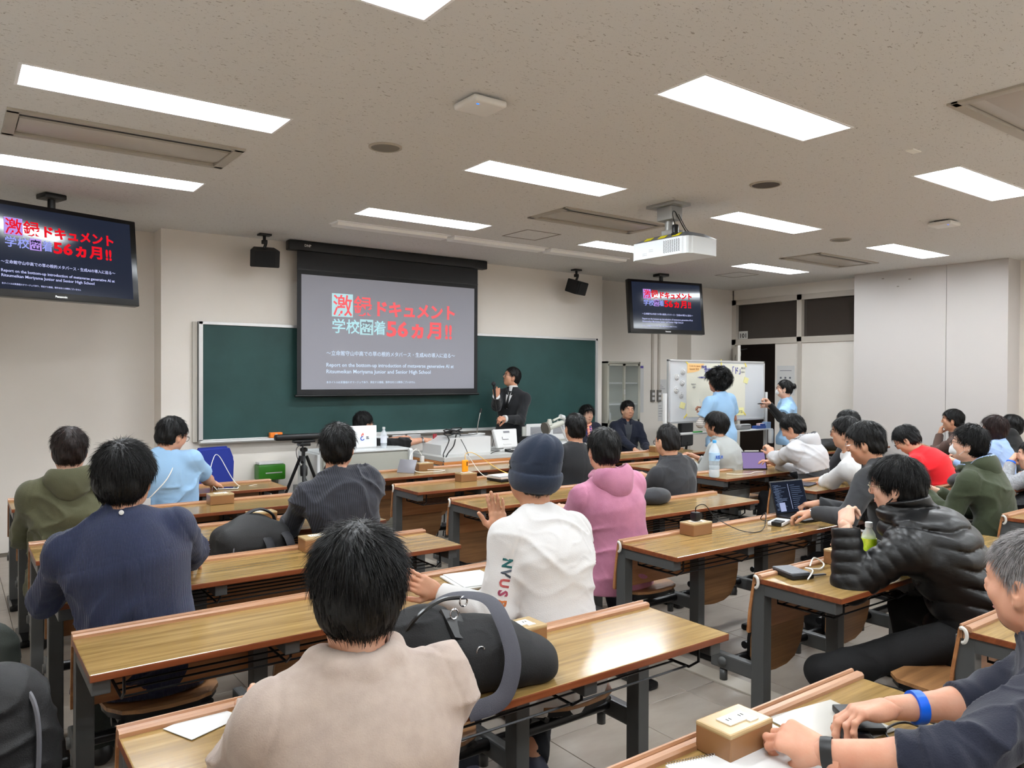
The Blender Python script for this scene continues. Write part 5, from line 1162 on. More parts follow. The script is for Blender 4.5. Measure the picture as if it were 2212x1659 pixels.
def band(H, sd, f, r, w, m, name='wristband', flat=None):
    S_, E_, W_ = H['arms'][sd]; d = nrm(W_-E_); c = E_+(W_-E_)*f-H['org']; bm = BM()
    M_ = Vector(d).to_track_quat('Z', 'Y').to_matrix().to_4x4()
    lathe(bm, [(r-.001, -w/2), (r+.001, -w/2), (r+.002, 0), (r+.001, w/2), (r-.001, w/2)], 24, M=M_); bm.transform(Matrix.Translation(Vector(c))); return obj(name, bm, m, H['o'], True)
# ------------------------------------------------------------------ the audience
def fab(name, c, b=220, st=.35, rough=.92, **k): return mat(name, c, rough, bump=(b, st), sheen=.12, **k)
f_beige = fab('sweat_beige', (.645, .585, .545), 300, .25, var=((.61, .55, .515), 30))
f_navy = fab('corduroy_navy', (.115, .15, .27), 260, .3, stripes=('X', 1500, .6, None), var=((.09, .12, .23), 6))
f_olive = fab('olive_cotton', (.31, .31, .22), 240, .3, var=((.27, .27, .19), 5))
f_sky = fab('tee_sky', (.56, .70, .83), 260, .2); f_white = fab('tee_white', (.77, .765, .76), 240, .22)
f_pin = fab('pinstripe', (.135, .14, .165), 300, .2, stripes=('X', 620, .0, (.24, .25, .30)))
f_pink = fab('hoodie_pink', (.70, .46, .56), 260, .3, var=((.63, .40, .50), 7, (1, 1, 1), .45, .7)); f_coal = fab('jacket_coal', (.16, .165, .18), 200, .25)
f_black = fab('suit_black', (.075, .08, .095), 260, .2); f_grey = fab('jersey_grey', (.60, .61, .60), 260, .25)
f_duo = fab('hoodie_white', (.73, .73, .74), 260, .25); f_dgrey = fab('hoodie_dark', (.22, .225, .235), 260, .25)
f_shirt = fab('shirt_white', (.80, .80, .80), 200, .15); f_suit = fab('suit_charcoal', (.155, .16, .17), 300, .25)
f_puff = mat('puffer_nylon', (.028, .029, .034), .40, spec=.42, bump=(26, .35, (1, 1, 2.2)))
f_dnavy = fab('jersey_navy', (.07, .085, .15), 260, .3); f_red = fab('sweater_red', (.80, .05, .10), 260, .3); f_brown = fab('brown_sleeve', (.30, .22, .19), 260, .3)
f_green = fab('parka_green', (.19, .22, .14), 200, .3); f_lav = fab('shirt_blue', (.60, .70, .86), 240, .2); f_lg = fab('sweat_grey', (.62, .63, .65), 260, .3, var=((.5, .51, .53), 60))
f_blk = fab('black_knit', (.03, .03, .033), 260, .3); f_blazer = fab('blazer_navy', (.08, .10, .17), 260, .2); f_gt = fab('tee_charcoal', (.24, .25, .27), 260, .2)
f_lblue = fab('lining_blue', (.55, .64, .80), 240, .2)
TAN = (.74, .565, .46); PALE = (.82, .665, .58)
# 1 beige sweatshirt, nearest
def ex_beige(G, c):
    C7, tf, tr, sp = c['C7'], c['tf'], c['tr'], c['sp']
    pts = [c['nb']+(tr*math.cos(a)*.082+tf*math.sin(a)*.080)+sp*(.018+.012*math.cos(2*a)) for a in np.linspace(0, 2*PI, 9)]
    for a, b in zip(pts, pts[1:]): G.cone(a, b, .020, .020, .02)
    G.cone(c['nb']+c['ncd']*.0, c['nb']+c['ncd']*.2, .060, .066, .006, op='s')
H1 = human('person in a beige sweatshirt with short black hair, seen from behind, nearest', (.70, 1.50, 1.150), (.68, 1.40, .53), az=.10, haz=.42, hp=-.12, wide=1.08, hair='full', top=f_beige, near=2, loose=.030, fold=.010, back=.03,
      LH=(.62, 1.90, .775), RH=(.84, 1.95, .775), LE=(-.5, -.3, -1), RE=(.5, -.3, -1), crown=(.0, -.04), swirl=.7, extra=ex_beige, hs=1.04)
# 2 navy corduroy shirt
H2 = human('person in a navy corduroy shirt with a white collar button and thinning black hair', (0.538, 3.200, 1.210), (.60, 3.12, .545), az=.12, haz=.55, hp=-.12, wide=1.18, hair='full', top=f_navy, coll='shirt', seam='yoke', near=2, loose=.024, fold=.010, hs=1.07,
      LH=(.42, 3.58, .775), RH=(.85, 3.60, .775), LE=(-.75, -.5, -.9), RE=(.75, -.5, -.9), tone=TAN, pants=(.10, .12, .10), back=.03, crown=(.0, -.075))
bm = BM(); lathe(bm, [(.0085, -.004), (.0085, .002), (.006, .003)], 14, M=Matrix.Rotation(PI/2, 4, 'X')); bm.transform(Matrix.Translation(Vector(H2['nb']-H2['org'])+Vector(H2['ncd'])*.035-Vector(H2['tf'])*.094)); obj('collar_button', bm, m_white, H2['o'], True)
glasses(H2)
# 3 olive hooded jacket
human('person in an olive green hooded jacket with brown streaked hair at the left', (0.541, 4.880, 1.180), (.56, 4.80, .545), az=.05, haz=.12, hp=-.05, wide=1.12, hair='mid', hcol=(.085, .05, .04), hname='brown', top=f_olive, coll='hood', near=1, loose=.034, fold=.010, LE=(-.6, -.4, -1), tone=PALE, pants=(.2, .2, .15), hem=.16)
# 4 light blue tee at the left
H4 = human('person in a light blue T-shirt with glasses at the left, looking down to the right', (1.260, 5.720, 1.178), (1.27, 5.66, .545), az=.3, haz=1.15, hp=-.35, wide=1.1, hair='mid', top=f_sky, sleeve='short', near=1, loose=.024, fold=.009, RH=(1.62, 6.05, .775), LH=(1.2, 6.1, .775), sleeveL='short')
glasses(H4)
bm = BM(); o_ = H4['org']; c_ = H4['C7']-o_
tube(bm, spline([Vector(c_)+Vector(v) for v in ((.07, .02, -.0), (.055, -.09, -.06), (.0, -.145, -.16), (-.08, -.15, -.25), (-.12, -.12, -.30))]), .004, 6); obj('lanyard', bm, m_cw, H4['o'], True)
bm = BM(); box(bm, Vector(c_)+Vector((-.145, -.12, -.35)), (.085, .004, .12), .002, rot=-.3); bmx = obj('name_badge', bm, m_paper, H4['o'])
# 5 pinstripe suit
H5 = human('person in a dark pinstripe suit with thick black hair, left of centre', (1.753, 4.020, 1.203), (1.83, 3.96, .545), az=.22, haz=.70, hp=-.05, wide=1.12, hair=dict(STY['full'], lift=.2), top=f_pin, coll='suit', near=1, loose=.020, fold=.008, LH=(1.70, 4.36, .84), RH=(2.0, 4.40, .775), LE=(-.7, -.3, -1), back=.03)
glasses(H5)
# 6 white long-sleeve and blue beanie
H6 = human('person in a white long-sleeved shirt and a dark blue knitted beanie, gesturing with both hands', (1.861, 2.400, 1.211), (1.86, 2.20, .545), az=-.12, haz=.02, hp=-.02, wide=1.10, hair=dict(STY['short'], n=300), top=f_white, near=2, loose=.026, fold=.0065, tone=TAN,
      LH=(1.491, 2.500, 0.780), Ld=(-.75, .15, .42), Ln=(.5, .75, -.3), Lp='flat', LE=(-.05, -.55, -1), RH=(1.889, 2.660, 0.935), Rd=(-.10, .05, 1), Rn=(-.75, -.55, 0), Rp='flat', RE=(.6, .2, -.9), back=.02, hem=.17, pants=(.06, .07, .10), shoes=(.16, .17, .24),
      legs={1: ((1.949, 2.500, 0.166), (1.86, 2.38, .12)), -1: ((1.72, 2.62, .49), (1.62, 2.5, .1))})
Rh, q, s = H6['Rh'], H6['q'], H6['s']; Fk = Field(H6['Hc']-.17, H6['Hc']+.19, .0045)
Fk.ell(q(0, -.030, .045), A3(.094, .114, .106)*s, Rh, 0, clip=lambda x, y, z: -(z+.090+.12*y)); Fk.ell(q(.01, -.080, .105), A3(.062, .062, .052)*s, Rh, .05)
Fk.ell(q(0, -.026, -.005), A3(.100, .121, .085)*s, Rh, .006, clip=lambda x, y, z: np.maximum(-(z+.052-.10*y), z-.022-.1*y))
Fk.ell(q(0, .115, -.03), A3(.06, .05, .05)*s, Rh, .005, 's')
def bfold(P_):
    L_ = (P_-H6['Hc']) @ Rh; an = np.arctan2(L_[:, 0]-.01, L_[:, 1]+.075); return np.where(L_[:, 2] > .055, -.006*np.abs(np.sin(an*2.5+L_[:, 2]*14))**1.5+.003, 0)-.0006*np.abs(np.sin(np.arctan2(L_[:, 0], L_[:, 1]+.02)*60))
Fk.displace(bfold); V, Q = Fk.mesh(); npobj('beanie', V-H6['org'], Q, fab('beanie_blue', (.075, .125, .20), 420, .5), H6['o'])
band(H6, 1, .985, .030, .012, m_steel, 'watch')
# 7 pink hoodie
H7 = human('person in a faded pink hooded sweatshirt wearing a mask, back turned', (3.014, 3.220, 1.181), (3.06, 3.12, .545), az=.12, haz=.30, hp=-.08, wide=1.12, hair='mid', top=f_pink, coll='hood', near=1, loose=.024, fold=.007, pants=(.07, .08, .13), back=.02, LE=(-.5, -.4, -1), hem=.15, legs={1: ((3.30, 3.52, .5), (3.36, 3.40, .1))}, shoes=(.55, .55, .56))
mask(H7)
# 8 undercut man
H8 = human('person with an undercut, black glasses and a dark grey jacket over a black roll neck', (4.432, 4.020, 1.102), (4.48, 3.93, .545), az=-.05, haz=.12, hp=-.12, wide=1.1, hair='under', hcol=(.045, .04, .04), hname='under', top=f_coal, coll='suit', near=1, loose=.024, fold=.008, tone=TAN)
glasses(H8)
Fk = Field(H8['nb']-.12, H8['nb']+.12, .006); Fk.cone(H8['nb'], H8['nb']+H8['ncd']*.055, .064, .062, 0, cut='b'); V, Q = Fk.mesh(); npobj('roll_neck', V-H8['org'], Q, f_blk, H8['o'])
# 9 dark suit
H9 = human('person in a black suit with cropped black hair behind the blue beanie', (4.244, 4.880, 1.166), (4.15, 4.80, .545), az=.0, haz=.25, hp=.0, wide=1.15, hair='short', top=f_black, coll='suit', near=1, loose=.022, fold=.008, tone=TAN)
# 10 grey jersey, bowl cut
H10 = human('person with a smooth bowl haircut and grey jersey beside the large water bottle', (6.042, 4.860, 1.133), (6.10, 4.70, .545), az=-.25, haz=-.40, hp=-.05, wide=1.05, hair='bowl', hcol=(.03, .024, .022), hname='bowl', top=f_grey, coll='shirt', near=1, loose=.028, fold=.008, back=.05, tone=TAN)
# 11 white and charcoal hoodie
H11 = human('person in a white and charcoal two-tone hoodie leaning over the purple tablet', (6.203, 4.120, 1.138), (6.28, 3.93, .545), az=-.20, haz=-.30, hp=-.55, wide=1.12, hair='mid', top=f_duo, coll='hood', near=1, loose=.026, fold=.007, back=.05, lining=f_dgrey, LH=(6.349, 4.450, 0.847), Ld=(.1, .3, .7), Lp='curl', LE=(-1, -.2, -.9),
      zone=(f_dgrey, lambda c, k: (((c-k['P']) @ k['sp'] < .22) & ((c-k['P']) @ k['tf'] < .25)), lambda V, k: V-k['sp']*(lambda f_: np.where((np.abs(f_) < .008) & ((V-k['P']) @ k['tf'] < .27), f_, 0)[:, None])((V-k['P']) @ k['sp']-.22)))
band(H11, -1, .99, .030, .012, m_black, 'wristband')
# 12 white shirt and glasses
H12 = human('person in a white dress shirt and dark-rimmed glasses leaning on folded arms', (5.620, 3.270, 1.172), (5.78, 3.10, .545), az=-.25, haz=-.42, hp=-.05, wide=1.1, hair='mid', top=f_shirt, coll='shirt', near=1, loose=.022, fold=.009, back=.04, LH=(5.835, 3.620, 0.706), RH=(6.038, 3.660, 0.717), LE=(-1, -.2, -.7), tone=TAN)
glasses(H12)
human('person whose black hair alone shows behind the white-shirted man', (6.940, 4.020, 1.165), (7.02, 3.93, .545), az=-.1, haz=-.1, hair='mid', top=f_coal, near=0)
# 14 charcoal suit at the laptop
H14 = human('person in a charcoal suit with silver glasses typing on the dark laptop', (4.406, 2.440, 1.211), (4.42, 2.24, .545), az=-.20, haz=-.42, hp=-.28, wide=1.08, hair=dict(STY['mid'], hl=.036), top=f_suit, coll='suit', near=1, loose=.022, fold=.008, tone=TAN, back=.04,
      LH=(4.121, 2.594, 0.800), Ld=(-.25, .55, -.10), Lp='type', RH=(4.450, 2.766, 0.800), Rd=(-.3, .5, -.1), Rp='type', LE=(-.9, -.6, -.6))
glasses(H14, m_chrome, th=.0011); band(H14, -1, .97, .030, .022, m_chrome, 'watch')
# 15 black puffer jacket
H15 = human('person in a black quilted puffer jacket resting his chin on his hand, mask pulled down', (3.365, 1.720, 1.123), (3.52, 1.44, .545), az=-.30, haz=-.42, hp=-.12, wide=1.12, hair=dict(STY['full'], hl=.058), top=f_puff, coll='puffer', near=2, loose=.034, fold=0, puff=True, back=.05, tone=PALE,
      LH=(3.100, 1.800, 0.967), Ld=(.62, .30, .62), Ln=(.6, -.3, -.5), Lp='curl', LE=(-.3, .4, -1), RH=(3.50, 1.92, .78), hem=.16,
      legs={-1: ((2.930, 1.800, 0.377), (3.02, 1.62, .09)), 1: ((3.72, 1.86, .5), (3.75, 1.8, .09))}, pants=(.03, .03, .035))
glasses(H15, mat('glasses_gold', (.65, .6, .5), .25, .9), r=.025, th=.0012)
bm = BM()
for sx in (-1, 1): tube(bm, [hv(H15, (sx*.040, .070, -.085)), hv(H15, (sx*.070, .03, -.06)), hv(H15, (sx*.086, -.004, -.028)), hv(H15, (sx*.088, -.014, -.004)), hv(H15, (sx*.080, .012, .018))], .0028, 6)
obj('mask_loops', bm, f_blk, H15['o'], True)
band(H15, -1, .93, .033, .014, m_chrome, 'watch')
# 16 grey-haired man, lower right
H16 = human('grey-haired person in a navy top at the right edge holding small black devices', (2.10, .74, 1.105), (2.13, .50, .545), az=-.10, haz=.05, hp=-.12, wide=1.15, hair=dict(STY['short'], L=.03, lift=.3, hl=.018, t=.010, n=2200), hcol=(.42, .41, .41), hname='grey', top=f_dnavy, near=2, loose=.022, fold=.009, tone=(.78, .59, .495), sleeve='push', beard=(.56, .45, .39),
      LH=(1.548, 0.950, 0.775), Ld=(-.18, .95, .12), Ln=(.55, .1, -.75), Lp='curl', LE=(-1, -.6, -.3), RH=(1.839, 0.946, 0.800), Rd=(-.75, .50, -.12), Rn=(-.1, -.15, -1), Rp='type', RE=(.8, -.7, -.4), hem=.16, hd=1.06)
band(H16, -1, .95, .032, .024, m_black, 'fitness_band'); band(H16, 1, .74, .038, .024, mat('band_blue', (.0, .36, .85), .4), 'wristband')
# right rear group
H17 = human('person in a bright red sweater bending over the desk with grey-black hair', (6.870, 3.420, 1.050), (6.98, 3.12, .545), az=-.2, haz=-.35, hp=-.70, wide=1.1, hair=dict(STY['mid'], lift=.3), hcol=(.035, .035, .04), hname='salt', top=f_red, near=1, loose=.022, fold=.006, back=.06)
glasses(H17)
human('person with a hand over his mouth and brown sleeves at the far right', (9.168, 4.050, 1.123), (9.25, 3.90, .545), az=-.3, haz=-.45, wide=1.05, hair='mid', top=f_brown, near=1, loose=.02, LH=(9.246, 4.220, 0.951), Ld=(.3, -.1, .9), Ln=(.5, -.6, 0), Lp='curl', LE=(-.6, .2, -1), tone=TAN)
H19 = human('person in a dark green parka with glasses and a white mask, looking up', (5.676, 2.400, 1.143), (5.72, 2.22, .545), az=-.15, haz=-.35, hp=.10, wide=1.1, hair='spiky', top=f_green, coll='hood', near=1, loose=.032, fold=.010, back=.04, tone=PALE,
      lining=f_lblue)
glasses(H19); mask(H19)
human('person with a chestnut bob and a pale blue shirt at the right', (8.232, 3.250, 1.113), (8.15, 3.10, .545), az=.0, haz=-.05, wide=.92, sc=.95, hair='bob', hcol=(.105, .055, .045), hname='chestnut', top=f_lav, coll='shirt', near=1, loose=.024, fold=.008, tone=PALE)
human('person with a black bob and black top beside the chestnut-haired woman', (9.558, 3.600, 1.071), (9.05, 3.40, .545), az=.0, haz=-.1, wide=.92, sc=.95, hair='bob', top=f_blk, near=0, tone=PALE)
H22 = human('person in a pale grey sweatshirt with a blue wristband at the right edge', (7.053, 2.500, 0.975), (6.90, 2.25, .545), az=-.25, haz=-.4, wide=1.05, hair='mid', top=f_lg, near=1, loose=.024, fold=.008, LH=(6.964, 2.620, 0.921), Ld=(.5, -.1, .35), Ln=(.3, -.8, 0), Lp='curl', LE=(-.6, .3, -1), tone=PALE)
band(H22, -1, .985, .032, .014, MATS['band_blue'], 'wristband')
# ---- people at the front
f_tie = mat('tie_black', (.02, .02, .022), .5)
def frontpart(H, name, m, off, test, res=.004):
    """a piece of cloth lying on the chest: the torso surface raised by off, kept where test(u, v) < 0 (u sideways, v down from the neck)"""
    nb, tf, tr, sp = H['nb'], H['tf'], H['tr'], H['sp']; F = Field(H['C7']-.34, H['C7']+.22, res); H['torso'](F, H['loose']*.75+off, .05)
    X, Y, Z = np.meshgrid(*F.ax, indexing='ij'); P_ = np.stack([X-nb[0], Y-nb[1], Z-nb[2]], -1); u, v, w = P_ @ tr, -(P_ @ sp), P_ @ tf
    F.F = np.maximum(F.F, np.maximum(test(u, v), .02-w).astype(np.float32)); V, Q = F.mesh()
    return npobj(name, V-H['org'], Q, m, H['o'])
H23 = human('presenter in a black suit and tie speaking into a microphone before the chalkboard', (5.503, 7.500, 1.588), (5.536, 7.560, 0.966), az=math.radians(-118), haz=math.radians(-72), hp=.22, wide=1.06, stand=True, hair=dict(STY['short'], up=.020, t=.012, hl=.030), top=f_black, coll='suit', near=1, loose=.020, fold=.005, tone=(.74, .555, .45), hem=.22,
      RH=(5.137, 7.300, 1.367), Rd=(-.10, -.05, 1), Rn=(.5, .7, .0), Rp='fist', RE=(.25, -.2, -1), LH=(5.243, 7.280, 1.101), Ld=(-.85, -.35, .1), Ln=(.3, .5, -.6), Lp='curl', LE=(-.30, -.35, -1), pants=(.05, .05, .06), hs=.96, legs=None)
glasses(H23)
frontpart(H23, 'shirt_front', f_shirt, .005, lambda u, v: np.maximum(np.abs(u)-.052*(1-v/.21)-.002, v-.21))
frontpart(H23, 'tie', f_tie, .009, lambda u, v: np.maximum(np.abs(u)-np.where(v < .03, .017-.006*v/.03, .010+.07*(v-.03)), np.maximum(v-.20, -v-.01)))
for x_ in (-1, 1): frontpart(H23, 'lapel', f_black, .009, lambda u, v, x_=x_: np.maximum(np.maximum(.050*(1-v/.21)-u*x_, u*x_-.052*(1-v/.21)-np.where(v < .06, .012+.5*v, .045*(1-(v-.06)/.15))), np.maximum(v-.21, -v-.01)))
Fk = Field(H23['nb']-.13, H23['nb']+.13, .005); Fk.cone(H23['nb'], H23['nb']+H23['ncd']*.062, .066, .063, 0, cut='b'); Fk.cone(H23['nb'], H23['nb']+H23['ncd']*.15, .056, .058, 0, op='s'); V, Q = Fk.mesh(); npobj('shirt_collar', V-H23['org'], Q, f_shirt, H23['o'])
for sd in (-1, 1): band(H23, sd, .99, .043, .03, f_shirt, 'shirt_cuff')
w_ = H23['arms'][1][2]; t = thing('handheld_microphone', 'black handheld microphone raised in the presenter\'s hand', 'microphone', tuple(w_+A3(-.035, -.03, .02)))
bm = BM(); tube(bm, [(0, 0, -.05), (-.02, .0, .10)], [.011, .015], 12); obj('handle', bm, m_black, t, True)
bm = BM(); bmesh.ops.create_uvsphere(bm, u_segments=16, v_segments=10, radius=.027); bmesh.ops.translate(bm, vec=(-.023, 0, .125), verts=bm.verts[:]); obj('head', bm, mat('mic_mesh', (.10, .10, .11), .5, bump=(700, .8)), t, True)
cable('microphone_cable', 'thin black cable hanging from the presenter\'s microphone', [tuple(w_+A3(-.035, -.03, -.03)), tuple(w_+A3(-.03, -.06, -.25)), tuple(w_+A3(-.07, -.05, -.5)), tuple(w_+A3(-.1, -.0, -.75))], .003, m_cb)
H24 = human('person in black with glasses sitting behind the open white laptop, reaching out an arm', (3.535, 7.460, 1.093), (3.56, 7.50, .545), az=1.05, legs={-1: ((3.94, 7.60, .5), (3.92, 7.56, .09)), 1: ((3.92, 7.44, .5), (3.90, 7.46, .09))}, haz=1.35, hp=-.15, wide=1.05, hair='mid', top=f_blk, near=1, loose=.02, sleeve='push', RH=(4.086, 7.150, 0.918), Rp='curl', Rd=(.9, -.1, .0), RE=(.2, -1, -.4), LH=(3.86, 7.30, .93), LE=(.3, .2, -1))
glasses(H24); band(H24, 1, .96, .031, .02, m_chrome, 'watch')
bm = BM(); pc_ = H24['arms'][1][2]+A3(.135, -.02, .01); box(bm, tuple(pc_), (.07, .012, .10), .004, rot=.5); tag(obj('held_phone', bm, mat('phone_red', (.55, .12, .16), .25)), 'reddish phone held out over the coiled cables', 'phone')
H25 = human('seated person in a navy cardigan and pink patterned scarf with a black bob', (6.675, 7.440, 1.111), (6.78, 7.44, .545), az=math.radians(205), haz=math.radians(197), hp=-.10, wide=.9, sc=.92, hair=dict(STY['bob'], hl=.040), top=f_dnavy, near=1, loose=.02, fold=.004, tone=PALE, LH=(6.85, 7.12, .6), RH=(6.65, 7.12, .6))
frontpart(H25, 'blouse', mat('blouse_floral', (.16, .20, .45), .8, var=((.85, .55, .60), 40, (1, 1, 1), .48, .56)), .005, lambda u, v: np.maximum(np.abs(u)-.05, v-.25))
bm = BM(); c_ = H25['nb']-H25['org']; R3 = [Vector(c_)+Vector(H25['tr']*math.cos(a)*.064+H25['tf']*(math.sin(a)*.066)+H25['sp']*(.012-.02*math.sin(a))) for a in np.linspace(0, 2*PI, 17)[:-1]]
tube(bm, R3, .013, 8, closed=True); tube(bm, [Vector(c_+H25['tf']*.075-H25['sp']*.02), Vector(c_+H25['tf']*.118-H25['sp']*.09+H25['tr']*.02), Vector(c_+H25['tf']*.125-H25['sp']*.18+H25['tr']*.03)], [.014, .018, .012], 8); obj('scarf', bm, mat('scarf_pink', (.86, .40, .48), .7, var=((.95, .75, .55), 30)), H25['o'], True)
H26 = human('seated person in a navy blazer over a charcoal T-shirt, facing the audience', (7.392, 7.420, 1.150), (7.42, 7.50, .545), az=math.radians(208), haz=math.radians(203), hp=-.05, wide=1.05, hair=dict(STY['mid'], hl=.036), top=f_blazer, coll='suit', near=1, loose=.018, fold=.004, tone=(.86, .68, .57), LH=(7.4, 7.05, .62), RH=(7.2, 7.05, .62))
frontpart(H26, 'tee_shirt', f_gt, .005, lambda u, v: np.maximum(np.abs(u)-.066*(1-v/.36)-.004, v-.34))
for x_ in (-1, 1): frontpart(H26, 'lapel', f_blazer, .009, lambda u, v, x_=x_: np.maximum(np.maximum(.062*(1-v/.36)-u*x_, u*x_-.064*(1-v/.36)-np.where(v < .07, .012+.4*v, .040*(1-(v-.07)/.26))), np.maximum(v-.33, -v-.01)))
for i, (x, y, lab) in enumerate(((6.76, 7.47, 'dark folding chair under the woman in the pink scarf'), (7.40, 7.48, 'dark folding chair under the man in the navy blazer'))):
    t = thing('folding_chair', lab, 'chair', (x, y, 0), math.radians(-28)+PI, 'dark folding chairs')
    bm = BM(); box(bm, (0, 0, .43), (.40, .40, .03), .012); obj('seat', bm, m_black, t, True)
    bm = BM(); box(bm, (0, -.2, .74), (.38, .02, .2), .01); obj('backrest', bm, m_black, t, True)
    for sx in (-.18, .18):
        for sy in (-.18, .18): bm = BM(); tube(bm, [(sx, sy, .42), (sx, sy*1.1, .01)], .011, 8); obj('leg', bm, m_steel, t, True)
H27 = human('standing person with a big curly black mop of hair in a light blue T-shirt', (7.505, 6.020, 1.537), (7.574, 5.980, 0.908), az=.10, haz=-.25, hp=.05, wide=1.02, stand=True, hair='curly', top=f_sky, sleeve='short', near=1, loose=.026, fold=.007, tone=(.66, .47, .38), hem=.20, hs=.98, pants=(.10, .12, .2),
      LH=(7.465, 6.160, 1.173), Ld=(-.4, .3, .5), Lp='curl', LE=(-.8, -.3, -.8), RH=(7.678, 6.220, 1.137), RE=(.8, -.3, -.8), Rp='curl')
S_, E_, W_ = H27['arms'][-1]; Fk = Field(np.min([S_, E_, W_], 0)-.1, np.max([S_, E_, W_], 0)+.1, .007); Fk.cone(S_+(E_-S_)*.5, E_, .048, .048, .02); Fk.cone(E_, E_+(W_-E_)*.45, .049, .044, .02, cut='b'); V, Q = Fk.mesh(); npobj('rolled_sleeve', V-H27['org'], Q, mat('sleeve_stripe', (.72, .70, .68), .8, stripes=('Z', 260, 0, (.45, .43, .42))), H27['o'])
bm = BM(); tube(bm, [(0, 0, 0), (-.02, .01, .13)], .005, 8); o = obj('marker_pen', bm, m_white, None, True); o.location = tuple(H27['arms'][-1][2]+A3(-.04, .03, .03)); tag(o, 'white marker pen in the hand of the curly-haired standing person', 'pen')
H28 = human('standing woman with a bun, glasses and white mask in a light blue T-shirt', (8.840, 6.000, 1.451), (8.972, 6.000, 0.868), az=-.65, haz=-.62, hp=.05, wide=.98, sc=.94, stand=True, hair='bun', hcol=(.03, .024, .022), hname='bowl', top=f_sky, sleeve='short', near=1, loose=.026, fold=.007, tone=PALE, hem=.19, pants=(.72, .68, .60),
      LH=(8.409, 5.920, 1.266), Ld=(-.5, .2, .6), Lp='curl', LE=(-.2, -.5, -1), RH=(8.647, 6.080, 1.209), Rd=(-.5, .3, .5), RE=(.3, -.4, -1), Rp='curl')
glasses(H28); mask(H28)
for sd in (-1, 1):
    S_, E_, W_ = H28['arms'][sd]; Fk = Field(np.min([S_, E_, W_], 0)-.1, np.max([S_, E_, W_], 0)+.1, .008); Fk.cone(S_+(E_-S_)*.5, E_, .050, .048, .02); Fk.cone(E_, W_-(W_-E_)*.03, .049, .036, .02, cut='b'); Fk.displace(folds(3, .002)); V, Q = Fk.mesh(); npobj('black_sleeve', V-H28['org'], Q, f_blk, H28['o'])
bm = BM(); tube(bm, [(0, 0, 0), (-.10, .02, .0), (-.13, .025, .0)], [.007, .008, .003], 8); o = obj('marker_pen', bm, m_black, None, True); o.location = tuple(H28['arms'][-1][2]+A3(-.04, .03, .0)); tag(o, 'black marker pen held by the masked woman with the bun', 'pen')
# print on the white sleeve
S_, E_, W_ = H6['arms'][-1]
from mathutils.bvhtree import BVHTree
me = H6['garment'].data; bvh = BVHTree.FromPolygons([v.co[:] for v in me.vertices], [p.vertices[:] for p in me.polygons])
u = nrm(E_-S_); nO = nrm(A3(-.35, -.9, .25)); nO = nrm(nO-u*(nO@u)); sx_ = np.cross(nO, u); org6 = H6['org']
for k, (ch_, c_) in enumerate(zip('NVUSPE', ((.20, .45, .45), (.35, .38, .42), (.80, .42, .42), (.72, .36, .46), (.82, .50, .28), (.10, .40, .58)))):
    o = textmesh('sleeve_letter', ch_, .05, mat('print_%d' % k, c_, .8), H6['o'], Matrix.Identity(4), .0022, .0006)
    vs = np.empty(len(o.data.vertices)*3, np.float32); o.data.vertices.foreach_get('co', vs); vs = vs.reshape(-1, 3); cx = (vs[:, 0].min()+vs[:, 0].max())/2; out = []
    for x, y, z in vs:
        p = S_+(E_-S_)*(.34+.125*k)-org6+u*((x-cx))*.9*1.0+sx_*(y-.018); r = bvh.ray_cast(Vector(p+nO*.3), Vector(-nO)); h = np.array(r[0]) if r[0] is not None else p+nO*.06
        out.append(h+nO*(.0015+abs(z)))
    o.data.vertices.foreach_set('co', np.array(out, np.float32).ravel()); o.data.update()
# ------------------------------------------------------------------ things on the desks and floor
def place(o, loc, rz=0): o.location = loc; o.rotation_euler = (0, 0, rz); return o
def bottle(name, label, loc, prof, mbody, cap, capz, lab=None, liquid=None, n=20):
    t = thing(name, label, 'bottle', loc)
    bm = BM(); lathe(bm, prof, n); obj('bottle_body', bm, mbody, t, True)
    bm = BM(); r, z0, z1 = capz; lathe(bm, [(r, z0), (r, z1-.002), (r-.002, z1)], n); obj('cap', bm, cap, t, True)
    if lab: bm = BM(); r, z0, z1, m = lab; lathe(bm, [(r, z0), (r+.0006, z0), (r+.0006, z1), (r, z1)], n); obj('label', bm, m, t, True)
    if liquid: bm = BM(); lathe(bm, liquid[0], n); obj('liquid', bm, liquid[1], t, True)
    return t
m_pet = mat('clear_plastic', (.93, .96, .98), .05, spec=.6, alpha=.35); m_water = mat('water', (.85, .92, .96), .03, spec=.6, alpha=.30)
D0 = DZ+.0015
t = bottle('water_bottle', 'large clear two-litre water bottle with a blue cap', (5.43, 4.38, D0), [(.040, 0), (.047, .01), (.047, .06), (.044, .066), (.047, .075), (.047, .10), (.043, .108), (.047, .118), (.047, .21), (.044, .24), (.02, .29), (.015, .30)], m_pet, mat('cap_blue', (.30, .65, .88), .4), (.017, .30, .325), (.0475, .145, .215, mat('label_water', (.72, .84, .93), .4)), ([(.038, .004), (.044, .012), (.044, .20), (.001, .201)], m_water))
o = textmesh('label_text', '天然水', .035, mat('label_blue', (.15, .35, .70), .5), t, Matrix.Translation((-.045, -.049, .165)) @ Matrix.Rotation(PI/2, 4, 'X'), .001)
t = bottle('drink_bottle', 'small white-capped bottle with a pinkish drink and white label', (1.64, 4.39, D0), [(.028, 0), (.032, .006), (.032, .09), (.026, .11), (.016, .125), (.014, .135)], mat('tea_pink', (.80, .66, .60), .2, alpha=.9), m_white, (.0165, .13, .152), (.0325, .018, .078, mat('label_pale', (.86, .88, .92), .4)))
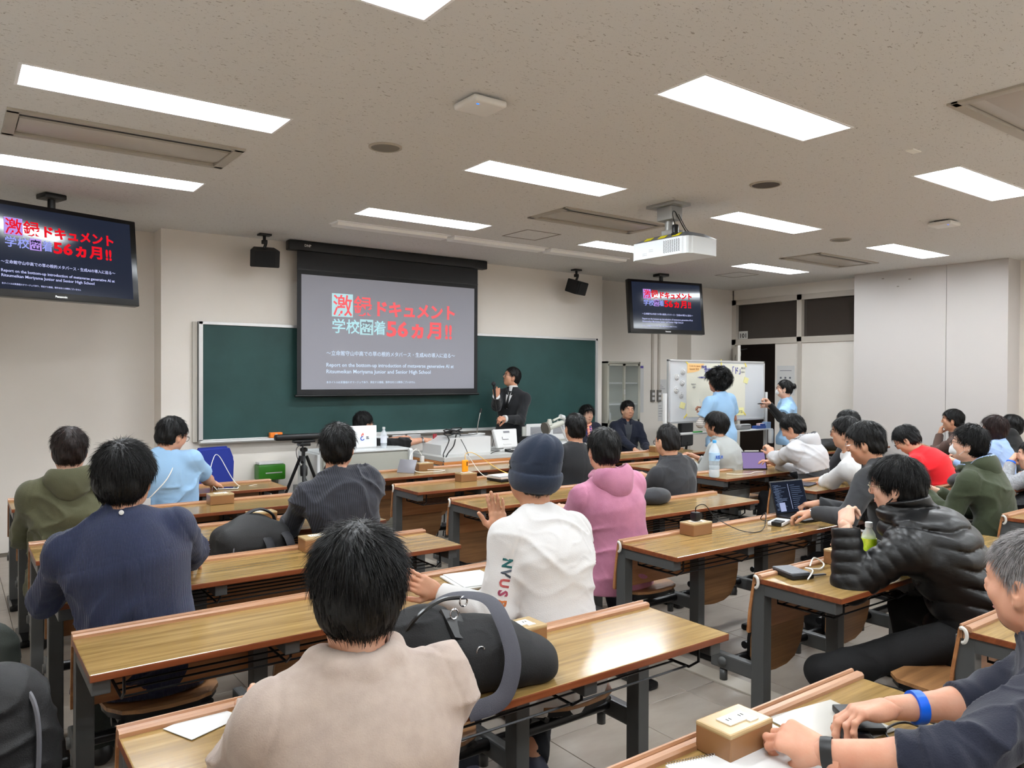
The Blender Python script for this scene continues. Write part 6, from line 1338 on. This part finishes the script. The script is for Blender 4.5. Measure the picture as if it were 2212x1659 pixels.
bm = BM(); [boxb(bm, (-.006, -.0345, .032+k*.004), (.010, -.0325, .034+k*.004)) for k in range(9)]; boxb(bm, (.014, -.031, .03), (.026, -.0285, .07)); obj('barcode', bm, mat('ink_navy', (.25, .28, .45), .5), t)
t = bottle('green_tea_bottle', 'green tea bottle with a bright yellow-green label before the puffer jacket', (3.40, 1.86, D0), [(.030, 0), (.034, .008), (.034, .14), (.028, .165), (.016, .185), (.014, .195)], m_pet, m_white, (.0165, .195, .218), (.0345, .02, .145, mat('label_green', (.66, .80, .12), .4, var=((.90, .92, .35), 18, (1, 1, .6), .42, .6))), ([(.028, .004), (.031, .01), (.031, .15), (.001, .16)], mat('tea_green', (.70, .74, .35), .1, alpha=.7)))
bottle('clear_bottle', 'clear water bottle standing beside the open white laptop', (3.54, 7.0, .873), [(.028, 0), (.032, .008), (.032, .13), (.03, .15), (.014, .175), (.013, .19)], m_pet, m_white, (.015, .19, .21), (.0325, .05, .12, mat('label_pale', ())))
bottle('tumbler', 'plain white tumbler on the far right desk before the doorway', (8.876, 6.222, 0.722), [(.03, 0), (.036, .01), (.036, .15), (.034, .16)], m_white, m_white, (.034, .16, .185))
# outlet charger and cables
bm = BM(); box(bm, (0, 0, .024), (.042, .042, .048), .006); o = place(obj('charger', bm, m_black, None, True), (3.37, YK[2]-.08, DZ+.077)); tag(o, 'black cube charger plugged into the outlet box on the empty-ended desk', 'charger')
cable('charger_cable', 'black cable arching from the cube charger to the dark laptop', [(3.37, 2.846, .84), (3.37, 2.84, .875), (3.43, 2.83, .88), (3.50, 2.80, .80), (3.60, 2.70, .735), (3.75, 2.68, .728), (3.88, 2.75, .80), (3.90, 2.80, .76), (4.0, 2.83, .73), (4.14, 2.84, .73)], .0028, m_cb)
# laptop of the man in charcoal
t = thing('open_laptop', 'open dark laptop with a code-filled screen on the desk', 'laptop', (4.33, 2.76, D0), -.10)
bm = BM(); boxb(bm, (-.155, -.10, 0), (.155, .11, .015), .004); obj('base', bm, mat('laptop_dark', (.09, .09, .10), .35), t, True)
bm = BM()
for r_ in range(5):
    for c_ in range(13): boxb(bm, (-.14+c_*.0215, -.02+r_*.022, .0148), (-.122+c_*.0215, -.002+r_*.022, .0165))
boxb(bm, (-.05, -.09, .0148), (.05, -.035, .0155)); obj('keyboard', bm, m_black, t)
ML = Matrix.Translation((0, .11, .012)) @ Matrix.Rotation(-.30, 4, 'X')
bm = BM(); boxb(bm, (-.155, 0, 0), (.155, .007, .215), .003); bm.transform(ML); obj('lid', bm, MATS['laptop_dark'], t, True)
bm = BM(); boxb(bm, (-.148, -.0012, .012), (.148, 0, .207)); bm.transform(ML); sc_ = obj('screen', bm, emitmat('laptop_screen', (.12, .14, .19), 1), t)
bm = BM(); rr = random.Random(4)
for k in range(26):
    z = .185-k*.0062; x = -.14+rr.choice((0, .008, .016)); boxb(bm, (x, -.002, z), (x+rr.uniform(.03, .11), -.0012, z+.0022))
    if k % 2: x = .02; boxb(bm, (x, -.002, z), (x+rr.uniform(.03, .11), -.0012, z+.0022))
bm.transform(ML); obj('code_text', bm, emitmat('code_text', (.42, .48, .60), 1), sc_)
bm = BM(); boxb(bm, (-.11, -.0022, .02), (-.06, -.0012, .075)); boxb(bm, (.0, -.002, .03), (.003, -.0012, .19)); bm.transform(ML); obj('window_preview', bm, emitmat('preview', (.66, .70, .85), 1), sc_)
# plastic pack beside it
p_ = (4.012, 2.750, 0.721)
bm = BM(); box(bm, (0, 0, .012), (.17, .09, .022), .009); o = place(obj('plastic_pack', bm, mat('pack_white', (.86, .87, .88), .25, bump=(30, .8)), None, True), p_, .3); tag(o, 'small crinkled white plastic pack in front of the dark laptop', 'pack')
bm = BM(); box(bm, (-.05, -.01, .016), (.08, .06, .024), .006); obj('pack_base', bm, m_black, o, True)
# tablets
t = thing('tablet', 'tablet with a purple screen propped up in a dark case', 'tablet', (6.20, 4.52, D0), -.55)
MT = Matrix.Rotation(-.32, 4, 'X')
bm = BM(); boxb(bm, (-.125, 0, 0), (.125, .009, .175), .003); bm.transform(MT); obj('case', bm, m_black, t, True)
bm = BM(); boxb(bm, (-.113, -.0012, .01), (.113, 0, .165)); bm.transform(MT); obj('screen', bm, emitmat('tablet_screen', (.60, .52, .72), .9), t)
bm = BM(); prism(bm, [(.0, 0), (.10, 0), (.05, .12)], -.09, .09, 'x'); obj('stand_flap', bm, m_black, t)
bm = BM(); tube(bm, [(-.08, .06, .17), (.06, .06, .17)], .005, 8); obj('stylus', bm, m_white, t, True)
t = thing('tablet', 'small grey tablet on a folding stand with a looping white cable', 'tablet', (3.33, 6.16, D0), -1.05)
bm = BM(); boxb(bm, (-.09, 0, 0), (.09, .008, .13), .003); bm.transform(Matrix.Rotation(-.45, 4, 'X')); obj('body', bm, mat('tablet_grey', (.50, .50, .53), .3), t, True)
bm = BM(); prism(bm, [(.03, 0), (.11, 0), (.055, .09)], -.05, .05, 'x'); obj('stand_flap', bm, mat('stand_navy', (.12, .14, .22), .6), t)
bm = BM(); box(bm, (0, 0, .03), (.035, .03, .055), .006); o = place(obj('charger', bm, m_white, None, True), (3.56, YK[6]-.08, DZ+.077)); tag(o, 'white charger plugged into the outlet box behind the small tablet', 'charger')
cable('charger_cable', 'white cable looping on the front-row desk from the small tablet', [(3.56, 6.26, .86), (3.50, 6.26, .92), (3.40, 6.2, .85), (3.40, 6.10, .74), (3.55, 6.04, .728), (3.70, 6.08, .728), (3.66, 6.16, .728), (3.58, 6.19, .73)], .0035, m_cw)
t = thing('power_bank', 'orange power bank standing upright on an outlet box', 'power bank', (3.49, YK[5]-.075, DZ+.0775))
bm = BM(); box(bm, (0, 0, .05), (.055, .024, .10), .01, seg=3); obj('body', bm, mat('bank_orange', (.96, .60, .08), .35), t, True)
bm = BM(); boxb(bm, (.008, -.0135, .05), (.016, -.0118, .085)); obj('marking', bm, m_ink, t)
cable('charger_cable', 'yellow cable curving from the orange power bank to the desk', [(3.49, 5.41, .90), (3.50, 5.41, .95), (3.60, 5.42, .94), (3.80, 5.35, .80), (3.95, 5.25, .73), (3.92, 5.35, .73), (3.8, 5.38, .728)], .003, mat('cable_yellow', (.85, .68, .30), .5))
cable('charger_cable', 'white cable dangling from the orange power bank onto the desk', [(3.50, 5.41, .90), (3.49, 5.41, .97), (3.55, 5.42, .90), (3.64, 5.34, .76), (3.85, 5.28, .728), (4.0, 5.34, .728), (3.96, 5.40, .74)], .0032, m_cw)
t = thing('food_tray', 'black packed-lunch tray with a clear lid and printed sheet on top', 'tray', (3.80, 5.26, D0), .1)
bm = BM(); box(bm, (0, 0, .012), (.26, .19, .022), .008); obj('tray', bm, m_black, t, True)
bm = BM(); box(bm, (0, 0, .028), (.24, .17, .012), .005); obj('food', bm, mat('food_mix', (.72, .45, .30), .6, var=((.92, .86, .76), 28)), t, True)
bm = BM(); box(bm, (0, 0, .033), (.262, .192, .022), .008); obj('lid', bm, m_pet, t, True)
bm = BM(); box(bm, (-.02, .01, .0455), (.21, .15, .002)); obj('printed_sheet', bm, mat('sheet_print', (.88, .89, .88), .6, var=((.80, .45, .42), 9, (1, 1, 1), .60, .68)), t)
Fk = Field((-.12, -.1, -.01), (.12, .1, .09), .006)
for k in range(6): Fk.ell((math.cos(k)*.04, math.sin(k*1.7)*.03, .02), (.04, .03, .022), None, .02)
Fk.displace(folds(2, .006, (40, 30, 50))); Fk.plane((0, 0, .001), (0, 0, -1)); V, Q = Fk.mesh(); o = npobj('red_cloth', V, Q, mat('cloth_red', (.75, .12, .14), .7)); place(o, (4.02, 5.26, D0)); tag(o, 'crumpled red cloth beside the packed-lunch tray', 'cloth')
# phone on the left front desk
def phone(label, loc, rz, m, w=.075, l=.15):
    t = thing('phone', label, 'phone', loc, rz)
    bm = BM(); box(bm, (0, 0, .005), (w, l, .009), .004); obj('body', bm, m, t, True)
    bm = BM(); box(bm, (0, 0, .0098), (w-.008, l-.012, .0006)); obj('screen', bm, mat('phone_glass', (.10, .11, .13), .08), t); return t
phone('phone lying on the front-row desk beside the blue chair', (1.740, 6.062, 0.722), 1.2, m_white)
cable('charger_cable', 'white earphone cable beside the arm of the person in light blue', [(1.98, 6.12, .728), (1.85, 6.2, .73), (1.75, 6.35, .95), (1.66, 6.2, .93), (1.60, 6.05, .80), (1.64, 6.0, .728)], .003, m_cw)
cable('charger_cable', 'white cable lying on the desk at the left edge', [(.36, 5.44, .73), (.48, 5.36, .728), (.42, 5.28, .728), (.34, 5.2, .728)], .004, m_cw)
# backpack on the seat, left of centre
def blob(name, label, cat, parts, m, res, loc, rz=0, fold=.006, fr=(20, 16, 30), cuts=(), extra=None):
    lo = np.min([np.array(c)-np.array(r) for c, r, *_ in parts], 0)-.03; hi = np.max([np.array(c)+np.array(r) for c, r, *_ in parts], 0)+.03
    Fk = Field(lo, hi, res)
    for c, r, *k in parts: Fk.ell(c, r, None, k[0] if k else .03)
    if extra: extra(Fk)
    Fk.displace(folds(9, fold, fr))
    for p, n in cuts: Fk.plane(p, n)
    V, Q = Fk.mesh(); t = thing(name, label, cat, loc, rz); npobj('body', V, Q, m, t); return t
f_bag = mat('bag_nylon', (.055, .056, .062), .6, bump=(300, .4)); f_bag2 = mat('bag_strap', (.10, .10, .12), .55, bump=(500, .4))
bx = lambda F, a, b, r: [F.cone((x0, y0, z0), (x0, y0, z1), r, r, .03) for x0 in (a[0], b[0]) for y0 in (a[1], b[1]) for z0, z1 in ((a[2], b[2]),)]
t = blob('backpack', 'black backpack with a curved carry handle standing on a seat', 'backpack', [((0, 0, .20), (.20, .13, .24)), ((0, 0, .10), (.21, .14, .14)), ((0, -.03, .30), (.17, .10, .11))], f_bag, .008, (1.27, 4.03, .44), .12, .004, cuts=(((0, 0, .0), (0, 0, -1)),), extra=lambda F: [F.cone((sx*.13, sy*.05, .06), (sx*.13, sy*.05, .32), .07, .06, .04) for sx in (-1, 1) for sy in (-1, 1)])
bm = BM(); tube(bm, spline([(-.05, 0, .37), (-.03, 0, .43), (.05, 0, .455), (.12, 0, .42), (.14, 0, .36)]), .012, 8, flat=(1.3, .6)); obj('handle', bm, f_bag2, t, True)
bm = BM(); tube(bm, spline([(-.14, -.11, .02), (-.15, -.135, .2), (-.12, -.10, .33), (-.02, -.08, .37)]), .004, 6); obj('zip', bm, mat('zip_grey', (.35, .35, .37), .4), t, True)
for x0 in (.02, .13): bm = BM(); tube(bm, spline([(x0, -.06, .36), (x0+.02, -.14, .30), (x0+.03, -.165, .15), (x0+.02, -.14, .02)]), .028, 8, flat=(1, .25)); obj('strap', bm, f_bag2, t, True)
# big handbag
t = blob('handbag', 'big soft black handbag with a wide grey shoulder strap on the desk', 'handbag', [((0, 0, .08), (.20, .15, .11)), ((-.12, .03, .11), (.13, .12, .12)), ((.12, -.03, .055), (.15, .13, .075)), ((.20, -.05, .03), (.06, .09, .04), .04)], mat('bag_canvas', (.05, .05, .055), .8, bump=(260, .4)), .006, (1.20, 1.85, D0), -.12, .011, (14, 12, 22), cuts=(((0, 0, .001), (0, 0, -1)),))
bm = BM(); tube(bm, spline([(-.10, .08, .20), (-.02, .06, .235), (.05, -.03, .238), (.055, -.12, .195), (.05, -.185, .11), (.0, -.215, .03), (-.10, -.215, .012)]), .024, 10, flat=(1, .12)); obj('shoulder_strap', bm, mat('strap_grey', (.20, .20, .235), .6, bump=(500, .4)), t, True)
bm = BM(); prism(bm, [(-.03, -.05), (.03, -.05), (.035, .05), (-.035, .05)], -.006, .006, 'y', M=Matrix.Translation((-.06, -.055, .185)) @ Matrix.Rotation(-1.0, 4, 'X') @ Matrix.Rotation(.4, 4, 'Z')); obj('leather_flap', bm, mat('leather_black', (.04, .04, .042), .3), t, True)
bm = BM(); Fk = None
tube(bm, spline([(-.22, .0, .13), (-.17, -.04, .22), (-.08, .0, .245), (.02, .04, .23)]), .006, 6); obj('zip_edge', bm, MATS['leather_black'], t, True)
for (x0, y0, z0) in ((-.06, -.045, .215), (.0, .02, .225), (-.10, -.12, .15), (-.02, -.13, .13)):
    bm = BM(); tube(bm, [(x0+.012*math.cos(a), y0, z0+.014*math.sin(a)) for a in np.linspace(0, 2*PI, 13)[:-1]], .0025, 6, closed=True); obj('buckle', bm, m_chrome, t, True)
# bags at the lower left
f_navyb = mat('bag_navy', (.075, .10, .19), .8, bump=(200, .4))
t = blob('backpack', 'dark navy backpack hanging in the aisle at the lower left corner', 'backpack', [((0, 0, .22), (.17, .13, .26)), ((.0, 0, .38), (.14, .11, .14)), ((-.02, -.02, .08), (.18, .13, .14))], f_bag, .009, (.10, 2.55, .28), .3, .008, (12, 10, 18))
bm = BM(); tube(bm, spline([(.02, .0, .50), (.06, -.10, .42), (.06, -.13, .25), (.03, -.12, .05)]), .007, 6); obj('zip', bm, mat('zip_grey', ()), t, True)
bm = BM(); tube(bm, spline([(-.04, -.06, .50), (-.09, -.10, .44), (-.15, -.12, .36)]), .010, 8, flat=(1.6, .6)); obj('pull_tab', bm, mat('tan_leather', (.68, .44, .30), .5), t, True)
t = blob('jacket', 'dark blue jacket draped below the hanging backpack at the lower left', 'jacket', [((0, 0, .15), (.13, .10, .22)), ((.05, -.02, .30), (.10, .07, .14)), ((-.06, 0, .03), (.14, .10, .10))], f_navyb, .010, (.12, 2.28, .10), .1, .012, (14, 11, 20))
t = blob('coat', 'dark grey-green coat hanging at the left edge beyond the backpack', 'coat', [((0, 0, .25), (.11, .10, .30)), ((.02, 0, .45), (.09, .08, .18)), ((-.02, 0, .08), (.12, .12, .14))], mat('coat_grey', (.20, .22, .20), .8, bump=(200, .4)), .012, (.12, 3.55, .02), .1, .012, (14, 11, 20), cuts=(((0, 0, .004), (0, 0, -1)),))
# wallet, phone, cable and paper on the puffer man's desk
t = thing('wallet', 'grey woven-pattern wallet case lying on the near desk end', 'wallet', (3.02, 2.0, D0), -.35)
bm = BM(); box(bm, (0, 0, .010), (.11, .15, .018), .004); obj('case', bm, m_black, t, True)
bm = BM(); box(bm, (-.006, .004, .023), (.095, .14, .010), .004); obj('cover', bm, mat('wallet_grey', (.36, .37, .39), .45, bump=(70, 1.0)), t, True)
bm = BM(); box(bm, (.085, -.04, .006), (.11, .016, .006), .002); obj('strap', bm, mat('strap_grey', ()), t)
cable('charger_cable', 'white cable winding round the grey wallet', [(2.98, 1.90, .73), (3.05, 1.92, .755), (3.12, 2.0, .74), (3.2, 1.98, .728), (3.28, 2.01, .735), (3.25, 2.04, .76), (3.20, 2.03, .73)], .0035, m_cw)
bm = BM(); box(bm, (0, 0, .001), (.14, .10, .0015)); o = place(obj('paper_slip', bm, m_paper), (3.26, 1.86, D0), .2); tag(o, 'white paper slip under the elbow of the puffer jacket', 'paper')
# notebook and pen before the beanie man
t = thing('notebook', 'open white notebook before the man in the beanie', 'notebook', (1.80, 2.74, D0), -.15)
bm = BM(); box(bm, (0, 0, .004), (.19, .24, .008), .002); obj('pages', bm, m_paper, t)
bm = BM(); box(bm, (.012, .01, .0095), (.18, .23, .003), .001); obj('top_sheet', bm, m_paper, t)
bm = BM(); tube(bm, [(0, -.07, .009), (0, .05, .009)], .0075, 10); tube(bm, [(0, .05, .009), (0, .07, .009)], [.006, .004], 10); o = place(obj('black_pen', bm, m_black, None, True), (1.665, 2.625, D0), .35); tag(o, 'thick black pen lying left of the white notebook', 'pen')
bm = BM(); box(bm, (0, 0, .001), (.15, .11, .0015)); o = place(obj('paper_slip', bm, m_paper), (0.517, 2.012, 0.722), .4); tag(o, 'white paper corner under the left arm of the beige sweatshirt', 'paper')
# ring pad, devices and cable under the grey-haired man's hands
t = thing('ring_pad', 'spiral-bound white sketch pad at the bottom edge', 'notebook', (1.50, 1.015, D0), -.27)
bm = BM(); boxb(bm, (-.24, -.22, 0), (.10, .10, .008), .001); obj('pages', bm, m_paper, t)
bm = BM()
for k in range(46): 
    x = -.235+k*.0073; tube(bm, [(x, .1+.006*math.cos(a), .005+.007*math.sin(a)) for a in np.linspace(0, 2*PI, 8)[:-1]], .0009, 4, closed=True)
o = obj('spiral_binding', bm, m_chrome, t, True); o['kind'] = 'stuff'
bm = BM(); box(bm, (0, 0, .0015), (.24, .20, .002)); o = place(obj('clear_sheet', bm, mat('sheet_clear', (.78, .77, .74), .15, alpha=.8)), (1.80, 1.08, D0), -.15); tag(o, 'glossy pale sheet lying under the hands of the grey-haired man', 'sheet')
phone('black phone under the left hand of the grey-haired man', (1.76, .985, D0+.004), -.75, m_black, .08, .16)
t = thing('battery_pack', 'black battery pack under the right hand of the grey-haired man', 'battery pack', (1.86, 1.04, D0+.004), -.6)
bm = BM(); box(bm, (0, 0, .009), (.075, .14, .018), .005); obj('body', bm, m_black, t, True)
cable('charger_cable', 'black cable coiled on the desk beside the grey-haired man\'s wristband', [(1.74, .90, .73), (1.72, .84, .728), (1.80, .80, .728), (1.92, .86, .728), (1.95, .96, .73), (1.86, .97, .73), (1.80, .90, .731), (1.83, .83, .731), (1.95, .84, .73), (2.0, .93, .73), (1.92, 1.02, .73)], .003, m_cb)
cable('floor_cable', 'grey cable loop lying on the floor near the aisle desk leg', [(2.35, 1.75, .008), (2.45, 1.95, .008), (2.6, 2.0, .008), (2.75, 1.9, .008), (2.8, 1.7, .008)], .006, mat('cable_grey', (.45, .45, .46), .5))
# right side desk items
phone('silver phone stacked on papers left of the white-shirted man', (5.380, 3.552, 0.722), .5, m_alu)
bm = BM(); box(bm, (0, 0, .004), (.24, .17, .007), .002); o = place(obj('dark_tablet', bm, mat('tablet_navy', (.12, .13, .20), .25), None, True), (5.674, 3.665, 0.722), .25); tag(o, 'dark blue tablet lying flat before the white-shirted man', 'tablet')
bm = BM(); box(bm, (0, 0, .002), (.10, .14, .003)); o = place(obj('paper_slip', bm, m_paper), (5.467, 3.678, 0.722), .9); tag(o, 'small white papers beside the silver phone', 'paper')
bm = BM(); box(bm, (0, 0, .004), (.21, .28, .006), .001); o = place(obj('paper_stack', bm, m_paper), (6.470, 5.536, 0.722), .3); tag(o, 'white papers on the desk beyond the man with the undercut', 'paper')
blob('black_pouch', 'black soft pouch on the desk beside the purple tablet', 'pouch', [((0, 0, .025), (.13, .06, .035)), ((-.05, .02, .02), (.07, .05, .03))], f_blk, .008, (6.114, 4.670, 0.722), .2, .004, cuts=(((0, 0, .001), (0, 0, -1)),))
cable('charger_cable', 'white cable on the desk between the water bottle and the purple tablet', [(5.65, 4.42, .73), (5.72, 4.35, .728), (5.85, 4.32, .728), (5.98, 4.36, .728), (6.08, 4.34, .728)], .0035, m_cw)
blob('black_bag', 'black bag lying on the far right desk behind the two-tone hoodie', 'bag', [((0, 0, .06), (.22, .12, .08)), ((.10, 0, .05), (.14, .12, .07))], f_bag, .011, (8.598, 5.245, 0.722), 0, .007, cuts=(((0, 0, .001), (0, 0, -1)),))
blob('jacket', 'black jacket heaped on the desk behind the green parka', 'jacket', [((0, 0, .06), (.20, .12, .07)), ((.1, 0, .05), (.12, .1, .05))], f_blk, .011, (6.55, 2.78, D0), 0, .008, cuts=(((0, 0, .001), (0, 0, -1)),))
blob('charcoal_jacket', 'charcoal jacket sleeve bundled on the desk right of the pink hoodie', 'jacket', [((0, 0, .05), (.13, .10, .06)), ((.08, .02, .04), (.08, .07, .05))], f_coal, .010, (3.95, 3.70, D0), 0, .008, cuts=(((0, 0, .001), (0, 0, -1)),))
# dark chair behind the whiteboard
t = thing('office_chair', 'black office chair standing behind the rolling whiteboard', 'chair', (8.38, 7.0, 0), .3)
bm = BM(); box(bm, (0, 0, .50), (.46, .44, .08), .03, seg=3); obj('seat', bm, f_blk, t, True)
bm = BM(); box(bm, (0, .22, .80), (.42, .06, .34), .028, seg=3); obj('backrest', bm, f_blk, t, True)
bm = BM(); tube(bm, [(0, .2, .7), (0, .22, .5), (0, .05, .44)], .02, 8); tube(bm, [(0, 0, .46), (0, 0, .1)], .025, 8)
for k in range(5): tube(bm, [(0, 0, .12), (.28*math.cos(k*1.257), .28*math.sin(k*1.257), .05)], .016, 8)
obj('base', bm, m_black, t, True)
